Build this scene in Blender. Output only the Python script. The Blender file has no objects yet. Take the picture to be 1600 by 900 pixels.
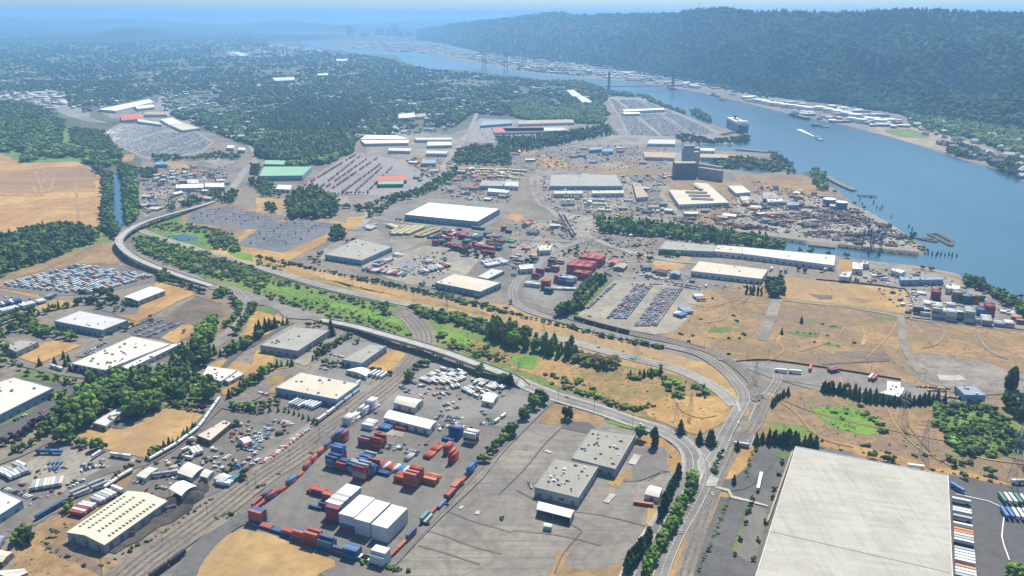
import bpy, math, random
import numpy as np
from mathutils import Vector, noise

# ------------------------------------------------------------------ camera, sky, sun, exposure
SC = bpy.context.scene
COL = SC.collection
CAM_H = 380.0
FOC = 1320.0
PITCH = math.atan(428.0 / FOC)
cam_d = bpy.data.cameras.new('camera')
cam = bpy.data.objects.new('camera', cam_d)
COL.objects.link(cam)
cam_d.sensor_width = 36.0
cam_d.lens = 36.0 * FOC / 1600.0
cam_d.clip_start = 1.0
cam_d.clip_end = 200000.0
cam.location = (0, 0, CAM_H)
cam.rotation_euler = (math.pi / 2 - PITCH, 0, 0)
SC.camera = cam

SUN_DIR = Vector((0.27, 0.96, 0))
SUN_EL = math.radians(51)
SUN_AZ = math.atan2(SUN_DIR.x, SUN_DIR.y)      # clockwise from +Y
w = bpy.data.worlds.new('World')
SC.world = w
w.use_nodes = True
nt = w.node_tree
bg = nt.nodes['Background']
sky = nt.nodes.new('ShaderNodeTexSky')
sky.sky_type = 'NISHITA'
sky.sun_disc = False
sky.sun_elevation = SUN_EL
sky.sun_rotation = SUN_AZ
sky.altitude = 100
sky.air_density = 1.0
sky.dust_density = 0.8
sky.ozone_density = 1.5
tint = nt.nodes.new('ShaderNodeMix')
tint.data_type = 'RGBA'
tint.blend_type = 'MULTIPLY'
tint.inputs['Factor'].default_value = 1.0
tint.inputs['B'].default_value = (0.52, 0.66, 0.80, 1)
nt.links.new(sky.outputs[0], tint.inputs['A'])
nt.links.new(tint.outputs['Result'], bg.inputs[0])
bg.inputs[1].default_value = 0.10
sun_d = bpy.data.lights.new('sun', 'SUN')
sun = bpy.data.objects.new('sun', sun_d)
COL.objects.link(sun)
sun_d.energy = 4.6
sun_d.angle = math.radians(0.6)
sun_d.color = (1.0, 0.93, 0.79)
sd = Vector((math.sin(SUN_AZ) * math.cos(SUN_EL), math.cos(SUN_AZ) * math.cos(SUN_EL), math.sin(SUN_EL)))
sun.rotation_euler = sd.to_track_quat('Z', 'Y').to_euler()
SC.view_settings.view_transform = 'Standard'
SC.view_settings.look = 'None'
SC.view_settings.gamma = 1.0
SC.view_settings.exposure = 0.78
SC.cycles.volume_bounces = 1
SC.cycles.max_bounces = 4
SC.cycles.diffuse_bounces = 2
SC.cycles.glossy_bounces = 2
SC.cycles.use_denoising = True

HAZE_DENSITY = 0.000090
HAZE_COLOR = (0.27, 0.55, 0.92)

RR = random.Random(11)
NR = np.random.RandomState(5)

# ------------------------------------------------------------------ picture <-> place
CP, SP = math.cos(PITCH), math.sin(PITCH)


def G(x, y, z=0.0):
    """Point of the horizontal plane at height z seen at photograph pixel x, y."""
    u, v = x - 800.0, y - 450.0
    d = FOC * SP + v * CP
    k = (CAM_H - z) / d
    return Vector((u * k, (FOC * CP - v * SP) * k, z))


TILES = [(0, 0, 4), (400, 0, 4), (800, 0, 4), (1200, 0, 4), (0, 200, 4), (400, 200, 4), (800, 200, 4), (1200, 200, 4),
         (0, 400, 4), (400, 400, 4), (800, 400, 4), (1200, 400, 4), (0, 600, 3), (400, 600, 3), (800, 600, 3), (1200, 600, 3)]


def T(i, *c):
    """Pixel pairs read off an enlarged tile of the photograph; i = -1 is the whole picture."""
    if i < 0:
        return [(c[k], c[k + 1]) for k in range(0, len(c), 2)]
    x0, y0, s = TILES[i]
    return [(x0 + c[k] / s, y0 + c[k + 1] / s) for k in range(0, len(c), 2)]


def PW(px, z=0.0):
    return [G(x, y, z) for x, y in px]


# ------------------------------------------------------------------ materials
def nodes(m):
    m.use_nodes = True
    n = m.node_tree
    return n, n.nodes['Principled BSDF']


def mixc(n, fac, a, b, mode='MIX'):
    x = n.nodes.new('ShaderNodeMix')
    x.data_type = 'RGBA'
    x.blend_type = mode
    for sock, v in ((x.inputs['Factor'], fac), (x.inputs['A'], a), (x.inputs['B'], b)):
        if hasattr(v, 'is_output'):
            n.links.new(v, sock)
        elif isinstance(v, (tuple, list)):
            sock.default_value = (*v[:3], 1)
        else:
            sock.default_value = v
    return x.outputs['Result']


def mapping(n, scale, rot=0.0):
    g = n.nodes.new('ShaderNodeNewGeometry')
    mp = n.nodes.new('ShaderNodeMapping')
    n.links.new(g.outputs['Position'], mp.inputs['Vector'])
    mp.inputs['Scale'].default_value = scale if isinstance(scale, tuple) else (scale, scale, scale)
    mp.inputs['Rotation'].default_value = (0, 0, rot)
    return mp.outputs[0]


def noisef(n, scale, lo=0.4, hi=0.6, detail=5, rot=0.0, rough=0.55):
    t = n.nodes.new('ShaderNodeTexNoise')
    t.inputs['Scale'].default_value = 1.0
    t.inputs['Detail'].default_value = detail
    t.inputs['Roughness'].default_value = rough
    n.links.new(mapping(n, scale, rot), t.inputs['Vector'])
    r = n.nodes.new('ShaderNodeMapRange')
    r.inputs['From Min'].default_value = lo
    r.inputs['From Max'].default_value = hi
    n.links.new(t.outputs[0], r.inputs['Value'])
    return r.outputs[0]


def scaled(n, f, k):
    m = n.nodes.new('ShaderNodeMath')
    m.operation = 'MULTIPLY'
    m.inputs[1].default_value = k
    n.links.new(f, m.inputs[0])
    return m.outputs[0]


MATS = {}


def ground_mat(name, c1, c2, c3=None, s1=0.02, s2=0.15, s3=0.006, rough=0.95, streak=None, cracks=0.0, speck=0.35):
    """c1-c2 in middling patches, c3 in a few broad ones, fine speckle over it all."""
    m = bpy.data.materials.new(name)
    n, b = nodes(m)
    c2 = tuple(x * .88 for x in c2)
    col = mixc(n, noisef(n, s1, 0.42, 0.58, 8), c1, c2)
    if c3:
        col = mixc(n, noisef(n, s3, 0.48, 0.58, 8, 0, .62), col, c3)
    dark = tuple(c * 0.55 for c in c1)
    col = mixc(n, scaled(n, noisef(n, s1 * 3.3, 0.52, 0.66, 7, 1.1, .7), .45), col, dark)
    col = mixc(n, scaled(n, noisef(n, (s1 * 4, s1 * .5, 1), 0.52, 0.7, 6, .45, .65), .3), col, tuple(min(1, c * 1.25) for c in c1))
    lite = tuple(min(1, c * 1.35) for c in c1)
    col = mixc(n, scaled(n, noisef(n, s2, 0.47, 0.64, 5, 0, .7), min(.8, speck * 1.6)), col, dark)
    col = mixc(n, scaled(n, noisef(n, s2 * 0.7, 0.52, 0.75, 5), speck * 0.8), col, lite)
    if streak:
        sx, sy, rot, amt, sc = streak
        col = mixc(n, scaled(n, noisef(n, (sx, sy, 1), 0.5, 0.68, 4, rot), amt), col, sc)
    if cracks:
        v = n.nodes.new('ShaderNodeTexVoronoi')
        v.feature = 'DISTANCE_TO_EDGE'
        v.inputs['Scale'].default_value = 1
        n.links.new(mapping(n, cracks, 0.7), v.inputs['Vector'])
        r = n.nodes.new('ShaderNodeMapRange')
        r.inputs['From Min'].default_value = 0.0
        r.inputs['From Max'].default_value = 0.025
        r.inputs['To Min'].default_value = 0.45
        r.inputs['To Max'].default_value = 0.0
        n.links.new(v.outputs['Distance'], r.inputs['Value'])
        col = mixc(n, r.outputs[0], col, dark)
    n.links.new(col, b.inputs['Base Color'])
    b.inputs['Roughness'].default_value = rough
    b.inputs['Specular IOR Level'].default_value = 0.2
    MATS[name] = m
    return m


def plain_mat(name, c, rough=0.7, var=0.25, scale=0.4, metal=0.0, spec=0.3, rnd=0.0):
    m = bpy.data.materials.new(name)
    n, b = nodes(m)
    dark = tuple(x * (1 - var) for x in c)
    col = mixc(n, noisef(n, scale, 0.42, 0.62), c, dark)
    if rnd:
        oi = n.nodes.new('ShaderNodeObjectInfo')
        col = mixc(n, scaled(n, oi.outputs['Random'], rnd), col, tuple(x * 0.55 for x in c))
    n.links.new(col, b.inputs['Base Color'])
    b.inputs['Roughness'].default_value = rough
    b.inputs['Metallic'].default_value = metal
    b.inputs['Specular IOR Level'].default_value = spec
    MATS[name] = m
    return m


def island_mat(name, cols, rough=0.8, spec=0.2, pos_scale=None, c_pos=None):
    """Each loose piece of the mesh takes its own tone out of cols."""
    m = bpy.data.materials.new(name)
    n, b = nodes(m)
    g = n.nodes.new('ShaderNodeNewGeometry')
    r = n.nodes.new('ShaderNodeValToRGB')
    r.color_ramp.interpolation = 'CONSTANT' if len(cols) > 3 else 'LINEAR'
    e = r.color_ramp.elements
    while len(e) < len(cols):
        e.new(0.5)
    for i, c in enumerate(cols):
        e[i].position = i / len(cols) if len(cols) > 3 else i / max(1, len(cols) - 1)
        e[i].color = (*c, 1)
    n.links.new(g.outputs['Random Per Island'], r.inputs[0])
    col = r.outputs[0]
    if pos_scale:
        col = mixc(n, scaled(n, noisef(n, pos_scale, 0.42, 0.62, 3), 0.8), col, c_pos)
    n.links.new(col, b.inputs['Base Color'])
    b.inputs['Roughness'].default_value = rough
    b.inputs['Specular IOR Level'].default_value = spec
    if name.startswith('foliage'):      # leaves let light through
        tr = n.nodes.new('ShaderNodeBsdfTranslucent')
        n.links.new(mixc(n, .5, col, (.20, .30, .04)), tr.inputs['Color'])
        mx = n.nodes.new('ShaderNodeMixShader')
        mx.inputs[0].default_value = .4
        n.links.new(b.outputs[0], mx.inputs[1])
        n.links.new(tr.outputs[0], mx.inputs[2])
        n.links.new(mx.outputs[0], n.nodes['Material Output'].inputs['Surface'])
    MATS[name] = m
    return m


ground_mat('city_ground', (.10, .12, .065), (.17, .165, .14), (.06, .085, .04), s1=.03, s2=.09, s3=.002, speck=.6)
ground_mat('yard_ground', (.21, .18, .145), (.27, .22, .165), (.145, .13, .115), s1=.02, s2=.12, s3=.008, speck=.5)
ground_mat('gravel', (.24, .215, .185), (.19, .17, .145), (.285, .255, .21), s1=.03, s2=.2, s3=.01)
ground_mat('asphalt', (.172, .158, .141), (.198, .182, .160), (.14, .129, .117), s1=.012, s2=.1, s3=.005, speck=.25, cracks=0,
           streak=(.12, .006, 0.5, .35, (.10, .10, .10)))
ground_mat('dark_asphalt', (.10, .097, .097), (.118, .115, .113), (.135, .13, .122), s1=.015, s2=.12, s3=.006, speck=.22)
ground_mat('worn_concrete', (.225, .205, .178), (.20, .182, .16), (.26, .23, .19), s1=.012, s2=.11, s3=.007, speck=.35, cracks=.012,
           streak=(.008, .45, 0.42, .55, (.12, .11, .10)))
ground_mat('sand_lot', (.32, .285, .225), (.28, .25, .20), (.23, .21, .18), s1=.02, s2=.1, s3=.01, speck=.3)
ground_mat('dry_grass', (.41, .26, .10), (.35, .205, .075), (.29, .165, .07), s1=.018, s2=.14, s3=.008, speck=.35)
ground_mat('pale_dry_grass', (.42, .285, .12), (.37, .235, .09), (.29, .20, .11), s1=.015, s2=.12, s3=.006, speck=.3,
           streak=(.004, .035, 0.1, .5, (.27, .17, .08)))
ground_mat('mown_field', (.46, .29, .115), (.40, .24, .09), (.33, .19, .09), s1=.01, s2=.06, s3=.004, speck=.35,
           streak=(.003, .03, -0.12, .6, (.25, .14, .08)))
ground_mat('brown_field', (.30, .18, .10), (.34, .205, .10), (.26, .16, .10), s1=.012, s2=.06, s3=.004, speck=.4,
           streak=(.003, .03, -0.12, .5, (.36, .22, .11)))
ground_mat('waste_land', (.31, .20, .10), (.235, .165, .085), (.19, .14, .095), s1=.02, s2=.12, s3=.007, speck=.5)
ground_mat('scrub_land', (.29, .185, .08), (.17, .17, .05), (.34, .21, .09), s1=.02, s2=.14, s3=.009, speck=.6)
ground_mat('brown_earth', (.17, .13, .10), (.135, .105, .085), (.20, .15, .11), s1=.02, s2=.15, s3=.01, speck=.4)
ground_mat('dark_cinder', (.045, .043, .043), (.065, .06, .058), (.09, .08, .07), s1=.03, s2=.2, s3=.015, speck=.4)
ground_mat('marsh_green', (.13, .19, .045), (.19, .23, .055), (.10, .15, .035), s1=.02, s2=.15, s3=.008, speck=.5)
ground_mat('bright_grass', (.14, .26, .03), (.19, .29, .05), (.10, .19, .03), s1=.03, s2=.2, s3=.012, speck=.4)
ground_mat('lawn', (.12, .17, .05), (.10, .145, .045), (.16, .17, .07), s1=.04, s2=.3, s3=.02, speck=.3)
ground_mat('substation_gravel', (.15, .155, .175), (.125, .13, .15), (.17, .165, .17), s1=.03, s2=.2, s3=.015, speck=.45)
ground_mat('ballast', (.21, .18, .15), (.17, .15, .125), (.25, .205, .155), s1=.03, s2=.3, s3=.01, speck=.4)
ground_mat('road_surface', (.20, .19, .175), (.175, .165, .152), (.225, .21, .19), s1=.03, s2=.25, s3=.012, speck=.2)
ground_mat('pale_road', (.27, .255, .23), (.23, .215, .195), (.30, .28, .25), s1=.03, s2=.25, s3=.012, speck=.25)
ground_mat('pavement', (.42, .40, .36), (.36, .34, .31), None, s1=.05, s2=.4, speck=.2)
ground_mat('shore_sand', (.36, .29, .21), (.30, .23, .16), (.24, .19, .13), s1=.03, s2=.2, s3=.01)
ground_mat('hill_ground', (.022, .045, .018), (.045, .075, .026), (.014, .032, .016), s1=.01, s2=.05, s3=.002, speck=.6)
ground_mat('car_park', (.26, .245, .24), (.30, .28, .265), (.22, .205, .20), s1=.01, s2=.12, s3=.004, speck=.4)

plain_mat('white_paint', (.74, .73, .70), .6, .12, .15)
plain_mat('road_paint', (.62, .60, .56), .7, .25, .3)
plain_mat('steel_grey', (.28, .29, .30), .6, .3, .3)
plain_mat('dark_steel', (.06, .065, .075), .6, .3, .3)
plain_mat('rust', (.15, .065, .035), .85, .5, .3)
plain_mat('concrete', (.36, .345, .31), .9, .25, .12)
plain_mat('concrete_dark', (.17, .165, .155), .9, .3, .12)
plain_mat('sleeper', (.13, .11, .095), .9, .4, .3)
plain_mat('timber', (.10, .075, .055), .9, .4, .3)
plain_mat('bark', (.07, .05, .035), .95, .4, 1.0)
plain_mat('glass_dark', (.03, .04, .05), .15, .2, .3, spec=.6)
plain_mat('door_grey', (.17, .17, .17), .6, .2, .5)
plain_mat('rubber', (.02, .02, .02), .9)


def roof_mat(name, c, seam=0.18, rot=0.0, grime=0.3, ribs=0.0, patch=0.0, panel=8.0, c2=None, rough=.85):
    m = bpy.data.materials.new(name)
    n, b = nodes(m)
    dk = tuple(x * .66 for x in c)
    col = mixc(n, scaled(n, noisef(n, .035, .42, .68, 6), grime), c, c2 or dk)
    col = mixc(n, scaled(n, noisef(n, (.35, .018, 1), .5, .72, 4, rot), grime), col, dk)
    col = mixc(n, scaled(n, noisef(n, .5, .55, .8, 3), grime * .8), col, tuple(x * .5 for x in c))
    bt = n.nodes.new('ShaderNodeTexBrick')
    n.links.new(mapping(n, 1 / panel, rot), bt.inputs['Vector'])
    bt.inputs['Scale'].default_value = 1
    bt.inputs['Mortar Size'].default_value = .015
    bt.inputs['Color1'].default_value = (1, 1, 1, 1)
    q = 1 - patch
    bt.inputs['Color2'].default_value = (q, q, q, 1)
    s = 1 - seam
    bt.inputs['Mortar'].default_value = (s, s, s, 1)
    bt.inputs['Brick Width'].default_value = 3.0
    bt.inputs['Row Height'].default_value = .5
    col = mixc(n, 1.0, col, bt.outputs[0], 'MULTIPLY')
    n.links.new(col, b.inputs['Base Color'])
    b.inputs['Roughness'].default_value = rough
    b.inputs['Specular IOR Level'].default_value = .25
    MATS[name] = m


roof_mat('roof_white', (.58, .55, .49), rot=.5)
roof_mat('roof_bright', (.72, .71, .68), grime=.12, rot=.5)
roof_mat('roof_cream', (.54, .49, .39), rot=.6, grime=.35)
roof_mat('roof_pale_green', (.56, .54, .42), rot=.6, grime=.3, seam=.25)
roof_mat('roof_huge', (.425, .41, .355), rot=.22, grime=.45, patch=.13, panel=8, seam=.2)
roof_mat('roof_grey', (.33, .315, .28), rot=.4, grime=.45)
roof_mat('roof_gravel', (.30, .29, .25), rot=.45, grime=.45, patch=.06)
roof_mat('roof_dark', (.14, .14, .14), grime=.4)
roof_mat('roof_light', (.50, .50, .48), rot=.4, grime=.3)
roof_mat('roof_green', (.22, .42, .27), grime=.3)
roof_mat('roof_red', (.50, .15, .09), grime=.3)
roof_mat('roof_blue', (.16, .30, .45), grime=.3)
roof_mat('roof_tan', (.42, .32, .22), grime=.45)
roof_mat('roof_bluegrey', (.26, .31, .37), grime=.3)
for nm, c in (('wall_white', (.60, .60, .58)), ('wall_grey', (.34, .35, .36)), ('wall_blue', (.28, .38, .47)), ('wall_cream', (.50, .46, .38)),
              ('wall_tan', (.36, .29, .21)), ('wall_dark', (.10, .11, .12)), ('wall_brown', (.20, .14, .10)), ('wall_green', (.10, .24, .16))):
    plain_mat(nm, c, .85, .22, .18)

CONT_COL = {'rust red': (.36, .055, .03), 'brick red': (.44, .10, .05), 'navy blue': (.03, .085, .22), 'blue': (.05, .17, .40), 'white': (.66, .68, .68),
            'grey': (.34, .36, .37), 'green': (.05, .22, .13), 'orange': (.55, .20, .05), 'teal': (.06, .25, .30), 'yellow': (.62, .50, .17), 'maroon': (.20, .03, .045),
            'pink red': (.46, .10, .11), 'cream': (.60, .56, .44), 'black': (.03, .03, .035)}


def corrugated(name, c):
    m = bpy.data.materials.new(name)
    n, b = nodes(m)
    col = mixc(n, scaled(n, noisef(n, .35, .45, .7), .5), c, tuple(x * .5 + .03 for x in c))
    tc = n.nodes.new('ShaderNodeTexCoord')
    wv = n.nodes.new('ShaderNodeTexWave')
    wv.inputs['Scale'].default_value = 3.2
    n.links.new(tc.outputs['Object'], wv.inputs['Vector'])
    col = mixc(n, scaled(n, wv.outputs['Fac'], .22), col, tuple(x * .4 for x in c))
    oi = n.nodes.new('ShaderNodeObjectInfo')
    col = mixc(n, scaled(n, oi.outputs['Random'], .35), col, tuple(x * .62 + .02 for x in c))
    n.links.new(col, b.inputs['Base Color'])
    b.inputs['Roughness'].default_value = .6
    b.inputs['Specular IOR Level'].default_value = .3
    MATS[name] = m


for k, c in CONT_COL.items():
    corrugated('container_' + k, c)
    plain_mat('paint_' + k, c, .35, .15, .3, spec=.5)

island_mat('foliage', [(0.063, 0.121, 0.025), (0.147, 0.244, 0.044), (0.259, 0.351, 0.063)], .75, .25, .03, (0.060, 0.120, 0.033))
island_mat('foliage_yellow', [(.09, .14, .03), (.17, .21, .05), (.25, .26, .07)], .75, .25, .05, (.08, .10, .03))
island_mat('foliage_bright', [(0.112, 0.234, 0.032), (0.247, 0.429, 0.056), (0.383, 0.585, 0.087)], .75, .25, .05, (0.075, 0.150, 0.030))
island_mat('foliage_dark', [(0.032, 0.070, 0.022), (0.068, 0.121, 0.035), (0.112, 0.172, 0.044)], .8, .2, .05, (0.021, 0.045, 0.021))
island_mat('foliage_purple', [(.03, .015, .025), (.06, .03, .04)], .8, .2)
island_mat('foliage_dry', [(.22, .17, .07), (.16, .15, .06), (.10, .11, .04)], .8, .2)
island_mat('foliage_city', [(0.050, 0.098, 0.023), (0.102, 0.172, 0.035), (0.203, 0.273, 0.056)], .8, .2, .003, (0.030, 0.063, 0.024))
island_mat('foliage_hill', [(0.032, 0.074, 0.025), (0.075, 0.142, 0.036), (0.152, 0.240, 0.053)], .85, .15, (.0042, .0011, .001), (0.011, 0.027, 0.017))  # dark tone stretched upslope: mixed tree stands, plus fold shading painted into the colour
island_mat('roofs_mixed', [(.20, .19, .18), (.42, .40, .37), (.14, .13, .13), (.60, .59, .56), (.26, .20, .16), (.34, .33, .32), (.11, .11, .12), (.75, .74, .72)], .85)
island_mat('roofs_pale', [(.78, .77, .74), (.62, .61, .58), (.48, .48, .47), (.82, .82, .80), (.50, .40, .30), (.30, .31, .32)], .85)
island_mat('walls_mixed', [(.50, .47, .42), (.32, .30, .28), (.60, .58, .55), (.25, .28, .30)], .85)
island_mat('cars_mixed', [(.70, .70, .70), (.05, .05, .06), (.30, .31, .33), (.55, .56, .58), (.35, .05, .04), (.05, .12, .28), (.14, .15, .16), (.62, .60, .55)], .35, .5)
island_mat('containers_mixed', [CONT_COL[k] for k in ('rust red', 'navy blue', 'white', 'brick red', 'green', 'maroon', 'grey', 'blue', 'orange')], .6)
island_mat('pink_containers', [(.44, .09, .11), (.36, .06, .08), (.48, .13, .12), (.30, .04, .07)], .6)
island_mat('scrap_mixed', [(.12, .07, .05), (.09, .085, .085), (.17, .13, .10), (.05, .05, .055), (.30, .28, .26), (.13, .12, .12), (.06, .055, .06), (.20, .10, .07)], .9)
island_mat('trailers_mixed', [(.78, .78, .78), (.70, .71, .72), (.60, .61, .62), (.35, .10, .07), (.10, .18, .34), (.80, .80, .79)], .5)
island_mat('yellow_loads', [(.66, .55, .24), (.72, .63, .36), (.58, .46, .20)], .7)


def water_material():
    m = bpy.data.materials.new('river_water')
    n, b = nodes(m)
    col = mixc(n, noisef(n, (.004, .0015, 1), .35, .65, 5, .5), (.02, .068, .095), (.036, .098, .125))
    n.links.new(col, b.inputs['Base Color'])
    b.inputs['Roughness'].default_value = .22
    b.inputs['Specular IOR Level'].default_value = .5
    t = n.nodes.new('ShaderNodeTexNoise')
    t.inputs['Scale'].default_value = 1
    t.inputs['Detail'].default_value = 6
    n.links.new(mapping(n, (.10, .05, .1), .4), t.inputs['Vector'])
    bp = n.nodes.new('ShaderNodeBump')
    bp.inputs['Strength'].default_value = .35
    bp.inputs['Distance'].default_value = 1.2
    n.links.new(t.outputs[0], bp.inputs['Height'])
    n.links.new(bp.outputs[0], b.inputs['Normal'])
    MATS['water'] = m


water_material()


# ------------------------------------------------------------------ object helpers
def link(name, me, parent=None):
    o = bpy.data.objects.new(name, me)
    COL.objects.link(o)
    if parent is not None:
        o.parent = parent
    return o


def thing(o, label, cat, group=None):
    o['label'] = label
    o['category'] = cat
    if group:
        o['group'] = group
    return o


def empty(name, loc, rz, label, cat, group=None):
    o = link(name, None)
    o.location = loc
    o.rotation_euler = (0, 0, rz)
    o.empty_display_size = 2
    return thing(o, label, cat, group)


class MB:
    def __init__(s):
        s.v, s.f, s.m = [], [], []

    def poly(s, pts, mi=0):
        k = len(s.v)
        s.v += [tuple(p) for p in pts]
        s.f.append(tuple(range(k, k + len(pts))))
        s.m.append(mi)

    def prism(s, pts, z0, z1, mi=0, mtop=None, bottom=False):
        """pts counter-clockwise seen from above."""
        k, n = len(s.v), len(pts)
        s.v += [(p[0], p[1], z0) for p in pts] + [(p[0], p[1], z1) for p in pts]
        for i in range(n):
            j = (i + 1) % n
            s.f.append((k + i, k + j, k + n + j, k + n + i))
            s.m.append(mi)
        s.f.append(tuple(range(k + n, k + 2 * n)))
        s.m.append(mi if mtop is None else mtop)
        if bottom:
            s.f.append(tuple(range(k + n - 1, k - 1, -1)))
            s.m.append(mi)

    def box(s, cx, cy, z0, z1, lx, ly, a=0.0, mi=0, mtop=None, taper=1.0):
        c, q = math.cos(a), math.sin(a)
        k = len(s.v)
        for z, t in ((z0, 1.0), (z1, taper)):
            for dx, dy in ((-1, -1), (1, -1), (1, 1), (-1, 1)):
                x, y = dx * lx / 2 * t, dy * ly / 2 * t
                s.v.append((cx + x * c - y * q, cy + x * q + y * c, z))
        for f in ((0, 1, 5, 4), (1, 2, 6, 5), (2, 3, 7, 6), (3, 0, 4, 7), (3, 2, 1, 0)):
            s.f.append(tuple(k + i for i in f))
            s.m.append(mi)
        s.f.append((k + 4, k + 5, k + 6, k + 7))
        s.m.append(mi if mtop is None else mtop)

    def bar(s, a, b, r, n=4, mi=0, r2=None):
        a, b = Vector(a), Vector(b)
        d = (b - a).normalized()
        u = d.orthogonal().normalized()
        v = d.cross(u)
        r2 = r if r2 is None else r2
        k = len(s.v)
        for p, q in ((a, r), (b, r2)):
            for i in range(n):
                t = 2 * math.pi * (i + .5) / n
                s.v.append(tuple(p + (u * math.cos(t) + v * math.sin(t)) * q))
        for i in range(n):
            j = (i + 1) % n
            s.f.append((k + i, k + j, k + n + j, k + n + i))
            s.m.append(mi)
        s.f.append(tuple(range(k + n, k + 2 * n)))
        s.m.append(mi)

    def cyl(s, cx, cy, z0, z1, r, n=20, mi=0, mtop=None, cone=0.0):
        k = len(s.v)
        for z in (z0, z1):
            for i in range(n):
                t = 2 * math.pi * i / n
                s.v.append((cx + r * math.cos(t), cy + r * math.sin(t), z))
        for i in range(n):
            j = (i + 1) % n
            s.f.append((k + i, k + j, k + n + j, k + n + i))
            s.m.append(mi)
        mt = mi if mtop is None else mtop
        if cone:
            s.v.append((cx, cy, z1 + cone))
            for i in range(n):
                s.f.append((k + n + i, k + n + (i + 1) % n, k + 2 * n))
                s.m.append(mt)
        else:
            s.f.append(tuple(range(k + n, k + 2 * n)))
            s.m.append(mt)

    def mesh(s, name, mats):
        me = bpy.data.meshes.new(name)
        me.from_pydata(s.v, [], s.f)
        for m in mats:
            me.materials.append(MATS[m])
        me.polygons.foreach_set('material_index', s.m)
        me.update()
        return me

    def build(s, name, mats, parent=None, origin=None):
        if origin is not None:
            o = Vector(origin)
            s.v = [tuple(Vector(p) - o) for p in s.v]
        ob = link(name, s.mesh(name, mats), parent)
        if origin is not None and parent is None:
            ob.location = origin
        return ob


def ccw(p):
    a = sum(p[i][0] * p[(i + 1) % len(p)][1] - p[(i + 1) % len(p)][0] * p[i][1] for i in range(len(p)))
    return p if a > 0 else p[::-1]


def catmull(pts, n=8):
    out = []
    P = [pts[0] * 2 - pts[1]] + list(pts) + [pts[-1] * 2 - pts[-2]]
    for i in range(1, len(P) - 2):
        for k in range(n):
            t = k / n
            a, b, c, d = P[i - 1], P[i], P[i + 1], P[i + 2]
            out.append(.5 * ((2 * b) + (c - a) * t + (2 * a - 5 * b + 4 * c - d) * t * t + (3 * b - a - 3 * c + d) * t ** 3))
    out.append(P[-2])
    return out


LAYER = .10
CNT = [0]


def lift(layer):
    CNT[0] += 1
    return layer * LAYER + CNT[0] * .0005


def sheet(name, px, layer, mat, rag=0.0, label=None):
    """A flat sheet of ground; rag roughens its outline by that many metres."""
    pts = PW(px)
    if rag:
        new = []
        for i in range(len(pts)):
            a, b = pts[i], pts[(i + 1) % len(pts)]
            L = (b - a).length
            k = max(1, min(60, int(L / (rag * 3))))
            nrm = Vector((-(b - a).y, (b - a).x, 0)).normalized()
            for j in range(k):
                p = a.lerp(b, j / k)
                q = noise.noise(p * (.25 / rag) + Vector((3, 7, 1))) + .6 * noise.noise(p * (.8 / rag))
                new.append(p + nrm * rag * 1.3 * q)
        pts = new
    pts = ccw(pts)
    m = MB()
    z = lift(layer)
    m.poly([(p.x, p.y, z) for p in pts])
    o = m.build(name, [mat])
    o['kind'] = 'structure'
    return o


def ribbon_pts(px, width, n=8):
    c = catmull([Vector((p.x, p.y, 0)) for p in PW(px)], n)
    L, Rr = [], []
    for i, p in enumerate(c):
        d = (c[min(i + 1, len(c) - 1)] - c[max(i - 1, 0)]).normalized()
        nrm = Vector((-d.y, d.x, 0))
        L.append(p + nrm * width / 2)
        Rr.append(p - nrm * width / 2)
    return c, L, Rr


def ribbon(m, c, off, width, z, mi=0, dash=None):
    acc = 0.0
    for i in range(len(c) - 1):
        d = (c[i + 1] - c[i])
        L = d.length
        if L < 1e-6:
            continue
        d0 = (c[i + 1] - c[max(i - 1, 0)]).normalized()
        d1 = (c[min(i + 2, len(c) - 1)] - c[i]).normalized()
        n0, n1 = Vector((-d0.y, d0.x, 0)), Vector((-d1.y, d1.x, 0))
        if dash:
            k = max(1, int(L / dash))
            for j in range(0, k):
                if j % 2:
                    continue
                a, b = c[i].lerp(c[i + 1], j / k), c[i].lerp(c[i + 1], (j + .5) / k)
                q = [a + n0 * (off - width / 2), b + n1 * (off - width / 2), b + n1 * (off + width / 2), a + n0 * (off + width / 2)]
                m.poly([(p.x, p.y, z) for p in q], mi)
        else:
            q = [c[i] + n0 * (off - width / 2), c[i + 1] + n1 * (off - width / 2), c[i + 1] + n1 * (off + width / 2), c[i] + n0 * (off + width / 2)]
            m.poly([(p.x, p.y, z) for p in q], mi)


def road(name, px, width, layer, mat='road_surface', paint=True, walk=0.0, n=8, lanes=2):
    c, _, _ = ribbon_pts(px, width, n)
    m = MB()
    z = lift(layer)
    ribbon(m, c, 0, width, z)
    o = m.build(name, [mat])
    o['kind'] = 'structure'
    if paint:
        p = MB()
        ribbon(p, c, width / 2 - .8, .3, z + .05)
        ribbon(p, c, -width / 2 + .8, .3, z + .05)
        ribbon(p, c, 0, .35, z + .05, dash=9 if lanes == 2 else None)
        o2 = p.build('road_marking', ['road_paint'])
        o2['kind'] = 'structure'
    if walk:
        p = MB()
        for s in (1, -1):
            for i in range(len(c) - 1):
                d = (c[i + 1] - c[i]).normalized()
                nn = Vector((-d.y, d.x, 0)) * s
                q = [c[i] + nn * (width / 2), c[i + 1] + nn * (width / 2), c[i + 1] + nn * (width / 2 + walk), c[i] + nn * (width / 2 + walk)]
                p.prism(ccw([(a.x, a.y) for a in q]), 0.0, z + .14)
        o3 = p.build('pavement', ['pavement'])
        o3['kind'] = 'structure'
    return c


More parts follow.
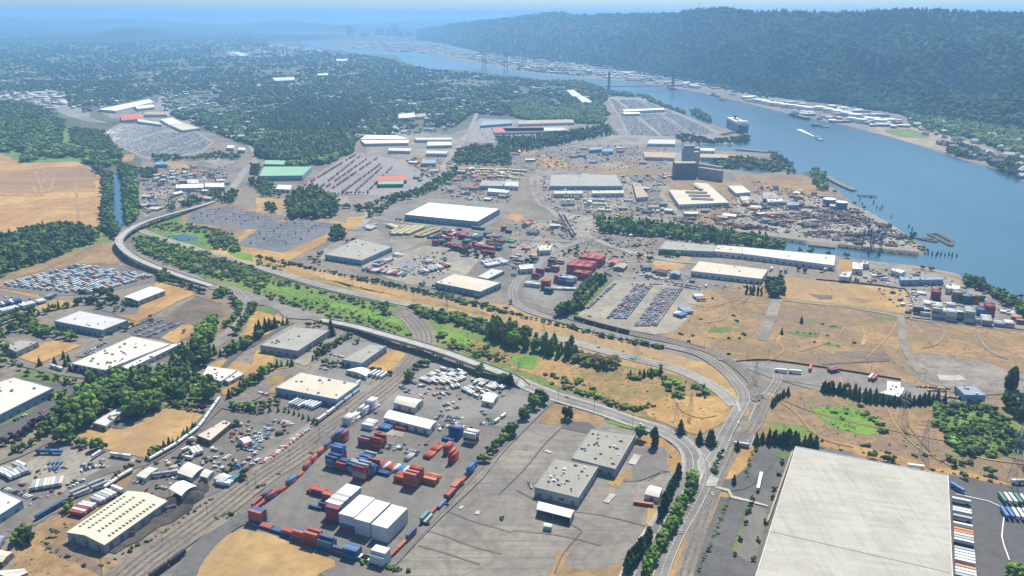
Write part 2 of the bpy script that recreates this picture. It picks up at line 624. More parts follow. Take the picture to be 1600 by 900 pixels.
def rails(name, px, offs, layer, bed=None, n=8):
    """Track: ballast bed, darker sleepers band, two rails for each offset."""
    c, _, _ = ribbon_pts(px, 10, n)
    z = lift(layer)
    m = MB()
    if bed:
        ribbon(m, c, sum(offs) / len(offs), bed, z, 0)
    for o in offs:
        ribbon(m, c, o, 2.7, z + .05, 1)
        for s in (-.75, .75):
            ribbon(m, c, o + s, .22, z + .22, 2)
    ob = m.build(name, ['ballast', 'sleeper', 'steel_grey'])
    ob['kind'] = 'structure'
    return c


# ------------------------------------------------------------------ terrain, water
g = MB()
g.poly([(-60000, -3000, 0), (60000, -3000, 0), (60000, 90000, 0), (-60000, 90000, 0)])
o = g.build('ground', ['city_ground'])
o['kind'] = 'structure'

INDUSTRIAL = T(-1, -150, 1000, -150, 470, 0, 445, 130, 395, 190, 362, 205, 330, 215, 320, 222, 250, 165, 205, 230, 188, 350, 213, 400, 240, 520, 240, 560, 212,
               700, 212, 760, 187, 905, 182, 960, 150, 1040, 158, 1160, 200, 1180, 225, 1250, 270, 1320, 300, 1460, 390, 1500, 425, 1620, 480, 1800, 560, 1850, 1000)
sheet('industrial_ground', INDUSTRIAL, 1, 'yard_ground', 6)
RIVER = T(-1, 467, 62, 480, 74, 530, 78, 550, 84, 617, 86, 632, 97, 665, 107, 725, 110, 762, 110, 770, 115, 800, 117, 862, 127, 912, 130, 950, 142,
          985, 150, 1007, 151, 1037, 165, 1075, 182, 1100, 192, 1135, 200, 1160, 210, 1140, 216, 1148, 226, 1055, 226, 1058, 232, 1146, 236, 1210, 240,
          1242, 262, 1240, 273, 1266, 268, 1300, 290, 1335, 318, 1365, 337, 1382, 347, 1407, 360, 1430, 375, 1452, 390, 1440, 399, 1350, 391, 1307, 386,
          1260, 380, 1200, 371, 1120, 360, 1000, 352, 960, 350, 962, 358, 1060, 368, 1160, 382, 1242, 397, 1305, 403, 1332, 406, 1425, 416, 1450, 421, 1495, 428, 1510, 442,
          1547, 455, 1575, 465, 1600, 482, 1720, 540, 1900, 640, 1900, 340, 1700, 305, 1620, 290, 1597, 283, 1562, 266, 1512, 252, 1477, 241, 1425, 224, 1390, 213, 1360, 207, 1325, 197,
          1262, 184, 1200, 170, 1162, 160, 1095, 145, 1032, 135, 1000, 129, 950, 125, 912, 122, 850, 117, 800, 110, 750, 100, 700, 91, 662, 82, 625, 80, 540, 75, 500, 65, 472, 61)
sheet('river', RIVER, 3, 'water')
sheet('slough_water', T(4, 680, 250, 705, 285, 750, 310, 770, 400, 785, 590, 730, 620, 702, 590, 700, 450, 690, 300), 3, 'water')
sheet('slough_water', T(4, 385, 80, 415, 60, 435, 90, 430, 140, 395, 125), 3, 'water')
sheet('pond', T(4, 1060, 675, 1150, 665, 1240, 685, 1230, 705, 1120, 708), 6, 'water', 1)
sheet('pond', T(4, 590, 690, 640, 680, 660, 695, 640, 712, 600, 708), 4, 'water', 1)
# far bank strip
FARBANK = T(-1, 500, 64, 560, 62, 690, 66, 760, 80, 830, 90, 900, 97, 960, 105, 1020, 116, 1090, 128, 1200, 150, 1300, 162, 1400, 178, 1500, 198, 1620, 222, 1750, 250, 1900, 300,
            1900, 345, 1700, 306, 1597, 284, 1562, 267, 1512, 253, 1477, 242, 1425, 225, 1390, 214, 1360, 208, 1325, 198, 1262, 185, 1200, 171, 1162, 161, 1095, 146, 1032, 136,
            1000, 130, 950, 126, 912, 123, 850, 118, 800, 111, 750, 101, 700, 92, 662, 83, 625, 81, 540, 76)
sheet('far_bank', FARBANK, 2, 'yard_ground')
sheet('sandy_shore', T(3, 620, 800, 700, 785, 850, 775, 1000, 830, 1130, 850, 1300, 900, 1420, 950, 1300, 975, 1110, 950, 900, 895, 640, 822), 4, 'shore_sand', 3)
sheet('green_shore', T(3, 730, 812, 880, 805, 1010, 840, 1000, 862, 860, 860, 740, 835), 5, 'marsh_green', 3)

sheet('dock_water', T(6, 1180, 200, 1400, 200, 1640, 232, 1690, 275, 1560, 282, 1400, 262, 1190, 245), 6, 'water')
# ---- big ground patches (tile, coordinates, layer, material, ragged edge)
PATCHES = [
    ('farm_field', T(4, -200, 175, 0, 160, 150, 155, 160, 215, 220, 215, 330, 185, 440, 185, 510, 220, 570, 250, 640, 290, 642, 400, 630, 630, 500, 622, 300, 640, 120, 660, 0, 690, -200, 720), 3, 'mown_field', 3),
    ('farm_field', T(4, -200, 290, 0, 285, 300, 245, 500, 240, 570, 265, 610, 310, 585, 380, 470, 380, 250, 415, 0, 400, -200, 400), 4, 'brown_field', 8),
    ('dry_grass', T(5, 0, 90, 110, 75, 240, 75, 230, 105, 150, 120, 20, 130), 4, 'pale_dry_grass', 5),
    ('dry_grass', T(4, 740, 175, 850, 160, 830, 205, 760, 215), 4, 'dry_grass', 4),
    ('forest_floor', T(0, -100, 640, 150, 630, 380, 740, 450, 850, 640, 890, 760, 980, 680, 1040, 560, 1010, 150, 1020, 0, 960, -100, 960), 3, 'marsh_green', 8),
    ('forest_floor', T(4, -100, 710, 100, 655, 400, 615, 660, 640, 720, 700, 560, 735, 300, 830, 60, 905, -100, 960), 4, 'marsh_green', 4),
    ('dry_grass', T(4, -100, 1010, 60, 905, 330, 805, 530, 728, 720, 718, 735, 790, 760, 850, 900, 900, 700, 850, 520, 845, 330, 880, 0, 990), 3, 'waste_land', 4),
    ('parking_lot', T(8, -60, 190, 0, 172, 300, 95, 520, 45, 720, 55, 1000, 130, 960, 165, 560, 245, 300, 250, 100, 215), 4, 'asphalt', 0),
    ('gravel_yard', T(8, -60, 215, 0, 205, 150, 235, 370, 270, 300, 300, 0, 370, -60, 380), 3, 'asphalt', 0),
    ('dry_grass', T(8, -40, 200, 240, 240, 250, 268, 0, 215, -40, 212), 5, 'dry_grass', 1),
    ('marsh', T(-1, 205, 385, 222, 362, 255, 340, 285, 328, 300, 345, 350, 362, 362, 378, 420, 400, 500, 425, 620, 460, 700, 480, 800, 500, 850, 510, 950, 560, 1060, 588, 1120, 612, 1142, 640,
                1110, 668, 1050, 655, 960, 632, 830, 597, 700, 548, 640, 527, 510, 492, 460, 478, 380, 452, 330, 440, 260, 410), 2, 'marsh_green', 3),
    ('dry_grass', T(10, 0, 600, 200, 640, 420, 640, 700, 700, 1000, 740, 1200, 800, 1290, 860, 1340, 900, 1370, 960, 1300, 1060, 1180, 1090, 900, 1030, 560, 920, 120, 740, 0, 700), 4, 'scrub_land', 5),
    ('dry_grass', T(14, 720, 60, 1000, 60, 1025, 100, 1000, 180, 880, 240, 780, 215, 640, 150, 600, 110), 5, 'dry_grass', 2),
    ('reed_bed', T(9, 100, 180, 400, 255, 700, 345, 900, 385, 940, 410, 990, 500, 870, 430, 620, 378, 400, 305, 180, 232, 60, 200), 5, 'bright_grass', 9),
    ('reed_bed', T(9, 1040, 430, 1300, 500, 1440, 560, 1600, 590, 1600, 690, 1400, 650, 1200, 560, 1060, 510), 5, 'scrub_land', 9),
    ('reed_bed', T(9, 1060, 440, 1200, 470, 1380, 540, 1300, 560, 1120, 520), 6, 'bright_grass', 9),
    ('reed_bed', T(4, 1060, 650, 1290, 680, 1350, 670, 1420, 740, 1300, 740, 1180, 710, 1060, 690), 5, 'bright_grass', 9),
    ('reed_bed', T(4, 1420, 770, 1600, 790, 1600, 830, 1460, 810), 5, 'bright_grass', 9),
    ('reed_bed', T(10, 0, 620, 120, 640, 180, 690, 120, 710, 0, 690), 6, 'bright_grass', 9),
    ('rail_corridor', T(-1, 330, 383, 420, 402, 560, 437, 700, 468, 800, 478, 850, 498, 920, 520, 1060, 556, 1120, 573, 1165, 605, 1172, 650, 1150, 652, 1118, 612, 1040, 588, 900, 552, 800, 518, 700, 492, 560, 455, 420, 418, 330, 398), 3, 'pale_dry_grass', 2),
    ('reed_bed', T(9, 60, 50, 300, 110, 700, 215, 1000, 262, 1500, 370, 1400, 365, 900, 262, 600, 200, 300, 135), 4, 'scrub_land', 9),
    ('substation_yard', T(4, 1200, 520, 1420, 490, 1760, 570, 1620, 640, 1160, 590), 5, 'substation_gravel', 0),
    ('substation_yard', T(5, -130, 730, 70, 600, 260, 570, 520, 600, 470, 650, 170, 780), 5, 'substation_gravel', 0),
    ('dry_grass', T(4, 1150, 480, 1420, 460, 1860, 570, 1640, 665, 1130, 600), 3, 'waste_land', 3),
    ('dry_grass', T(5, -200, 740, 0, 600, 280, 540, 600, 600, 560, 660, 340, 760, 200, 830, -100, 790), 3, 'dry_grass', 3),
    ('dry_grass', T(5, 0, 440, 240, 440, 220, 520, 60, 530, 0, 530), 4, 'pale_dry_grass', 2),
    ('gravel_yard', T(5, 480, 430, 760, 430, 700, 480, 600, 490, 500, 490), 4, 'gravel', 2),
    ('dry_grass', T(5, 570, 560, 690, 550, 660, 620, 560, 640), 5, 'dry_grass', 2),
    ('rail_yard', T(5, 250, 395, 440, 250, 620, 150, 870, 190, 1130, 310, 1060, 370, 780, 425, 450, 405), 3, 'car_park', 1),
    ('asphalt_yard', T(5, 780, 520, 1100, 440, 1160, 440, 1560, 480, 1620, 520, 1400, 640, 1060, 600, 760, 570), 3, 'road_surface', 1),
    ('asphalt_yard', T(5, 620, 650, 740, 590, 1180, 620, 1050, 710, 880, 790, 640, 870, 400, 820, 430, 750), 4, 'gravel', 1),
    ('asphalt_yard', T(5, 700, 580, 850, 610, 1180, 622, 1030, 690, 860, 700, 760, 640), 5, 'asphalt', 1),
    ('container_yard', T(5, 1050, 720, 1160, 640, 1280, 610, 1600, 640, 1600, 860, 1300, 780), 4, 'asphalt', 0),
    ('container_yard', T(6, 0, 640, 250, 690, 420, 800, 560, 790, 660, 850, 500, 960, 0, 960), 4, 'gravel', 0),
    ('gravel_yard', T(5, 640, 860, 1050, 740, 1300, 760, 1420, 800, 1240, 1000, 960, 980, 820, 940), 5, 'sand_lot', 1),
    ('asphalt_yard', T(9, 1020, 160, 1380, 0, 1640, 20, 1660, 120, 1440, 260, 1180, 240, 1040, 190), 4, 'asphalt', 0),
    ('parking_lot', T(0, 640, 830, 750, 770, 900, 780, 1200, 800, 1340, 890, 1260, 960, 930, 1000, 700, 900), 4, 'car_park', 2),
    ('parking_lot', T(2, 590, 612, 820, 620, 960, 680, 1100, 735, 1330, 840, 1000, 862, 720, 852, 660, 720), 4, 'car_park', 0),
    ('dry_grass', T(2, 590, 605, 830, 612, 850, 628, 600, 622), 5, 'sand_lot', 2),
    ('port_yard', T(6, 0, 160, 300, 90, 560, 40, 700, 0, 1000, 20, 1400, 60, 1400, 100, 1040, 100, 860, 130, 500, 110), 2, 'gravel', 3),
    ('dry_grass', T(6, 340, 228, 960, 268, 960, 300, 620, 292, 350, 255), 4, 'waste_land', 2),
    ('port_yard', T(6, 160, 270, 720, 270, 760, 380, 780, 470, 560, 520, 220, 500, 150, 400), 3, 'gravel', 2),
    ('sandy_yard', T(6, 240, 600, 300, 520, 480, 560, 520, 600, 460, 690, 240, 620), 4, 'sand_lot', 3),
    ('port_yard', T(6, 940, 320, 1140, 320, 1440, 340, 1600, 360, 1600, 620, 1200, 620, 1040, 540, 960, 440), 3, 'waste_land', 3),
    ('scrap_yard', T(7, -200, 420, 300, 420, 520, 470, 700, 560, 840, 650, 940, 740, 940, 780, 420, 730, 0, 675, -200, 640), 4, 'sand_lot', 4),
    ('port_yard', T(7, -200, 300, 200, 290, 420, 400, 300, 430, -200, 420), 3, 'waste_land', 4),
    ('dry_grass', T(6, 1140, 160, 1340, 160, 1600, 200, 1600, 220, 1140, 195), 5, 'pale_dry_grass', 2),
    ('container_yard', T(10, 40, 220, 130, 90, 330, 10, 620, 40, 580, 120, 300, 330, 240, 340, 90, 290), 4, 'road_surface', 0),
    ('sandy_yard', T(10, 400, 370, 640, 150, 960, 175, 1200, 240, 1060, 440, 1000, 478, 880, 495, 540, 425), 5, 'sand_lot', 1),
    ('grass_verge', T(10, 340, 390, 560, 180, 640, 150, 400, 380), 6, 'lawn', 1),
    ('gravel_yard', T(10, 560, 130, 1120, 80, 1560, 150, 1560, 220, 1200, 240, 900, 170, 620, 150), 4, 'road_surface', 1),
    ('waste_ground', T(-1, 1095, 455, 1210, 434, 1225, 432, 1415, 452, 1428, 495, 1600, 513, 1750, 530, 1750, 650, 1560, 625, 1420, 602, 1200, 580, 1045, 545, 1040, 520), 4, 'waste_land', 1),
    ('waste_ground', T(11, 110, 135, 860, 210, 900, 370, 500, 310, 110, 265), 5, 'pale_dry_grass', 1),
    ('waste_ground', T(11, 880, 400, 1600, 470, 1900, 520, 1900, 700, 1600, 640, 1250, 600, 980, 700), 5, 'waste_land', 6),
    ('waste_ground', T(11, 80, 300, 800, 390, 840, 560, 800, 640, 350, 670, 60, 620, -50, 560), 5, 'waste_land', 3),
    ('gravel_yard', T(11, 1060, 470, 1300, 500, 1600, 560, 1800, 640, 1600, 660, 1350, 620, 1250, 560, 1120, 520), 5.5, 'waste_land', 14),
    ('gravel_yard', T(11, 960, 600, 1150, 640, 1320, 660, 1500, 700, 1200, 720, 1000, 700), 5.6, 'gravel', 12),
    ('bare_earth', T(11, 250, 240, 420, 250, 400, 280, 300, 275), 5.7, 'brown_earth', 9),
    ('bare_earth', T(11, 500, 265, 640, 275, 620, 300, 520, 295), 5.7, 'waste_land', 9),
    ('bare_earth', T(11, 420, 590, 700, 600, 760, 640, 500, 650), 5.7, 'brown_earth', 14),
    ('dry_track', T(11, 850, 655, 960, 670, 990, 700, 900, 700), 7, 'sand_lot', 3),
    ('asphalt_yard', T(11, 880, 740, 1100, 690, 1600, 740, 1700, 800, 1600, 850, 1300, 850, 1000, 800), 6, 'gravel', 4),
    ('concrete_pad', T(11, 1055, 745, 1160, 750, 1200, 745, 1235, 775, 1150, 785, 1080, 782), 8, 'pavement', 1),
    ('grass_patch', T(10, 1220, 450, 1400, 440, 1490, 500, 1460, 540, 1200, 510), 6, 'scrub_land', 9),
    ('grass_patch', T(10, 1240, 450, 1400, 450, 1370, 485, 1230, 485), 7, 'lawn', 9),
    ('grass_patch', T(11, 100, 465, 310, 480, 310, 505, 180, 500), 7, 'lawn', 9),
    ('grass_patch', T(11, 380, 435, 470, 435, 465, 452, 390, 452), 7, 'lawn', 9),
    ('grass_patch', T(11, 340, 535, 460, 560, 450, 580, 350, 560), 7, 'lawn', 9),
    ('grass_patch', T(11, 235, 395, 310, 395, 300, 430, 240, 420), 7, 'lawn', 9),
    ('grass_patch', T(11, 660, 380, 800, 385, 800, 408, 700, 400), 7, 'lawn', 9),
    ('asphalt_yard', T(11, 420, 0, 540, 20, 900, 60, 1180, 110, 1300, 200, 1600, 330, 1700, 430, 1600, 460, 880, 380, 860, 205, 560, 160, 440, 140), 5, 'gravel', 1),
    ('dry_grass', T(11, 440, 30, 520, 25, 520, 95, 450, 110), 6, 'dry_grass', 1),
    ('dry_grass', T(11, 900, 75, 1000, 85, 1200, 130, 1220, 165, 1100, 120, 900, 95), 6, 'waste_land', 1),
    ('asphalt_yard', T(11, -200, 680, 0, 660, 420, 720, 830, 785, 1000, 830, 1200, 890, 1100, 925, 700, 890, 330, 850, 0, 760), 6, 'road_surface', 1),
    # right foreground
    ('dry_grass', T(-1, 1198, 640, 1215, 612, 1290, 608, 1420, 636, 1600, 630, 1750, 640, 1750, 770, 1480, 745, 1240, 697, 1175, 700), 4, 'waste_land', 3),
    ('marsh', T(15, 190, 110, 400, 108, 500, 160, 552, 230, 480, 242, 330, 212, 230, 150), 6, 'bright_grass', 9),
    ('marsh', T(15, 30, 180, 160, 200, 240, 250, 60, 250, 0, 210), 6, 'marsh_green', 9),
    ('marsh', T(15, 770, 110, 950, 95, 1080, 140, 1210, 250, 1200, 340, 900, 345, 850, 280, 780, 200), 6, 'marsh_green', 9),
    ('dry_grass', T(15, 240, 250, 560, 330, 860, 400, 1140, 470, 1130, 490, 850, 420, 560, 360, 240, 295), 5, 'dry_grass', 3),
    ('warehouse_apron', T(14, 890, 900, 960, 700, 1010, 540, 960, 480, 1110, 400, 1160, 300, 1200, 280, 1330, 280, 1600, 320, 1600, 960, 860, 960), 5, 'dark_asphalt', 0),
    ('warehouse_apron', T(15, 800, 420, 1200, 490, 1700, 520, 1700, 1100, 800, 1100), 5, 'dark_asphalt', 0),
    ('grass_verge', T(14, 1060, 560, 1110, 555, 1050, 790, 1020, 800, 995, 770), 7, 'lawn', 1),
    ('planted_strip', T(14, 1115, 560, 1160, 575, 1200, 560, 1195, 640, 1160, 760, 1130, 850, 1040, 800), 6, 'asphalt', 1),
    ('grass_verge', T(15, 20, 325, 105, 320, 85, 360, 20, 345), 7, 'lawn', 1),
    ('dry_grass', T(14, 930, 490, 1000, 500, 1020, 530, 900, 860, 880, 940, 800, 940), 6, 'dry_grass', 1),
    ('dry_grass', T(14, 890, 500, 930, 495, 800, 850, 780, 940, 700, 940, 760, 780), 6, 'dry_grass', 1),
    ('dry_grass', T(14, 1040, 300, 1145, 290, 1100, 450, 990, 455, 985, 400), 6, 'dry_grass', 1),
    # old concrete yard
    ('concrete_yard', T(-1, 560, 960, 615, 888, 735, 760, 855, 628, 890, 640, 1060, 700, 1072, 740, 1040, 800, 995, 880, 960, 960), 4, 'worn_concrete', 1),
    ('asphalt_yard', T(14, 560, 300, 720, 300, 730, 410, 600, 460, 560, 440), 5, 'asphalt', 1),
    ('dry_grass', T(14, 150, 900, 210, 790, 260, 790, 240, 850, 340, 870, 500, 850, 560, 900, 540, 960, 120, 960), 5, 'waste_land', 4),
    ('dry_grass', T(14, 640, 580, 700, 600, 680, 680, 620, 700), 6, 'dry_grass', 1),
    ('dry_grass', T(14, 440, 470, 560, 400, 560, 430, 490, 490), 6, 'scrub_land', 1),
    ('dry_grass', T(14, 600, 230, 700, 250, 780, 320, 805, 380, 780, 415, 730, 405, 725, 300, 570, 290), 5, 'dry_grass', 1),
    ('dry_grass', T(14, 190, 90, 450, 150, 400, 210, 240, 200, 120, 185), 5, 'waste_land', 1),
    ('grass_verge', T(14, 230, 75, 440, 130, 450, 145, 240, 90), 7, 'bright_grass', 0),
    ('grass_verge', T(14, 470, 150, 630, 195, 620, 215, 560, 215, 445, 185), 7, 'bright_grass', 0),
    ('asphalt_yard', T(14, 240, 180, 360, 180, 390, 210, 350, 235, 230, 210), 7, 'dark_asphalt', 0),
    # container terminal and its neighbours
    ('container_terminal', T(-1, 372, 800, 470, 715, 600, 612, 640, 578, 700, 565, 860, 620, 855, 632, 735, 752, 612, 890, 500, 865, 388, 832), 5, 'asphalt', 0),
    ('equipment_yard', T(-1, 590, 640, 645, 572, 700, 565, 850, 612, 858, 625, 790, 668, 640, 655), 6, 'road_surface', 0),
    ('concrete_pad', T(13, 610, 215, 700, 225, 690, 255, 610, 240), 8, 'sand_lot', 1),
    ('asphalt_yard', T(13, -60, 690, 30, 680, 400, 800, 640, 880, 640, 990, 400, 990, 260, 850), 6, 'asphalt', 0),
    ('dry_field', T(12, 880, 910, 950, 800, 1060, 710, 1140, 685, 1260, 705, 1480, 800, 1570, 830, 1570, 860, 1500, 890, 1440, 960, 860, 960), 7, 'pale_dry_grass', 1),
    ('dry_field', T(12, 362, 240, 430, 200, 490, 205, 560, 215, 620, 200, 700, 130, 780, 115, 900, 125, 955, 150, 925, 205, 850, 262, 690, 352, 610, 332, 500, 310, 380, 260), 5, 'pale_dry_grass', 1),
    ('asphalt_yard', T(12, 500, 200, 600, 150, 680, 175, 570, 215), 7, 'dark_asphalt', 0),
    ('truck_yard', T(12, -150, 470, 60, 400, 330, 270, 590, 340, 640, 380, 420, 520, 160, 660, 60, 700, -150, 700), 5, 'gravel', 1),
    ('truck_yard', T(12, -150, 480, 0, 420, 160, 480, 300, 540, 210, 640, 60, 720, -150, 760), 6, 'asphalt', 1),
    ('truck_yard', T(12, 640, 380, 760, 370, 930, 190, 1080, 140, 1300, 160, 1520, 210, 1480, 300, 1200, 420, 1080, 480, 900, 560, 700, 520, 480, 520), 4, 'asphalt', 1),
    ('cinder_yard', T(12, 470, 780, 780, 560, 900, 470, 970, 490, 900, 590, 700, 700, 540, 800), 7, 'dark_cinder', 3),
    ('dry_grass', T(12, 60, 760, 240, 640, 480, 500, 640, 370, 680, 370, 560, 520, 330, 690, 300, 760, 500, 860, 480, 900, 420, 960, 40, 960), 5, 'waste_land', 3),
    ('scrub_strip', T(12, 190, 750, 300, 760, 470, 850, 500, 900, 420, 870, 260, 810), 6, 'brown_earth', 3),
    # left industrial park
    ('dry_grass', T(8, 880, 300, 980, 165, 1100, 175, 1255, 225, 1100, 290, 1000, 350, 860, 415, 720, 372), 6, 'dry_grass', 1),
    ('bare_earth', T(8, 1020, 400, 1120, 320, 1220, 260, 1390, 300, 1395, 380, 1250, 445, 1120, 420), 7, 'brown_earth', 2),
    ('dry_grass', T(8, 1210, 250, 1340, 245, 1440, 310, 1430, 430, 1330, 520, 1310, 440, 1400, 380, 1390, 300), 6, 'waste_land', 1),
    ('dry_grass', T(8, 985, 512, 1180, 420, 1255, 470, 1100, 550), 6, 'dry_grass', 1),
    ('dry_grass', T(8, 215, 325, 330, 280, 430, 280, 490, 302, 250, 355), 6, 'dry_grass', 1),
    ('dry_field', T(8, 80, 622, 330, 530, 510, 562, 240, 680), 6, 'dry_grass', 1),
    ('parking_lot', T(8, 780, 470, 1000, 385, 1150, 415, 1000, 520, 830, 500), 6, 'dark_asphalt', 0),
    ('parking_lot', T(8, 430, 640, 700, 500, 800, 480, 830, 505, 460, 680), 5, 'asphalt', 0),
    ('parking_lot', T(8, 620, 300, 700, 320, 870, 330, 860, 370, 740, 370, 640, 340), 6, 'asphalt', 0),
    ('dry_grass', T(8, 1290, 690, 1400, 645, 1600, 690, 1800, 700, 1600, 730, 1560, 740, 1400, 880, 1380, 850, 1500, 740), 6, 'dry_grass', 1),
    ('dry_grass', T(9, -20, 340, 60, 350, 205, 400, 130, 470, 0, 520, -80, 500), 6, 'dry_grass', 1),
    ('dry_grass', T(9, 0, 590, 120, 620, 100, 700, 0, 740, -40, 720), 6, 'dry_grass', 1),
    ('dry_grass', T(9, 690, 690, 850, 590, 985, 608, 960, 660, 830, 745, 720, 705), 6, 'dry_grass', 1),
    ('grass_verge', T(9, 0, 315, 120, 315, 150, 345, 110, 372, 0, 340), 7, 'lawn', 0),
    ('asphalt_yard', T(9, 0, 545, 230, 430, 500, 470, 560, 520, 420, 640, 300, 690, 120, 620, 0, 590), 5, 'gravel', 0),
    ('asphalt_yard', T(9, 420, 640, 560, 530, 700, 540, 800, 555, 680, 690, 760, 740, 660, 850, 560, 900, 300, 760), 5, 'road_surface', 0),
    ('grass_verge', T(9, 20, 810, 120, 750, 200, 750, 120, 860, 20, 860), 6, 'scrub_land', 1),
    ('parking_lot', T(13, -60, 150, 60, 90, 120, 60, 330, 120, 260, 190, 20, 390, -60, 420), 6, 'asphalt', 0),
    ('parking_lot', T(12, 60, 240, 240, 120, 340, 60, 400, 0, 200, -20, 0, 130, -100, 240), 5, 'dark_asphalt', 0),
    ('grass_verge', T(12, 0, 160, 100, 110, 170, 100, 160, 130, 0, 205, -60, 200), 7, 'lawn', 0),
    ('grass_verge', T(12, 200, 65, 260, 45, 290, 55, 260, 80, 210, 80), 7, 'bright_grass', 0),
    ('grass_verge', T(8, 70, 760, 160, 715, 420, 720, 340, 800, 200, 780), 6, 'lawn', 1),
    ('grass_verge', T(12, 740, 90, 960, 60, 1010, 90, 900, 110, 760, 115), 6, 'lawn', 1),
    ('grass_verge', T(8, 1320, 540, 1470, 450, 1440, 440, 1440, 360, 1510, 400, 1520, 470, 1350, 560), 6, 'lawn', 1),
    ('gravel_yard', T(4, 860, 440, 950, 290, 1100, 270, 1400, 280, 1440, 350, 1300, 440, 900, 560), 3, 'gravel', 2),
    ('gravel_yard', T(0, -100, 570, 180, 570, 400, 590, 560, 680, 560, 740, 430, 730, 260, 650, -100, 640), 3, 'car_park', 2),
    ('gravel_yard', T(0, 600, 690, 930, 615, 1080, 700, 1250, 800, 1200, 830, 1000, 790, 700, 740), 3, 'gravel', 2),
    ('gravel_yard', T(1, 640, 860, 960, 820, 1300, 850, 1260, 960, 900, 1000, 700, 960), 3, 'gravel', 2),
    ('gravel_yard', T(1, 1340, 790, 1400, 740, 1900, 760, 2000, 820, 1900, 880, 1640, 900, 1320, 890), 4, 'car_park', 2),
]
MIDLAND = T(-1, 230, 250, 400, 245, 640, 215, 900, 210, 1140, 240, 1240, 290, 1420, 390, 1560, 480, 1100, 440, 850, 440, 640, 400, 500, 380, 300, 320)
NEARLAND = T(-1, 0, 560, 230, 480, 500, 520, 620, 570, 560, 650, 330, 850, 200, 880, 0, 900)
for k_ in range(120):
    reg_ = MIDLAND if k_ < 95 else NEARLAND
    while True:
        x_, y_ = RR.uniform(0, 1600), RR.uniform(200, 900)
        j_, in_ = len(reg_) - 1, False
        for i_ in range(len(reg_)):
            (xa, ya), (xb, yb) = reg_[i_], reg_[j_]
            if (ya > y_) != (yb > y_) and x_ < (xb - xa) * (y_ - ya) / (yb - ya) + xa:
                in_ = not in_
            j_ = i_
        if in_:
            break
    w_ = RR.uniform(8, 34)
    PATCHES.append(('bare_ground', [(x_ + w_ * RR.uniform(.6, 1.1) * math.cos(t_ * .7) + w_ * .3 * math.sin(t_ * .7), y_ + w_ * .28 * RR.uniform(.6, 1.2) * math.sin(t_ * .7)) for t_ in range(9)], 1,
                    RR.choice(['sand_lot', 'pale_dry_grass', 'gravel', 'brown_earth', 'waste_land', 'pale_road', 'asphalt', 'dry_grass']), RR.choice((1, 3))))
for nm, px, lay, mat, rag in PATCHES:
    sheet(nm, px, lay, mat, rag)

# ------------------------------------------------------------------ roads and railways
road('road', T(4, 880, 640) + T(4, 1000, 690, 1180, 742, 1330, 795, 1600, 868) + T(9, 100, 95, 400, 185, 700, 255, 900, 295, 1100, 335, 1430, 412) +
     T(10, 110, 482, 340, 532, 600, 602, 800, 652, 1000, 702, 1150, 762, 1290, 840, 1400, 940), 16, 8, 'pale_road', walk=0)
rails('railway_line', T(4, 1300, 790, 1600, 880) + T(9, 100, 118, 400, 208, 700, 278, 880, 318), [0], 9)
road('road', T(6, 480, 690) + T(10, 260, -20, 130, 80, 30, 165, 5, 250, 50, 320, 180, 372, 330, 412, 500, 462, 750, 522, 1000, 572, 1180, 622, 1330, 722, 1420, 822, 1450, 900) + T(14, 1060, 130, 1000, 240, 960, 330, 915, 400), 13, 10, 'road_surface')
rails('railway_line', T(10, 240, 30, 100, 130, 45, 190, 35, 260, 80, 312, 200, 352, 350, 392, 520, 432, 750, 492, 1000, 545, 1250, 610, 1400, 700, 1500, 800, 1520, 900) + T(14, 1170, 80, 1120, 200, 1040, 270, 1000, 340, 950, 440, 925, 500, 870, 650, 800, 860, 780, 960), [0, 5], 9, bed=13)
rails('railway_line', T(9, 870, 340, 960, 390, 1020, 460, 1042, 530, 1000, 625, 920, 720, 800, 822, 690, 905) + T(13, 430, 150, 300, 240, 200, 315, 0, 445) + T(12, 1010, 590, 900, 670, 700, 815, 560, 930), [-7, -1, 5, 11], 9, bed=30)
road('road', T(12, 1260, 620, 1130, 640, 1040, 690, 960, 760, 890, 850, 850, 950), 17, 8, 'dark_asphalt', paint=False)
road('service_track', T(12, 640, 960, 760, 850, 900, 735, 1060, 640), 6, 8, 'pale_road', paint=False)
# main road beside the old yard, its median and the junction
road('road', T(-1, 800, 592) + T(14, 60, 5, 200, 62, 400, 122, 570, 182, 720, 232, 820, 300, 850, 380, 830, 450, 790, 530, 700, 670, 620, 800, 560, 930), 15, 11, 'road_surface', walk=2.5, lanes=4)
road('road', T(14, 870, 330, 905, 400, 900, 470, 860, 560, 780, 700, 720, 830, 690, 930), 12, 10, 'road_surface')
sheet('junction', T(14, 800, 300, 870, 290, 960, 310, 1000, 240, 1045, 250, 990, 400, 960, 470, 900, 500, 830, 450, 810, 400), 9, 'road_surface')
sheet('traffic_island', T(14, 866, 370, 878, 355, 888, 372, 888, 400, 878, 418, 868, 400), 14, 'pavement')
sheet('level_crossing', T(14, 925, 435, 970, 450, 955, 488, 905, 485), 14, 'pavement')
sheet('pavement', T(14, 960, 485, 1020, 500, 1035, 530, 1110, 548, 1200, 575, 1200, 583, 1105, 558, 1025, 540, 1010, 510, 950, 492), 13, 'pavement')
sheet('level_crossing', T(14, 1045, 85, 1060, 85, 1075, 130, 1062, 138), 14, 'pavement')
road('road', T(14, 1200, 330, 1130, 420, 1060, 470, 960, 480), 18, 8, 'dark_asphalt', paint=False)
road('road', T(14, 1040, 545, 1000, 660, 950, 800, 910, 930), 22, 8, 'dark_asphalt', paint=False)
road('service_track', T(14, 930, 500, 880, 640, 830, 760, 790, 930), 6, 8, 'brown_earth', paint=False)
road('road', T(14, 0, 260, 90, 160, 190, 80), 9, 9, 'road_surface', paint=False)
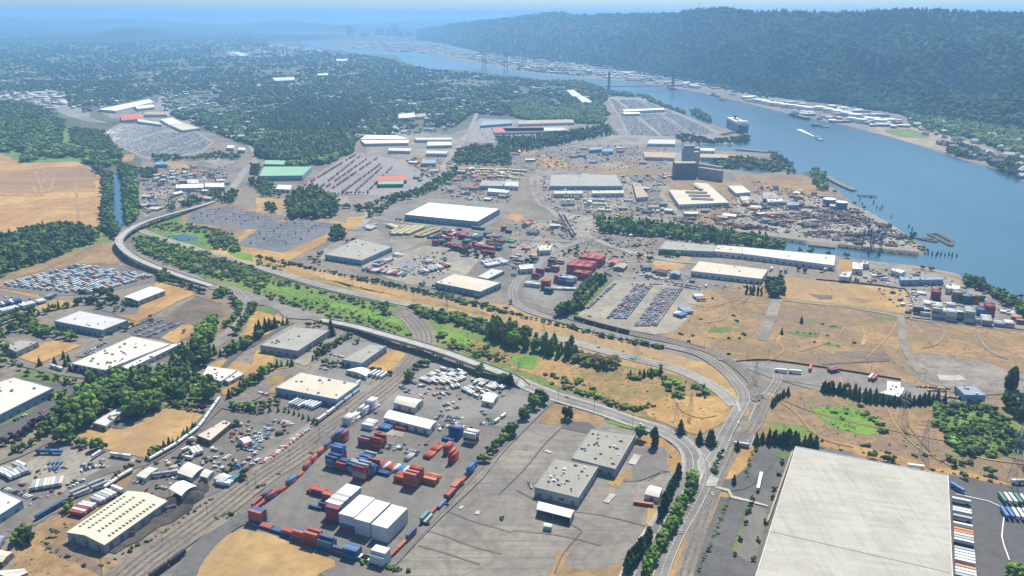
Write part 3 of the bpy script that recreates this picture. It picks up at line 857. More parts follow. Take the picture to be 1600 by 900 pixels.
road('road', T(11, -100, 880) + T(14, 1160, 300) if False else T(-1, 1165, 700, 1185, 640, 1215, 590, 1180, 572, 1120, 560), 10, 8, 'road_surface')
road('road', T(-1, 1215, 592, 1300, 605, 1420, 622, 1600, 612, 1750, 610), 8, 9, 'gravel', paint=False)
# far and middle roads
road('road', T(4, 1370, 440, 1450, 380, 1530, 270, 1600, 195) + T(5, 0, 170, -20, 130, -80, 80) + T(0, 1440, 850, 1250, 770, 1080, 700, 1000, 660, 1010, 600), 18, 5, 'pale_road', paint=False)
road('road', T(5, 610, 640, 690, 580, 710, 510, 780, 440, 830, 405, 1000, 380, 1150, 300, 1180, 220, 1260, 130, 1330, 20) + T(1, 1400, 670), 14, 6, 'pale_road', paint=False)
road('road', T(5, 700, 560, 900, 590, 1200, 625, 1400, 650, 1600, 690) + T(6, 100, 700, 420, 710, 520, 690), 12, 7, 'gravel', paint=False)
road('road', T(6, 500, 690, 620, 740, 800, 790, 1000, 830, 1200, 850, 1600, 900), 14, 6, 'pale_road', paint=False)
road('road', T(6, 500, 690, 430, 640, 440, 590, 520, 560, 800, 560, 1000, 580), 12, 6, 'pale_road', paint=False)
road('road', T(6, 80, 180, 300, 130, 480, 105, 700, 105, 1000, 130, 1400, 160), 14, 5, 'pale_road', paint=False)
rails('railway_line', T(6, 0, 220, 200, 150, 400, 100, 560, 60, 640, 20) + T(2, 640, 840, 620, 760, 560, 660), [0, 7], 6, bed=22)
road('road', T(6, 170, 260, 120, 330, 160, 460, 250, 520, 300, 580, 420, 690), 12, 5, 'gravel', paint=False)
road('road', T(6, 1060, 560, 960, 450, 940, 410, 1010, 330), 12, 5, 'gravel', paint=False)
road('road', T(6, 1360, 480, 1430, 540, 1500, 610), 12, 6, 'road_surface', paint=False)
road('service_track', T(11, 100, 280, 500, 322, 840, 382, 900, 395, 1300, 440, 1600, 470), 8, 8, 'gravel', paint=False)
road('service_track', T(11, 830, 385, 840, 480, 850, 560, 900, 660, 960, 740), 9, 9, 'gravel', paint=False)
road('service_track', T(11, 60, 270, 10, 400, -40, 530), 14, 8, 'gravel', paint=False)
road('service_track', T(11, 0, 660, 100, 590, 60, 540, 80, 500), 4, 8, 'dry_grass', paint=False)
road('service_track', T(11, 340, 680, 500, 668, 760, 655), 5, 8, 'brown_earth', paint=False)
road('service_track', T(11, 580, 440, 605, 500, 590, 560), 4, 8, 'pale_dry_grass', paint=False)
road('service_track', T(-1, 1200, 615, 1260, 640, 1330, 660, 1480, 690, 1600, 720), 4, 8, 'waste_land', paint=False)
rails('railway_line', T(10, 400, 395, 600, 445, 900, 500, 1200, 575), [0], 12)
for dx_ in (0, 22, 52, 80):
    road('road', T(0, 425 + dx_ * .25, 590, 432 + dx_ * .6, 660, 450 + dx_, 720, 520 + dx_, 752, 640 + dx_ * .4, 768), 9, 6, 'pale_road', paint=False)
# left park roads
road('road', T(4, 1150, 905) + T(8, 1330, 195, 1450, 210, 1530, 280, 1545, 350, 1490, 430, 1400, 520, 1330, 570, 1220, 640), 13, 8, 'road_surface')
road('road', T(8, 1330, 195, 1500, 240, 1600, 280) + T(9, 150, 320, 320, 375, 420, 400), 16, 8, 'road_surface', paint=True)
sheet('junction', T(9, -20, 270, 100, 285, 330, 365, 400, 395, 300, 400, 180, 390, 140, 345, 60, 310, -20, 310), 9, 'road_surface')
road('road', T(8, 1400, 700, 1500, 600, 1600, 550) + T(9, 130, 470, 230, 420), 8, 8, 'dark_asphalt', paint=False)
road('road', T(8, 0, 400, 160, 370, 300, 340), 10, 8, 'road_surface', paint=False)
road('road', T(8, 60, 660, 230, 700, 420, 740, 600, 770) + T(12, 540, 30, 760, 90, 1000, 100, 1160, 130), 10, 8, 'asphalt', paint=False)
road('road', T(12, -60, 300, 100, 200, 300, 90, 420, 20), 12, 8, 'dark_asphalt', paint=False)
road('road', T(12, -60, 390, 100, 330, 260, 250, 340, 210), 10, 8, 'asphalt', paint=False)
road('road', T(12, 60, 700, 260, 560, 480, 420, 680, 370, 860, 260, 1000, 130, 1060, 90) + T(13, -20, 70, 60, 0), 12, 9, 'asphalt', paint=False)
road('road', T(13, -60, 400, 100, 300, 260, 190, 400, 100, 520, 20) + T(9, 760, 820, 850, 740), 7, 8, 'road_surface', paint=False)
road('road', T(4, 0, 992, 100, 940, 300, 870, 560, 745, 640, 735), 9, 6, 'waste_land', paint=False)
for a, b in (((220, 270), (270, 430)), ((470, 350), (490, 600)), ((340, 310), (300, 400)), ((280, 300), (265, 345)), ((200, 360), (225, 430))):
    road('field_track', [(a[0] / 4, 200 + a[1] / 4), ((a[0] + b[0]) / 8 + 1.5, 200 + (a[1] + b[1]) / 8), (b[0] / 4, 200 + b[1] / 4)], 5, 6, 'pale_dry_grass', paint=False)


# worn lines, seams and tracks
for px_, w_, mt_ in ((T(14, 290, 600, 400, 615, 520, 640, 640, 672, 690, 680), .9, 'brown_earth'), (T(14, 0, 690, 120, 700, 260, 720, 420, 760), .8, 'brown_earth'), (T(14, 330, 690, 240, 800, 200, 890), 1.2, 'brown_earth'), (T(14, 20, 500, 130, 560, 240, 640, 330, 690), .8, 'dark_asphalt'),
                      (T(14, 230, 210, 150, 290, 60, 400, -60, 520), .8, 'dark_asphalt'), (T(14, 520, 460, 600, 455, 695, 418), .9, 'dark_asphalt'), (T(13, 900, 600, 1000, 640, 1100, 670, 1200, 700), .7, 'dark_asphalt'), (T(13, 800, 690, 900, 720, 1000, 760, 1150, 800), .7, 'dark_asphalt'),
                      (T(13, 760, 760, 900, 800, 1050, 850), .7, 'dark_asphalt'), (T(14, 440, 560, 475, 520), 5, 'pavement'), (T(14, 560, 380, 590, 335), 7, 'pavement'), (T(14, 155, 315, 185, 325), 4, 'pavement'), (T(13, 955, 580, 970, 585), 5, 'pavement'), (T(13, 1030, 605, 1050, 610), 5, 'pavement'),
                      (T(11, 950, 400, 1080, 450, 1100, 500, 1040, 560, 960, 580), 2.2, 'gravel'), (T(11, 1300, 470, 1350, 560, 1420, 620, 1500, 650), 2.2, 'gravel'), (T(11, 480, 440, 440, 500, 330, 560, 200, 600), 1.6, 'pale_dry_grass'), (T(11, 620, 640, 700, 560, 780, 470, 800, 420), 1.6, 'pale_dry_grass'),
                      (T(10, 1100, 300, 1250, 320, 1400, 280, 1560, 300), 1.6, 'pale_dry_grass'), (T(10, 1200, 420, 1320, 400, 1360, 340, 1480, 260), 1.6, 'pale_dry_grass'), (T(15, 20, 60, 120, 130, 200, 220, 280, 270, 400, 300), 1.6, 'pale_dry_grass'), (T(15, 560, 120, 600, 200, 700, 300, 860, 390), 1.6, 'pale_dry_grass'),
                      (T(15, 640, 110, 660, 200, 760, 320), 2, 'brown_earth'), (T(15, 860, 300, 1000, 350, 1200, 380), 1.6, 'pale_dry_grass'), (T(14, 760, 70, 800, 130, 880, 160, 960, 150), 2, 'pale_dry_grass'), (T(8, 900, 360, 1000, 280, 1100, 200), 1.6, 'pale_dry_grass')):
    road('worn_track', px_, w_, 9.5, mt_, paint=False)
# ------------------------------------------------------------------ viaducts
def viaduct(px, width, zs, label):
    n = 8
    pts = [G(x, y, z) for (x, y), z in zip(px, zs)]
    c = catmull(pts, n)
    e = empty('viaduct', (c[0].x, c[0].y, 0), 0, label, 'viaduct')
    org = Vector((c[0].x, c[0].y, 0))
    deck, bar1, bar2, pav = MB(), MB(), MB(), MB()
    last = 0
    for i in range(len(c) - 1):
        d0 = (c[i + 1] - c[max(i - 1, 0)])
        d1 = (c[min(i + 2, len(c) - 1)] - c[i])
        d0.z = d1.z = 0
        n0 = Vector((-d0.y, d0.x, 0)).normalized()
        n1 = Vector((-d1.y, d1.x, 0)).normalized()

        def sec(mb, o0, o1, zb, zt, mi=0):
            a, b = c[i] - org, c[i + 1] - org
            q = [a + n0 * o0 + Vector((0, 0, zb)), a + n0 * o1 + Vector((0, 0, zb)), a + n0 * o1 + Vector((0, 0, zt)), a + n0 * o0 + Vector((0, 0, zt)),
                 b + n1 * o0 + Vector((0, 0, zb)), b + n1 * o1 + Vector((0, 0, zb)), b + n1 * o1 + Vector((0, 0, zt)), b + n1 * o0 + Vector((0, 0, zt))]
            for f in ((0, 1, 5, 4), (1, 2, 6, 5), (2, 3, 7, 6), (3, 0, 4, 7)):
                mb.poly([q[j] for j in f], mi)
        sec(deck, -width / 2, width / 2, -2.0, 0)
        sec(bar1, width / 2 - .4, width / 2 + .1, .002, 1.1)
        sec(bar2, -width / 2 - .1, -width / 2 + .4, .002, 1.1)
        sec(pav, -.3, .3, .004, .03)
        last += (c[i + 1] - c[i]).length
        if last > 26 and c[i].z > 3.5:
            last = 0
            p = MB()
            ang = math.atan2(n0.y, n0.x)
            a = c[i] - org
            p.box(a.x, a.y, 0, c[i].z - 3.2, 2.0, 1.6, ang)
            p.box(a.x + n0.x * width * .32, a.y + n0.y * width * .32, 0, c[i].z - 3.2, 1.6, 1.6, ang)
            p.box(a.x - n0.x * width * .32, a.y - n0.y * width * .32, 0, c[i].z - 3.2, 1.6, 1.6, ang)
            p.box(a.x, a.y, c[i].z - 3.2, c[i].z - 2.01, width * .95, 1.8, ang)
            p.build('pier', ['concrete'], e)
    deck.build('deck', ['concrete'], e)
    bar1.build('barrier', ['concrete'], e)
    bar2.build('barrier', ['concrete'], e)
    pav.build('lane_marking', ['road_paint'], e)


viaduct(T(4, 1350, 455, 1240, 490, 1130, 520, 980, 562, 860, 606, 780, 655, 745, 700, 765, 745, 830, 800, 930, 850, 1050, 895) + T(8, 1150, 130, 1340, 190),
        13, [1.5, 4, 7, 9, 10, 11, 11, 11, 10, 8, 6, 3.5, .7], 'long curving concrete road viaduct that bends round the slough end past the dry field')
viaduct(T(9, 400, 397, 620, 440, 800, 490, 1000, 545, 1200, 607, 1400, 680, 1600, 757) + T(14, 60, 12), 14, [.9, 5, 8, 9.5, 10, 9, 5, 1.3],
        'straight white-edged concrete overpass crossing the rail tracks beside the marsh')


# ------------------------------------------------------------------ buildings
def flatroof(px, H, roof, wall, label, cat='warehouse', name='warehouse', units=6, sky=0, doors=0, parapet=True, wing=False):
    pts = ccw([Vector((p.x, p.y, 0)) for p in PW(px, H)])
    cen = sum(pts, Vector()) / len(pts)
    e = empty(name, cen, 0, label, cat)
    L = [p - cen for p in pts]
    mb = MB()
    mb.prism([(p.x, p.y) for p in L], 0, H - .5)
    mb.build('wall', [wall], e)
    rf = MB()
    ins = []
    n = len(L)
    for i in range(n):
        a, b, c = L[i - 1], L[i], L[(i + 1) % n]
        d1, d2 = (b - a).normalized(), (c - b).normalized()
        n1, n2 = Vector((-d1.y, d1.x, 0)), Vector((-d2.y, d2.x, 0))
        k = (n1 + n2) / max(.3, 1 + n1.dot(n2))
        ins.append(b + k * .6)
    rf.prism([(p.x, p.y) for p in ins], H - .49, H - .35)
    rf.build('roof', [roof], e)
    if parapet:
        pp = MB()
        for i in range(n):
            j = (i + 1) % n
            q = [L[i], L[j], ins[j], ins[i]]
            pp.poly([(q[0].x, q[0].y, H), (q[1].x, q[1].y, H), (q[2].x, q[2].y, H), (q[3].x, q[3].y, H)])
            pp.poly([(q[0].x, q[0].y, H - .495), (q[1].x, q[1].y, H - .495), (q[1].x, q[1].y, H), (q[0].x, q[0].y, H)])
            pp.poly([(q[3].x, q[3].y, H), (q[2].x, q[2].y, H), (q[2].x, q[2].y, H - .36), (q[3].x, q[3].y, H - .36)])
        pp.build('parapet', [wall], e)
    rnd = random.Random(label)
    xs = L[1] - L[0]
    ang = math.atan2(xs.y, xs.x)

    def inside(f, g_):
        if n == 4:
            return (L[0] * (1 - f) + L[1] * f) * (1 - g_) + (L[3] * (1 - f) + L[2] * f) * g_
        a = L[rnd.randrange(n)]
        return a * .75 * math.sqrt(max(f, .04)) * (.5 + .5 * g_)
    for k in range(units):
        p = inside(rnd.uniform(.08, .92), rnd.uniform(.1, .9))
        u = MB()
        lx, ly, hz = rnd.choice(((1.8, 1.4, .9), (2.4, 1.6, 1.2), (1.2, 1.2, .7), (3.4, 1.8, 1.2)))
        u.box(p.x, p.y, H - .36, H + hz * .55, lx, ly, ang, 0)
        u.box(p.x, p.y, H + hz * .55, H + hz, lx * .6, ly * .7, ang, 0)
        u.build('roof_unit', ['steel_grey' if rnd.random() < .8 else 'white_paint'], e)
    if sky:
        r_, c_ = sky
        for i in range(r_):
            for j in range(c_):
                p = inside((j + .5) / c_, (i + .5) / r_)
                u = MB()
                u.box(p.x, p.y, H - .36, H - .1, 1.4, 2.6, ang, 0, taper=.85)
                u.build('skylight', ['steel_grey'], e)
    # doors and windows on the sides that face the yard
    nd = 0
    for i in range(n):
        a, b = L[i], L[(i + 1) % n]
        d = b - a
        length = d.length
        if length < 12:
            continue
        d.normalize()
        out = Vector((d.y, -d.x, 0))
        if out.y > .1:
            continue
        cnt = min(14, int(length / 9))
        for k in range(cnt):
            p = a + d * (length * (k + .5) / cnt) + out * .05
            if H > 7 and k % 3 != 2:
                u = MB()
                u.box(p.x, p.y, .05, min(4.2, H * .5), 3.6, .25, math.atan2(d.y, d.x))
                u.build('loading_door', ['door_grey'], e)
            else:
                u = MB()
                u.box(p.x, p.y, H * .3, H * .3 + 1.6, 4.5, .22, math.atan2(d.y, d.x))
                u.build('window', ['glass_dark'], e)
            nd += 1
    return e


def gable(px4, H, rise, roof, wall, label, cat='shed', name='shed', openside=False, vents=0, arch=False):
    """px4: eaves corners a,b,c,d with the ridge running parallel to a-b."""
    P = [G(x, y, H) for x, y in px4]
    P = [Vector((p.x, p.y, 0)) for p in P]
    cen = sum(P, Vector()) / 4
    a, b, c, d = [p - cen for p in P]
    e = empty(name, cen, 0, label, cat)
    segs = 8 if arch else 2
    rf = MB()
    pro = []
    for k in range(segs + 1):
        t = k / segs
        z = H + (rise * math.sin(math.pi * t) if arch else rise * (1 - abs(2 * t - 1)))
        pro.append((t, z))
    for (t0, z0), (t1, z1) in zip(pro[:-1], pro[1:]):
        q0, q1 = a.lerp(d, t0), a.lerp(d, t1)
        r0, r1 = b.lerp(c, t0), b.lerp(c, t1)
        rf.poly([(q0.x, q0.y, z0), (r0.x, r0.y, z0), (r1.x, r1.y, z1), (q1.x, q1.y, z1)])
        rf.poly([(q0.x, q0.y, z0 - .3), (q1.x, q1.y, z1 - .3), (r1.x, r1.y, z1 - .3), (r0.x, r0.y, z0 - .3)])
    rf.build('roof', [roof], e)
    wl = MB()
    if openside:
        for p, q in ((a, b), (b, c), (c, d), (d, a)):
            L = (q - p).length
            k = max(2, int(L / 12))
            for j in range(k):
                x = (p.lerp(q, (j + .02) / k)) * .985
                st = MB()
                st.box(x.x, x.y, 0, H, .5, .5)
                st.build('post', ['steel_grey'], e)
        for p, q in ((b, c), (a, b)):
            wl.poly([(p.x * .97, p.y * .97, .0), (q.x * .97, q.y * .97, .0), (q.x * .97, q.y * .97, H - .2), (p.x * .97, p.y * .97, H - .2)])
        wl.build('wall', [wall], e)
    else:
        ins = .985
        A, B, C, D = [Vector((p.x * ins, p.y * ins, 0)) for p in (a, b, c, d)]
        for p, q in ((A, B), (C, D)):
            wl.poly([(p.x, p.y, 0), (q.x, q.y, 0), (q.x, q.y, H - .1), (p.x, p.y, H - .1)])
        for p, q in ((B, C), (D, A)):
            pts = [(p.x, p.y, 0), (q.x, q.y, 0)]
            for t, z in reversed(pro):
                x = p.lerp(q, t)
                pts.append((x.x, x.y, z - .25))
            wl.poly(pts)
        wl.build('wall', [wall], e)
        for p, q in ((A, B), (B, C), (C, D), (D, A)):
            dd = (q - p)
            L = dd.length
            if L < 8:
                continue
            dd.normalize()
            mid = (p + q) / 2
            out = mid.normalized()
            if out.y > .2:
                continue
            k = max(1, int(L / 10))
            for j in range(min(k, 10)):
                x = p.lerp(q, (j + .5) / k) + out * .08
                u = MB()
                u.box(x.x, x.y, .05, H * .7, min(3.4, L * .4), .25, math.atan2(dd.y, dd.x))
                u.build('door', ['door_grey'], e)
    if vents:
        for r_ in range(4):
            for k in range(vents):
                t = (r_ + .5) / 4
                s = .12 + .76 * (k + .5) / vents
                p = d.lerp(c, s).lerp(a.lerp(b, s), t)
                zz = H + rise * (1 - abs(2 * t - 1))
                u = MB()
                u.box(p.x, p.y, zz, zz + .5, 1.2, 2.4, math.atan2((b - a).y, (b - a).x))
                u.build('roof_vent', ['roof_dark'], e)
    return e


B = flatroof
BIG = T(-1, 1243, 697, 1482, 742, 1494, 1010, 1146, 1010)
big = B(BIG, 13, 'roof_huge', 'wall_white', 'enormous pale grey flat-roofed warehouse filling the lower right corner', units=0, sky=0)
cen_ = big.location
for q_ in (T(15, 2, 686, 860, 884), T(15, 60, 500, 852, 620)):
    a_, b_ = [G(x, y, 13) - cen_ for x, y in q_]
    d_ = b_ - a_
    sm = MB()
    m_ = (a_ + b_) / 2
    sm.box(m_.x, m_.y, 12.66, 12.86 if q_[0][1] > 800 else 12.68, d_.length * .985, .9 if q_[0][1] > 800 else .25, math.atan2(d_.y, d_.x))
    sm.build('roof_seam', ['roof_grey'], big)
B(T(14, 375, 210, 580, 236, 485, 398, 280, 346), 9, 'roof_gravel', 'wall_grey', 'grey gravel-roofed factory hall nearest the road bend, rear one of a touching pair', units=22)
B(T(14, 205, 345, 405, 387, 312, 532, 105, 482), 9, 'roof_gravel', 'wall_grey', 'grey gravel-roofed factory hall at the front left of a touching pair', units=22)
gable(T(14, 125, 550, 293, 592, 275, 628, 115, 587), 6.5, 1.2, 'roof_bright', 'wall_white', 'long white open canopy standing on the worn concrete yard', 'canopy', 'canopy', openside=True, arch=True)
gable(T(14, 150, 650, 189, 656, 186, 672, 147, 666), 4, .6, 'roof_white', 'wall_blue', 'tiny blue hut with white roof just below the long canopy', 'hut', 'hut')
gable(T(14, 648, 473, 706, 488, 690, 532, 620, 515), 5.5, 1.5, 'roof_white', 'wall_white', 'small white arched shed beside the cypress row and red trailer', arch=True)
gable(T(13, 670, 55, 785, 75, 745, 112, 645, 87), 7, 2, 'roof_white', 'wall_cream', 'shorter white gabled shed behind the container terminal', arch=True)
gable(T(13, 628, 122, 847, 175, 815, 212, 598, 157), 7, 1.6, 'roof_bright', 'wall_white', 'long white gabled shed at the back of the container terminal', arch=True)
gable(T(13, 1080, 38, 1138, 52, 1110, 88, 1058, 76), 6, 1.5, 'roof_bright', 'wall_white', 'small white shed in the equipment yard behind the container terminal')
B(T(-1, 470, 581, 562, 599, 527, 624, 430, 605), 9, 'roof_cream', 'wall_blue', 'cream-roofed blue-grey warehouse beside the rail tracks with row of trailers behind', units=9)
gable(T(12, 310, 695, 600, 500, 785, 548, 490, 755), 8, 3.0, 'roof_pale_green', 'wall_grey', 'large pale cream industrial shed with rows of dark roof vents', vents=14)
gable(T(12, 700, 388, 742, 396, 682, 442, 637, 430), 5, 1.2, 'roof_white', 'wall_white', 'small white gabled store between the big vented shed and field')
gable(T(12, 862, 452, 922, 478, 850, 525, 790, 490), 7, 2, 'roof_bright', 'wall_grey', 'white ridged tent shed next to black cinder heaps', openside=True, arch=True)
gable(T(12, 882, 365, 955, 392, 900, 440, 830, 415), 5, 1.2, 'roof_white', 'wall_blue', 'broad white shed beside the railway left of two smaller ones', arch=True)
gable(T(12, 962, 398, 1003, 408, 972, 440, 935, 430), 5, 1, 'roof_white', 'wall_blue', 'middle small white shed in the row beside the railway')
gable(T(12, 1048, 415, 1088, 432, 1048, 458, 1000, 442), 5, 1, 'roof_light', 'wall_white', 'right-hand small white shed in the row beside the railway')
B(T(12, 1050, 165, 1088, 180, 985, 265, 920, 240), 6, 'roof_cream', 'wall_brown', 'long narrow cream-roofed office block beside a row of parked white railcars', units=5)
B(T(12, 572, 100, 596, 108, 497, 197, 430, 180), 6, 'roof_light', 'wall_grey', 'low grey-roofed building on the edge of the golden field under the trees', units=5, name='office_building', cat='building')
B(T(-1, 22, 589, 83, 606, -5, 650, -80, 620), 10, 'roof_white', 'wall_blue', 'white-roofed warehouse cut by the left picture edge above the purple tree row', units=10)
B(T(12, 0, 500, 105, 545, -20, 625, -130, 570), 8, 'roof_bright', 'wall_blue', 'white-roofed building at the left picture edge beside the truck yard', units=2)
gable(T(12, -40, 770, 60, 788, 10, 835, -80, 815), 5, 1, 'roof_cream', 'wall_brown', 'small cream shed at the left picture edge near the bottom')
gable(T(12, -60, 880, 110, 865, 130, 882, 60, 915), 5, 1, 'roof_white', 'wall_grey', 'small white shed cut by the bottom left picture corner')
gable(T(12, -60, 700, 25, 712, 0, 745, -80, 735), 5, 1, 'roof_bluegrey', 'wall_grey', 'blue-grey roofed hut at the left edge above the cream shed')
B(T(8, 500, 340, 800, 400, 640, 462, 338, 405), 9, 'roof_light', 'wall_blue', 'light grey-roofed square warehouse with pale blue walls above the long white one', units=6)
B(T(8, 830, 500, 1065, 548, 655, 712, 448, 670), 9, 'roof_white', 'wall_white', 'big white-roofed warehouse with many roof units beside the dense tree belt', units=26)
B(T(8, 1068, 552, 1150, 538, 800, 705, 760, 690), 7, 'roof_bright', 'wall_white', 'narrow white lean-to wing along the tree side of the big white warehouse', units=4)
gable(T(8, 775, 255, 940, 190, 1032, 215, 862, 280), 8, 1, 'roof_bright', 'wall_grey', 'long white-roofed warehouse at the head of the dry grass strip')
B(T(8, 130, 520, 240, 535, 100, 598, 30, 562), 8, 'roof_grey', 'wall_grey', 'small grey-roofed warehouse beside the brown square field on the left', units=3)
B(T(8, 1300, 685, 1482, 712, 1380, 782, 1268, 742), 7, 'roof_bright', 'wall_white', 'white office block with stepped roof at the tip of the tree belt', units=8, name='office_building', cat='building')
B(T(8, 1484, 712, 1527, 735, 1430, 785, 1392, 768), 5, 'roof_white', 'wall_white', 'low white annex right of the stepped white office block', units=2, name='office_building', cat='building')
B(T(9, 240, 440, 462, 462, 262, 592, 25, 556), 9, 'roof_grey', 'wall_grey', 'wide grey-roofed warehouse below the road junction and overpass start', units=7)
B(T(9, 712, 548, 815, 562, 662, 668, 538, 645), 9, 'roof_grey', 'wall_blue', 'narrow grey-roofed warehouse with pale blue walls beside the golden corner field', units=4)
gable(T(9, 560, 712, 640, 695, 715, 715, 690, 752), 5, 1.5, 'roof_bright', 'wall_white', 'white ribbed tent beside the curved track', 'tent', 'tent', arch=True)
B(T(9, 1240, 108, 1532, 166, 1402, 222, 1118, 165), 9, 'roof_cream', 'wall_blue', 'cream-roofed warehouse in front of the middle container yard', units=2)
B(T(9, 1382, 128, 1475, 76, 1552, 92, 1450, 142), 6, 'roof_light', 'wall_grey', 'low pale annex behind the cream-roofed warehouse', units=1)
B(T(-1, 670, 316, 781, 326, 746, 346, 632, 335), 12, 'roof_bright', 'wall_blue', 'brilliant white flat-roofed warehouse in the middle distance', sky=(3, 12), units=0)
B(T(5, 632, 690, 852, 742, 662, 826, 430, 790), 9, 'roof_grey', 'wall_blue', 'brown-grey roofed warehouse left of the sandy truck lot', units=9)
B(T(5, 55, 200, 188, 200, 182, 228, 52, 226), 11, 'roof_green', 'wall_green', 'smaller green-roofed hall behind the large green one', units=0)
B(T(5, 50, 240, 350, 240, 290, 296, 22, 300), 12, 'roof_green', 'wall_blue', 'large green-roofed hall beside the rail yard', units=0)
gable(T(5, 150, 355, 232, 360, 212, 385, 120, 380), 8, 3, 'roof_bright', 'wall_white', 'white arched shed in front of the large green-roofed hall', arch=True)
B(T(5, 760, 300, 942, 290, 942, 326, 750, 332), 8, 'roof_red', 'wall_green', 'orange-red roofed shed in the rail yard behind a green one', units=0)
gable(T(5, 762, 334, 925, 328, 920, 350, 762, 352), 8, 2, 'roof_green', 'wall_green', 'dark green shed touching the orange-red roof in the rail yard')
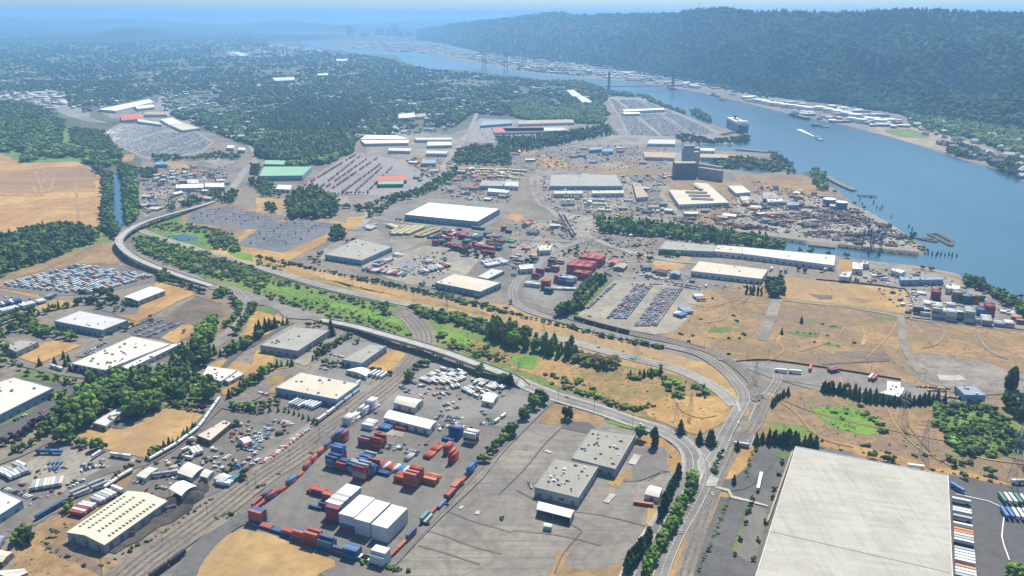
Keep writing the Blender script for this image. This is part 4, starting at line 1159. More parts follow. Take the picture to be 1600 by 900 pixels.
FAR = [(T(5, 690, 42, 880, 45, 960, 66, 650, 70), 'roof_bright', 'uppermost long white warehouse behind the rail yard'),
       (T(5, 655, 76, 960, 72, 950, 92, 680, 97), 'roof_bright', 'lower long white warehouse behind the rail yard'),
       (T(5, 1072, 84, 1222, 84, 1222, 106, 1068, 110), 'roof_white', 'white warehouse right of the long pair behind the rail yard'),
       (T(5, 990, 60, 1225, 58, 1225, 72, 1000, 74), 'roof_light', 'thin pale warehouse at the top of the row behind the rail yard'),
       (T(5, 830, 124, 972, 126, 962, 143, 828, 140), 'roof_white', 'small white warehouse nearest the rail yard trees'),
       (T(5, 1066, 140, 1200, 144, 1190, 160, 1064, 158), 'roof_light', 'small pale warehouse beside the straight road past the rail yard'),
       (T(5, 1040, 195, 1130, 195, 1120, 220, 1030, 220), 'roof_bluegrey', 'blue-grey shed left of the straight road'),
       (T(5, 1410, 326, 1562, 330, 1540, 362, 1400, 360), 'roof_grey', 'grey warehouse behind the brilliant white roof'),
       (T(5, 1452, 375, 1585, 388, 1572, 404, 1450, 396), 'roof_bright', 'slim white shed directly behind the brilliant white roof'),
       (T(5, 1560, 330, 1640, 335, 1640, 365, 1550, 360), 'roof_light', 'pale shed at the end of the grey warehouse row'),
       (T(6, 245, 290, 650, 290, 692, 362, 235, 362), 'roof_grey', 'vast grey shipyard hall in the port area'),
       (T(6, 262, 392, 440, 390, 440, 408, 262, 410), 'roof_cream', 'left cream shed in front of the vast grey hall'),
       (T(6, 500, 390, 700, 388, 700, 406, 500, 408), 'roof_cream', 'right cream shed in front of the vast grey hall'),
       (T(6, 755, 340, 798, 345, 852, 428, 780, 434), 'roof_tan', 'tan gabled hall end-on in the port area'),
       (T(6, 980, 385, 1168, 388, 1140, 338, 1222, 345, 1358, 465, 1045, 478), 'roof_cream', 'big cream-roofed foundry with stepped plan in the port'),
       (T(6, 1350, 360, 1440, 360, 1492, 400, 1400, 406), 'roof_bright', 'bright white hall right of the cream-roofed foundry'),
       (T(6, 1425, 425, 1482, 425, 1492, 452, 1436, 452), 'roof_cream', 'small cream building below the bright white hall'),
       (T(6, 862, 70, 1020, 72, 1020, 100, 845, 97), 'roof_light', 'pale quayside warehouse left of the inlet'),
       (T(6, 820, 146, 1015, 154, 1015, 186, 830, 180), 'roof_tan', 'tan-roofed dockside warehouse left of the grain tower'),
       (T(6, 1140, 158, 1340, 165, 1352, 186, 1140, 182), 'roof_tan', 'tan-roofed dockside warehouse right of the grain tower'),
       (T(6, 1105, 122, 1270, 128, 1265, 142, 1105, 138), 'roof_bright', 'thin white roof beside the inlet'),
       (T(6, 485, 120, 560, 118, 560, 132, 485, 138), 'roof_blue', 'left blue shed by the port road'),
       (T(6, 565, 128, 632, 126, 632, 146, 565, 146), 'roof_blue', 'right blue shed by the port road'),
       (T(6, 1565, 400, 1640, 400, 1680, 440, 1570, 440), 'roof_grey', 'grey shed on the scrap yard edge'),
       (T(7, -10, 436, 88, 436, 92, 458, 0, 462), 'roof_light', 'pale shed beside the scrap heaps and blue tanks'),
       (T(7, 120, 460, 195, 460, 195, 480, 120, 482), 'roof_bluegrey', 'low dark blue shed in the scrap yard'),
       (T(6, 962, 704, 1285, 732, 1255, 772, 915, 755), 'roof_grey', 'long grey-roofed transit shed by the inlet'),
       (T(6, 1285, 730, 1440, 742, 1440, 785, 1255, 768), 'roof_cream', 'cream middle section of the long transit sheds'),
       (T(6, 1442, 742, 2022, 795, 2015, 858, 1442, 785), 'roof_white', 'longest pale transit shed by the inlet'),
       (T(10, 1172, 30, 1600, 84, 1560, 142, 1118, 92), 'roof_cream', 'cream-roofed warehouse above the sandy vehicle yard'),
       (T(11, 528, 36, 592, 44, 592, 82, 528, 78), 'roof_bright', 'square white shed by the riverside yard'),
       (T(11, 592, 32, 636, 36, 634, 50, 592, 48), 'roof_light', 'tiny pale shed beside the square white shed'),
       (T(11, 470, 98, 526, 94, 510, 132, 445, 126), 'roof_light', 'pale shed at the corner of the riverside yard'),
       (T(11, 782, 70, 862, 92, 832, 106, 770, 86), 'roof_bright', 'narrow white shed in the riverside yard'),
       (T(11, 820, 128, 1100, 128, 1092, 146, 830, 150), 'roof_bluegrey', 'long blue-grey shed in the riverside yard'),
       (T(11, 1115, 178, 1202, 184, 1196, 206, 1110, 200), 'roof_bright', 'white shed above the riverside container stacks'),
       (T(11, 745, 778, 828, 786, 828, 818, 852, 822, 846, 846, 822, 880, 690, 852, 742, 838), 'roof_bright', 'brilliant white T-shaped building beside the dark conifer row'),
       (T(11, 1168, 808, 1290, 805, 1362, 870, 1230, 866), 'roof_bluegrey', 'grey pitched-roof building right of the rows of stored vehicles'),
       (T(10, 42, 55, 132, 50, 132, 76, 50, 82), 'roof_bright', 'small white shed beside the curved track'),
       (T(6, 160, 730, 250, 728, 240, 762, 170, 765), 'roof_cream', 'small cream shed in the middle container yard'),
       (T(4, 1100, 352, 1272, 348, 1272, 372, 1098, 374), 'roof_bright', 'left white warehouse in the yard above the viaduct'),
       (T(4, 1282, 345, 1402, 340, 1396, 368, 1280, 366), 'roof_bright', 'right white warehouse in the yard above the viaduct'),
       (T(4, 975, 212, 1050, 210, 1045, 226, 965, 228), 'roof_blue', 'small blue roof near the slough trees'),
       (T(4, 1170, 322, 1240, 320, 1240, 345, 1170, 345), 'roof_light', 'small pale building behind the two white warehouses above the viaduct'),
       (T(4, 1420, 108, 1465, 108, 1460, 124, 1418, 124), 'roof_bright', 'small white building left of the road to the city'),
       (T(4, 1490, 120, 1535, 122, 1530, 138, 1488, 136), 'roof_white', 'small white building right beside the road to the city'),
       (T(0, 610, 682, 930, 620, 962, 636, 722, 692), 'roof_bright', 'long slanting white warehouse at the city edge'),
       (T(0, 840, 664, 962, 652, 965, 668, 860, 680), 'roof_bright', 'short white warehouse under the long slanting one'),
       (T(0, 1000, 745, 1075, 736, 1150, 770, 1060, 780), 'roof_bright', 'rear pale warehouse beside the large far car lot'),
       (T(0, 1065, 782, 1155, 770, 1250, 800, 1140, 814), 'roof_cream', 'front cream warehouse beside the large far car lot'),
       (T(0, 752, 720, 880, 705, 885, 742, 760, 752), 'roof_red', 'orange-red roofed building at the city edge'),
       (T(0, 860, 742, 1000, 765, 1010, 778, 860, 758), 'roof_white', 'thin white roof behind the large far car lot'),
       (T(0, 910, 698, 1050, 700, 1045, 715, 905, 715), 'roof_tan', 'tan roof behind the large far car lot'),
       (T(1, 1420, 752, 1590, 748, 1600, 770, 1400, 785), 'roof_bluegrey', 'blue-grey shed in the depot beside the straight road'),
       (T(1, 1485, 800, 1800, 790, 1800, 820, 1490, 828), 'roof_red', 'reddish long shed in the depot beside the straight road'),
       (T(1, 1640, 752, 1980, 745, 1990, 765, 1640, 775), 'roof_tan', 'long tan shed at the back of the depot'),
       (T(2, -60, 800, 320, 795, 350, 815, -40, 822), 'roof_light', 'long pale shed at the front of the depot'),
       (T(2, 340, 562, 385, 560, 440, 600, 380, 602), 'roof_white', 'upper white building on the slope toward the river terminal'),
       (T(2, 400, 602, 450, 600, 510, 640, 440, 640), 'roof_white', 'lower white building on the slope toward the river terminal'),
       (T(2, 690, 684, 950, 674, 955, 684, 700, 696), 'roof_bright', 'thin long white canopy amid the car terminal'),
       (T(2, 690, 700, 800, 700, 800, 710, 700, 712), 'roof_bright', 'short white canopy amid the car terminal'),
       (T(1, 885, 712, 990, 702, 1000, 730, 890, 742), 'roof_white', 'white school roof among the trees behind the rail yard'),
       (T(1, 1000, 712, 1060, 706, 1062, 726, 1005, 732), 'roof_tan', 'tan roof among the trees behind the rail yard'),
       (T(1, 385, 460, 450, 458, 450, 468, 385, 470), 'roof_bright', 'bright white roof far out in the wooded city'),
       (T(1, 500, 368, 570, 368, 568, 378, 505, 380), 'roof_bright', 'bright white roof by the distant river bend'),
       (T(1, 100, 485, 240, 480, 240, 500, 120, 505), 'roof_white', 'long white roof far out in the wooded city'),
       (T(0, 1440, 322, 1500, 325, 1560, 345, 1500, 350), 'roof_white', 'pale slanting roof far out near the horizon haze')]
for px, rf, lb in FAR:
    dist = G(px[0][0], px[0][1]).y
    B(px, 9 if dist < 3500 else 11, rf, 'wall_blue' if rf in ('roof_grey', 'roof_bluegrey', 'roof_blue') else 'wall_white', lb, units=(4 if dist < 2300 else 0))

fo = [o_ for o_ in COL.objects if o_.get('label', '').startswith('big cream-roofed foundry')][0]
for q_ in (T(6, 1085, 398, 1220, 402), T(6, 1105, 418, 1240, 422), T(6, 1120, 438, 1260, 444), T(6, 1130, 350, 1185, 385)):
    a_, b_ = [G(x, y, 11) - fo.location for x, y in q_]
    d_, m_ = b_ - a_, (a_ + b_) / 2
    sm = MB()
    sm.box(m_.x, m_.y, 10.66, 12.4, d_.length, 9, math.atan2(d_.y, d_.x), 0, 1)
    sm.build('roof_monitor', ['roof_dark', 'roof_grey'], fo)
# grain elevator and silos in the port
e = empty('grain_elevator', G(1070, 272), 0, 'tall dark grain elevator towers with a row of pale silos in the port', 'grain elevator')
o0 = G(1070, 272)


def rel(x, y, z=0):
    p = G(x, y, z)
    return p - o0


m = MB()
p = rel(1069, 277)
m.box(p.x, p.y, 0, 36, 54, 28, .05)
m.build('storage_block', ['concrete_dark'], e)
m = MB()
m.box(p.x, p.y, 36.01, 37, 52, 26, .05)
m.build('roof', ['roof_tan'], e)
p = rel(1078, 262)
m = MB()
m.box(p.x, p.y, 0, 52, 42, 22, .05)
m.box(p.x - 5, p.y, 52, 58, 26, 14, .05)
m.build('head_house', ['wall_grey'], e)
p = rel(1086, 272)
m = MB()
m.box(p.x, p.y, 0, 56, 12, 16, .05)
m.build('stair_tower', ['concrete'], e)
for k in range(7):
    p = rel(1094 + k * 5.2, 278 + k * .8)
    m = MB()
    m.cyl(p.x, p.y, 0, 26, 6.2, 18, cone=2)
    m.build('silo', ['concrete'], e)
    p = rel(1094 + k * 5.2, 272 + k * .8)
    m = MB()
    m.cyl(p.x, p.y, 0, 26, 6.2, 18, cone=2)
    m.build('silo', ['concrete'], e)


def tank(x, y, r, h, mat, label, group=None):
    c = G(x, y)
    e = empty('storage_tank', c, 0, label, 'storage tank', group)
    m = MB()
    m.cyl(0, 0, 0, h, r, 24)
    m.build('shell', [mat], e)
    m = MB()
    m.cyl(0, 0, h + .01, h + .3, r * .99, 24, cone=r * .12)
    m.build('roof', ['white_paint'], e)


tank(1295, 321, 13, 14, 'paint_blue', 'left squat blue tank with white roof in the scrap yard')
tank(1314, 326, 12, 14, 'paint_blue', 'right squat blue tank with white roof in the scrap yard')
for k, (x, y, r) in enumerate(((1168, 156, 24), (1176, 155, 20), (1182, 160, 20), (1190, 161, 20), (1197, 163, 22), (1206, 165, 20), (1216, 166, 22), (1226, 168, 20), (1238, 169, 20),
                               (1252, 171, 22), (1264, 173, 20), (1280, 172, 24), (1294, 175, 22), (1308, 178, 24), (1322, 181, 24), (1336, 184, 26), (1300, 170, 18), (1318, 173, 18),
                               (1345, 192, 22), (1360, 190, 24), (1375, 193, 24), (1390, 192, 20), (1330, 190, 18), (980, 117, 26), (972, 116, 18), (1070, 134, 20), (1080, 137, 22), (1088, 138, 18))):
    tank(x, y, r, 15, 'white_paint', 'white round oil tank in the tank farm on the far river bank', 'oil tanks on the far river bank')


# ------------------------------------------------------------------ merged copies with numpy
def tri_template(mb_v, mb_f):
    return np.array(mb_v, dtype=np.float32), mb_f


def scatter_mesh(name, verts, faces, midx, pos, scl, rot, mats):
    """One mesh made of many copies of a small one."""
    n, nv = len(pos), len(verts)
    if n == 0:
        return None
    pos, scl, rot = np.asarray(pos, np.float32), np.asarray(scl, np.float32), np.asarray(rot, np.float32)
    v = verts[None, :, :] * scl[:, None, :]
    c, s = np.cos(rot)[:, None], np.sin(rot)[:, None]
    x = v[:, :, 0] * c - v[:, :, 1] * s
    y = v[:, :, 0] * s + v[:, :, 1] * c
    v = np.stack([x, y, v[:, :, 2]], axis=2) + pos[:, None, :]
    return finish_np(name, [(v.reshape(-1, 3), faces, midx, n, nv)], mats)


def finish_np(name, chunks, mats):
    V, LI, LS, LT, MI = [], [], [], [], []
    vo = lo = 0
    for v, faces, midx, n, nv in chunks:
        fl = np.concatenate([np.array(f, np.int32) for f in faces])
        lt = np.array([len(f) for f in faces], np.int32)
        li = (fl[None, :] + (np.arange(n, dtype=np.int32) * nv)[:, None]).reshape(-1) + vo
        LI.append(li)
        tt = np.tile(lt, n)
        LT.append(tt)
        st = np.concatenate([[0], np.cumsum(tt)[:-1]]).astype(np.int32) + lo
        LS.append(st)
        if isinstance(midx, tuple):
            MI.append(np.repeat(midx[1], len(faces)).astype(np.int32))
        else:
            MI.append(np.tile(np.array(midx, np.int32), n))
        V.append(v)
        vo += len(v)
        lo += len(li)
    V, LI, LS, LT, MI = [np.concatenate(a) for a in (V, LI, LS, LT, MI)]
    me = bpy.data.meshes.new(name)
    me.vertices.add(len(V))
    me.vertices.foreach_set('co', V.astype(np.float32).ravel())
    me.loops.add(len(LI))
    me.loops.foreach_set('vertex_index', LI)
    me.polygons.add(len(LS))
    me.polygons.foreach_set('loop_start', LS)
    me.polygons.foreach_set('loop_total', LT)
    me.polygons.foreach_set('material_index', MI)
    for m_ in mats:
        me.materials.append(MATS[m_])
    me.update(calc_edges=True)
    me.validate()
    return me


def ico(r=1.0, jit=.25, rnd=RR, squash=1.0, c=(0, 0, 0)):
    t = (1 + 5 ** .5) / 2
    vs = [(-1, t, 0), (1, t, 0), (-1, -t, 0), (1, -t, 0), (0, -1, t), (0, 1, t), (0, -1, -t), (0, 1, -t), (t, 0, -1), (t, 0, 1), (-t, 0, -1), (-t, 0, 1)]
    fs = [(0, 11, 5), (0, 5, 1), (0, 1, 7), (0, 7, 10), (0, 10, 11), (1, 5, 9), (5, 11, 4), (11, 10, 2), (10, 7, 6), (7, 1, 8), (3, 9, 4), (3, 4, 2), (3, 2, 6), (3, 6, 8), (3, 8, 9),
          (4, 9, 5), (2, 4, 11), (6, 2, 10), (8, 6, 7), (9, 8, 1)]
    a = rnd.uniform(0, 6.28)
    ca, sa = math.cos(a), math.sin(a)
    out = []
    for x, y, z in vs:
        k = r / 1.902 * (1 + rnd.uniform(-jit, jit))
        x, y = x * ca - y * sa, x * sa + y * ca
        out.append((c[0] + x * k, c[1] + y * k, c[2] + z * k * squash))
    return out, fs


def add_tmpl(V, F, v, f):
    k = len(V)
    V += v
    F += [tuple(k + i for i in q) for q in f]


def crown_tmpl(kind, clumps, leaves=0, rnd=RR):
    """Crown of unit height standing on z=0 (trunk part left clear), unit-ish radius set by kind."""
    V, F = [], []
    if kind == 'broad':
        for k in range(clumps):
            a = rnd.uniform(0, 6.28)
            t = rnd.random()
            z = .30 + .60 * t
            R_ = .40 * math.sqrt(max(.05, 1 - ((z - .52) / .50) ** 2)) * rnd.uniform(.45, 1.0)
            r = rnd.uniform(.13, .2)
            v, f = ico(r, .35, rnd, .85, (R_ * math.cos(a), R_ * math.sin(a), z))
            add_tmpl(V, F, v, f)
        v, f = ico(.30, .2, rnd, .9, (0, 0, .52))
        add_tmpl(V, F, v, f)
    elif kind == 'poplar':
        for k in range(clumps):
            z = .12 + .82 * (k + .5) / clumps
            R_ = .11 * math.sin(math.pi * min(1, z * .95 + .12)) ** .6
            a = rnd.uniform(0, 6.28)
            r = .05 + .075 * math.sin(math.pi * min(1, max(.05, z * .9 + .1)))
            v, f = ico(r * 1.1, .35, rnd, 1.7, (R_ * math.cos(a) * .6, R_ * math.sin(a) * .6, z))
            add_tmpl(V, F, v, f)
    elif kind == 'conifer':
        tiers = clumps
        for k in range(tiers):
            z0 = .08 + .78 * k / tiers
            z1 = min(1.0, z0 + 1.5 / tiers)
            R_ = .20 * (1 - k / (tiers + .6)) + .02
            n = 7
            base = len(V)
            for i in range(n):
                a = 2 * math.pi * (i + (k % 2) * .5) / n + rnd.uniform(-.15, .15)
                q = R_ * rnd.uniform(.75, 1.2)
                V.append((q * math.cos(a), q * math.sin(a), z0 + rnd.uniform(-.02, .02)))
            V.append((rnd.uniform(-.01, .01), rnd.uniform(-.01, .01), z1))
            for i in range(n):
                F.append((base + i, base + (i + 1) % n, base + n))
    elif kind == 'bush':
        for k in range(clumps):
            a = rnd.uniform(0, 6.28)
            R_ = .55 * math.sqrt(rnd.random())
            z = .25 + .45 * rnd.random() * (1 - R_)
            v, f = ico(rnd.uniform(.26, .42), .35, rnd, .75, (R_ * math.cos(a), R_ * math.sin(a), z))
            add_tmpl(V, F, v, f)
    # loose leaf sprays standing off the surface
    nv = len(V)
    for k in range(leaves):
        b = V[rnd.randrange(nv)]
        s = rnd.uniform(.02, .045) * (1 if kind != 'poplar' else .6)
        d = Vector((rnd.uniform(-1, 1), rnd.uniform(-1, 1), rnd.uniform(-.6, 1))).normalized()
        u = d.orthogonal().normalized() * s
        w_ = d.cross(u).normalized() * s * rnd.uniform(.6, 1.3)
        c = Vector(b) + Vector((b[0], b[1], 0)) * rnd.uniform(-.1, .12)
        k0 = len(V)
        V += [tuple(c - u), tuple(c - w_), tuple(c + u), tuple(c + w_)]
        F.append((k0, k0 + 1, k0 + 2, k0 + 3))
    return V, F


# ------------------------------------------------------------------ polygon sampling
def in_poly(x, y, P):
    c = False
    n = len(P)
    j = n - 1
    for i in range(n):
        if (P[i][1] > y) != (P[j][1] > y) and x < (P[j][0] - P[i][0]) * (y - P[i][1]) / (P[j][1] - P[i][1]) + P[i][0]:
            c = not c
        j = i
    return c


def np_in_poly(X, Y, P):
    c = np.zeros(len(X), bool)
    n = len(P)
    j = n - 1
    for i in range(n):
        yi, yj, xi, xj = P[i][1], P[j][1], P[i][0], P[j][0]
        if yi != yj:
            k = ((yi > Y) != (yj > Y)) & (X < (xj - xi) * (Y - yi) / (yj - yi) + xi)
            c ^= k
        j = i
    return c


def fill(px, spacing, jitter=.45):
    """Points about `spacing` metres apart over the ground inside a picture polygon."""
    P = [(p.x, p.y) for p in PW(px)]
    xs, ys = [p[0] for p in P], [p[1] for p in P]
    nx, ny = int((max(xs) - min(xs)) / spacing) + 1, int((max(ys) - min(ys)) / spacing) + 1
    X, Y = np.meshgrid(np.arange(nx) * spacing + min(xs), np.arange(ny) * spacing + min(ys))
    X = (X + NR.uniform(-jitter, jitter, X.shape) * spacing).ravel()
    Y = (Y + NR.uniform(-jitter, jitter, Y.shape) * spacing).ravel()
    k = np_in_poly(X, Y, P)
    return list(zip(X[k].tolist(), Y[k].tolist()))


def along(px, step, off=0.0, jit=0.0):
    c = catmull([Vector((p.x, p.y, 0)) for p in PW(px)], 8)
    out, acc, nxt = [], 0.0, 0.0
    for a, b in zip(c[:-1], c[1:]):
        L = (b - a).length
        d = (b - a).normalized()
        nrm = Vector((-d.y, d.x, 0))
        while nxt < acc + L:
            p = a + d * (nxt - acc) + nrm * (off + RR.uniform(-jit, jit)) + d * RR.uniform(-jit, jit)
            out.append((p.x, p.y, math.atan2(d.y, d.x)))
            nxt += step
        acc += L
    return out



# ------------------------------------------------------------------ the wooded hills beyond the river
FOOT = T(-1, 650, 62, 690, 68, 760, 84, 830, 92, 900, 100, 960, 108, 1020, 118, 1090, 129, 1200, 151, 1300, 163, 1400, 178, 1500, 194, 1600, 212, 1720, 240, 1900, 290, 2200, 390)
RIDGE = [(650, 46), (670, 42), (690, 40), (700, 37), (750, 31), (800, 26), (825, 22), (845, 19), (880, 17), (900, 22), (950, 20), (1025, 19), (1062, 19), (1075, 13), (1112, 12), (1137, 10), (1162, 15), (1200, 16),
         (1225, 14), (1245, 17), (1350, 17), (1412, 12), (1475, 13), (1512, 16), (1600, 18), (1720, 22), (1900, 20), (2200, 16)]


def interp(P, x):
    for (a, b), (c, d) in zip(P[:-1], P[1:]):
        if x <= c:
            return b + (d - b) * (x - a) / (c - a)
    return P[-1][1]


def hill_height(x, y):
    """Height of the hills at a ground point, from the ridge and foot lines (both kept as world curves)."""
    return 0


NC, NRW = 260, 46
hv, hf = [], []
HC = []
for i in range(NC):
    px = 650 + (2200 - 650) * i / (NC - 1)
    f = G(px, interp(FOOT, px))
    depth = 1500 + 500 * math.sin(i * .05) + 900 * (1 - min(1, max(0, px - 690) / 900))
    ux = (px - 800) / (FOC * CP - 0 * SP)
    # ridge stands `depth` metres further along the line of columns
    yr = f.y + depth
    ray_v = interp(RIDGE, px) - 450
    u = px - 800
    den = FOC * CP - ray_v * SP
    k = yr / den
    zr = CAM_H - k * (FOC * SP + ray_v * CP) - 14
    zr = max(zr, 12)
    r = Vector((u * k, yr, zr))
    HC.append((f, r, zr))
for i, (f, r, zr) in enumerate(HC):
    end = r + Vector((r.x * .10, 2600, 0))
    for j in range(NRW):
        t = j / (NRW - 1)
        if t < .62:
            s_ = t / .62
            p = f.lerp(r, s_)
            z = zr * (s_ ** .85) * (1 - .12 * math.sin(math.pi * s_))
            env = math.sin(math.pi * min(1, s_)) * 1.0
        else:
            s_ = (t - .62) / .38
            p = r.lerp(end, s_)
            z = zr * (1 - s_ * .5)
            env = 0
        q = Vector((p.x * .0016 - p.y * .0006, p.y * .0007, 0))
        rid = 1 - abs(noise.noise(q * 1.6 + Vector((4, 2, 0)))) * 2.2
        rid2 = noise.noise(q * 4.0)
        z += env * (150 * (rid - .6) + 60 * rid2) * min(1, zr / 250)
        hv.append((p.x, p.y, max(z, -2) if j else -2))
for i in range(NC - 1):
    for j in range(NRW - 1):
        a = i * NRW + j
        hf.append((a, a + NRW, a + NRW + 1, a + 1))
me = bpy.data.meshes.new('hills')
me.from_pydata(hv, [], hf)
me.materials.append(MATS['hill_ground'])
for p_ in me.polygons:
    p_.use_smooth = True
hills = link('hills', me)
hills['kind'] = 'structure'
# low hills on the far horizon at the left
m = MB()
for (x0, x1, yh, dist, hgt) in ((135, 250, 38, 14000, 215), (-300, 420, 27, 26000, 330), (330, 560, 27, 24000, 260), (520, 900, 30, 27000, 280), (-250, 150, 30, 19000, 190), (100, 420, 30, 20000, 165), (380, 700, 30, 21000, 150), (-100, 260, 30, 13000, 90), (230, 520, 30, 14500, 80)):
    n = 60
    row0, row1, row2 = [], [], []
    for k in range(n + 1):
        t = k / n
        X = ((x0 + (x1 - x0) * t) - 800) / (FOC * CP + 425 * SP) * dist
        h = hgt * math.sin(math.pi * t) ** .8 * (.75 + .35 * noise.noise(Vector((t * 5, x0, 0))) + .1 * noise.noise(Vector((t * 17, x0, 2))))
        row0.append((X, dist - 1500, -5))
        row1.append((X, dist, h))
        row2.append((X, dist + 2500, -5))
    for k in range(n):
        m.poly([row0[k], row0[k + 1], row1[k + 1], row1[k]])
        m.poly([row1[k], row1[k + 1], row2[k + 1], row2[k]])
o = m.build('distant_hills', ['hill_ground'])
o['kind'] = 'structure'


def tri_sample(n):
    """Random points over the near face of the hills."""
    i = NR.randint(0, NC - 1, n)
    j = NR.uniform(0, (NRW - 1) * .66, n)
    A = np.array(hv, dtype=np.float32).reshape(NC, NRW, 3)
    fi = NR.uniform(0, 1, n)
    j0 = j.astype(int)
    fj = j - j0
    fi, fj = fi[:, None], fj[:, None]
    return (A[i, j0] * (1 - fi) + A[i + 1, j0] * fi) * (1 - fj) + (A[i, j0 + 1] * (1 - fi) + A[i + 1, j0 + 1] * fi) * fj


cv, cf = crown_tmpl('conifer', 3)
bv, bf = ico(.5, .35, RR, 1.0, (0, 0, .5))
bv2, bf2 = [], []
for cc in ((0, 0, .5), (.35, .1, .35), (-.25, .3, .4)):
    add_tmpl(bv2, bf2, *ico(.42, .35, RR, 1.0, cc))
cv, bv, bv2 = np.array(cv, np.float32), np.array(bv, np.float32), np.array(bv2, np.float32)


def stuff_mesh(name, parts, mats, label, cat=None):
    """parts: (template verts, faces, midx list or None, pos, scale, rot)"""
    ch = []
    for verts, faces, midx, pos, scl, rot in parts:
        n, nv = len(pos), len(verts)
        if not n:
            continue
        pos, scl, rot = np.asarray(pos, np.float32), np.asarray(scl, np.float32), np.asarray(rot, np.float32)
        v = verts[None] * scl[:, None, :]
        c, s = np.cos(rot)[:, None], np.sin(rot)[:, None]
        v = np.stack([v[:, :, 0] * c - v[:, :, 1] * s, v[:, :, 0] * s + v[:, :, 1] * c, v[:, :, 2]], axis=2) + pos[:, None, :]
        ch.append((v.reshape(-1, 3), faces, midx, n, nv))
    o = link(name, finish_np(name, ch, mats))
    o['kind'] = 'stuff'
    o['label'] = label
    if cat:
        o['category'] = cat
    return o


P_ = tri_sample(30000)
hgt = NR.uniform(14, 34, len(P_))
k = NR.rand(len(P_)) < .45
sc1 = np.stack([hgt[k] * 1.3, hgt[k] * 1.3, hgt[k]], 1)
sc2 = np.stack([hgt[~k] * .95, hgt[~k] * .95, hgt[~k] * .8], 1)
stuff_mesh('hill_forest', [(cv, cf, [0] * len(cf), P_[k] - [0, 0, 2], sc1, NR.uniform(0, 6, k.sum())),
                           (bv, bf, [0] * len(bf), P_[~k] - [0, 0, 3], sc2, NR.uniform(0, 6, (~k).sum()))], ['foliage_hill'],
           'dense blue-green forest covering the long ridge beyond the river', 'forest')

# ------------------------------------------------------------------ the wooded city
CITY = T(-1, -150, 36, -150, 160, 0, 150, 100, 142, 112, 170, 135, 178, 150, 172, 240, 150, 262, 178, 330, 205, 400, 232, 520, 238, 570, 215, 690, 210, 740, 178, 900, 188, 950, 155, 958, 146, 860, 129, 780, 119,
         670, 109, 630, 99, 600, 90, 480, 80, 420, 76, 420, 48, 300, 38, 100, 36)


def sample_px(px, n):
    """n points inside a picture polygon, thinning out with distance."""
    xs, ys = [p[0] for p in px], [p[1] for p in px]
    X, Y = NR.uniform(min(xs), max(xs), n * 3), NR.uniform(min(ys), max(ys), n * 3)
    k = np_in_poly(X, Y, px)
    X, Y = X[k][:n], Y[k][:n]
    u, v = X - 800, Y - 450
    d = FOC * SP + v * CP
    kk = CAM_H / d
    return np.stack([u * kk, (FOC * CP - v * SP) * kk, np.zeros(len(X))], 1)


KEEPOUT = []       # ground polygons where nothing grows: buildings, yards and roads already standing
for ob in list(COL.objects):
    if ob.type == 'EMPTY' and ob.get('category'):
        for ch in ob.children:
            if ch.name.split('.')[0] == 'wall' and ch.data.polygons:
                vs = [v.co + ob.location for v in ch.data.vertices if v.co.z < .1]
                if vs:
                    KEEPOUT.append((min(v.x for v in vs), max(v.x for v in vs), min(v.y for v in vs), max(v.y for v in vs)))
    elif ob.type == 'MESH' and ob.name.split('.')[0] in ('road', 'railway_line', 'parking_lot', 'level_crossing', 'junction'):
        for pl in ob.data.polygons:
            c = pl.center
            if pl.area < 3000:
                KEEPOUT.append((c.x - 7, c.x + 7, c.y - 7, c.y + 7))
KO = {}
for b_ in KEEPOUT:
    for gx in range(int(b_[0] // 60), int(b_[1] // 60) + 1):
        for gy in range(int(b_[2] // 60), int(b_[3] // 60) + 1):
            KO.setdefault((gx, gy), []).append(b_)


def free(x, y, pad=0):
    for b_ in KO.get((int(x // 60), int(y // 60)), ()):
        if b_[0] - pad < x < b_[1] + pad and b_[2] - pad < y < b_[3] + pad:
            return False
    return True


pts = sample_px(CITY, 34000)
pts = pts[[noise.noise(Vector((p[0] * .0022, p[1] * .0012, 3))) + .7 * noise.noise(Vector((p[0] * .008, p[1] * .004, 9))) > -.22 + RR.uniform(-.12, .12) for p in pts]]
pts = pts[[free(p[0], p[1], 2) for p in pts]]
dist = pts[:, 1]
# streets and clearings: leave gaps along a block pattern
gap = (np.mod(pts[:, 0] * .9 + pts[:, 1] * .25, 95) < 12) | (np.mod(pts[:, 1] - pts[:, 0] * .25, 190) < 20)
pts = pts[~gap]
dist = pts[:, 1]
h = NR.uniform(8, 17, len(pts)) * (1 + np.clip((dist - 3500) / 8000, 0, 2.2))
wd = h * NR.uniform(.8, 1.25, len(pts))
far = dist > 5200
tone = (NR.rand(len(pts)) < .3)
parts = []
for sel, (v_, f_) in ((far, (bv, bf)), (~far, (bv2, bf2))):
    for tn in (0, 1):
        s = sel & (tone == bool(tn))
        parts.append((v_, f_, [tn] * len(f_), pts[s], np.stack([wd[s], wd[s], h[s]], 1), NR.uniform(0, 6, s.sum())))
stuff_mesh('city_trees', parts, ['foliage_city', 'foliage_dark'], 'blue-green tree canopy over the distant residential city', 'trees')

# houses: the nearest 300 one by one, the rest as one mass
hp = sample_px(CITY, 3400)
hp = hp[[free(p[0], p[1], 2) for p in hp]]
hp = hp[np.argsort(hp[:, 1])]
hs = sample_px(T(-1, 1400, 182, 1500, 198, 1600, 217, 1700, 245, 1680, 300, 1597, 280, 1540, 255, 1500, 245, 1430, 205), 170)
rmix = [((.20, .19, .18), 'grey'), ((.42, .40, .37), 'pale'), ((.13, .12, .12), 'dark'), ((.62, .60, .57), 'white'), ((.27, .18, .13), 'brown')]
for c, nme in rmix:
    plain_mat('shingle_' + nme, c, .9, .2, .4)


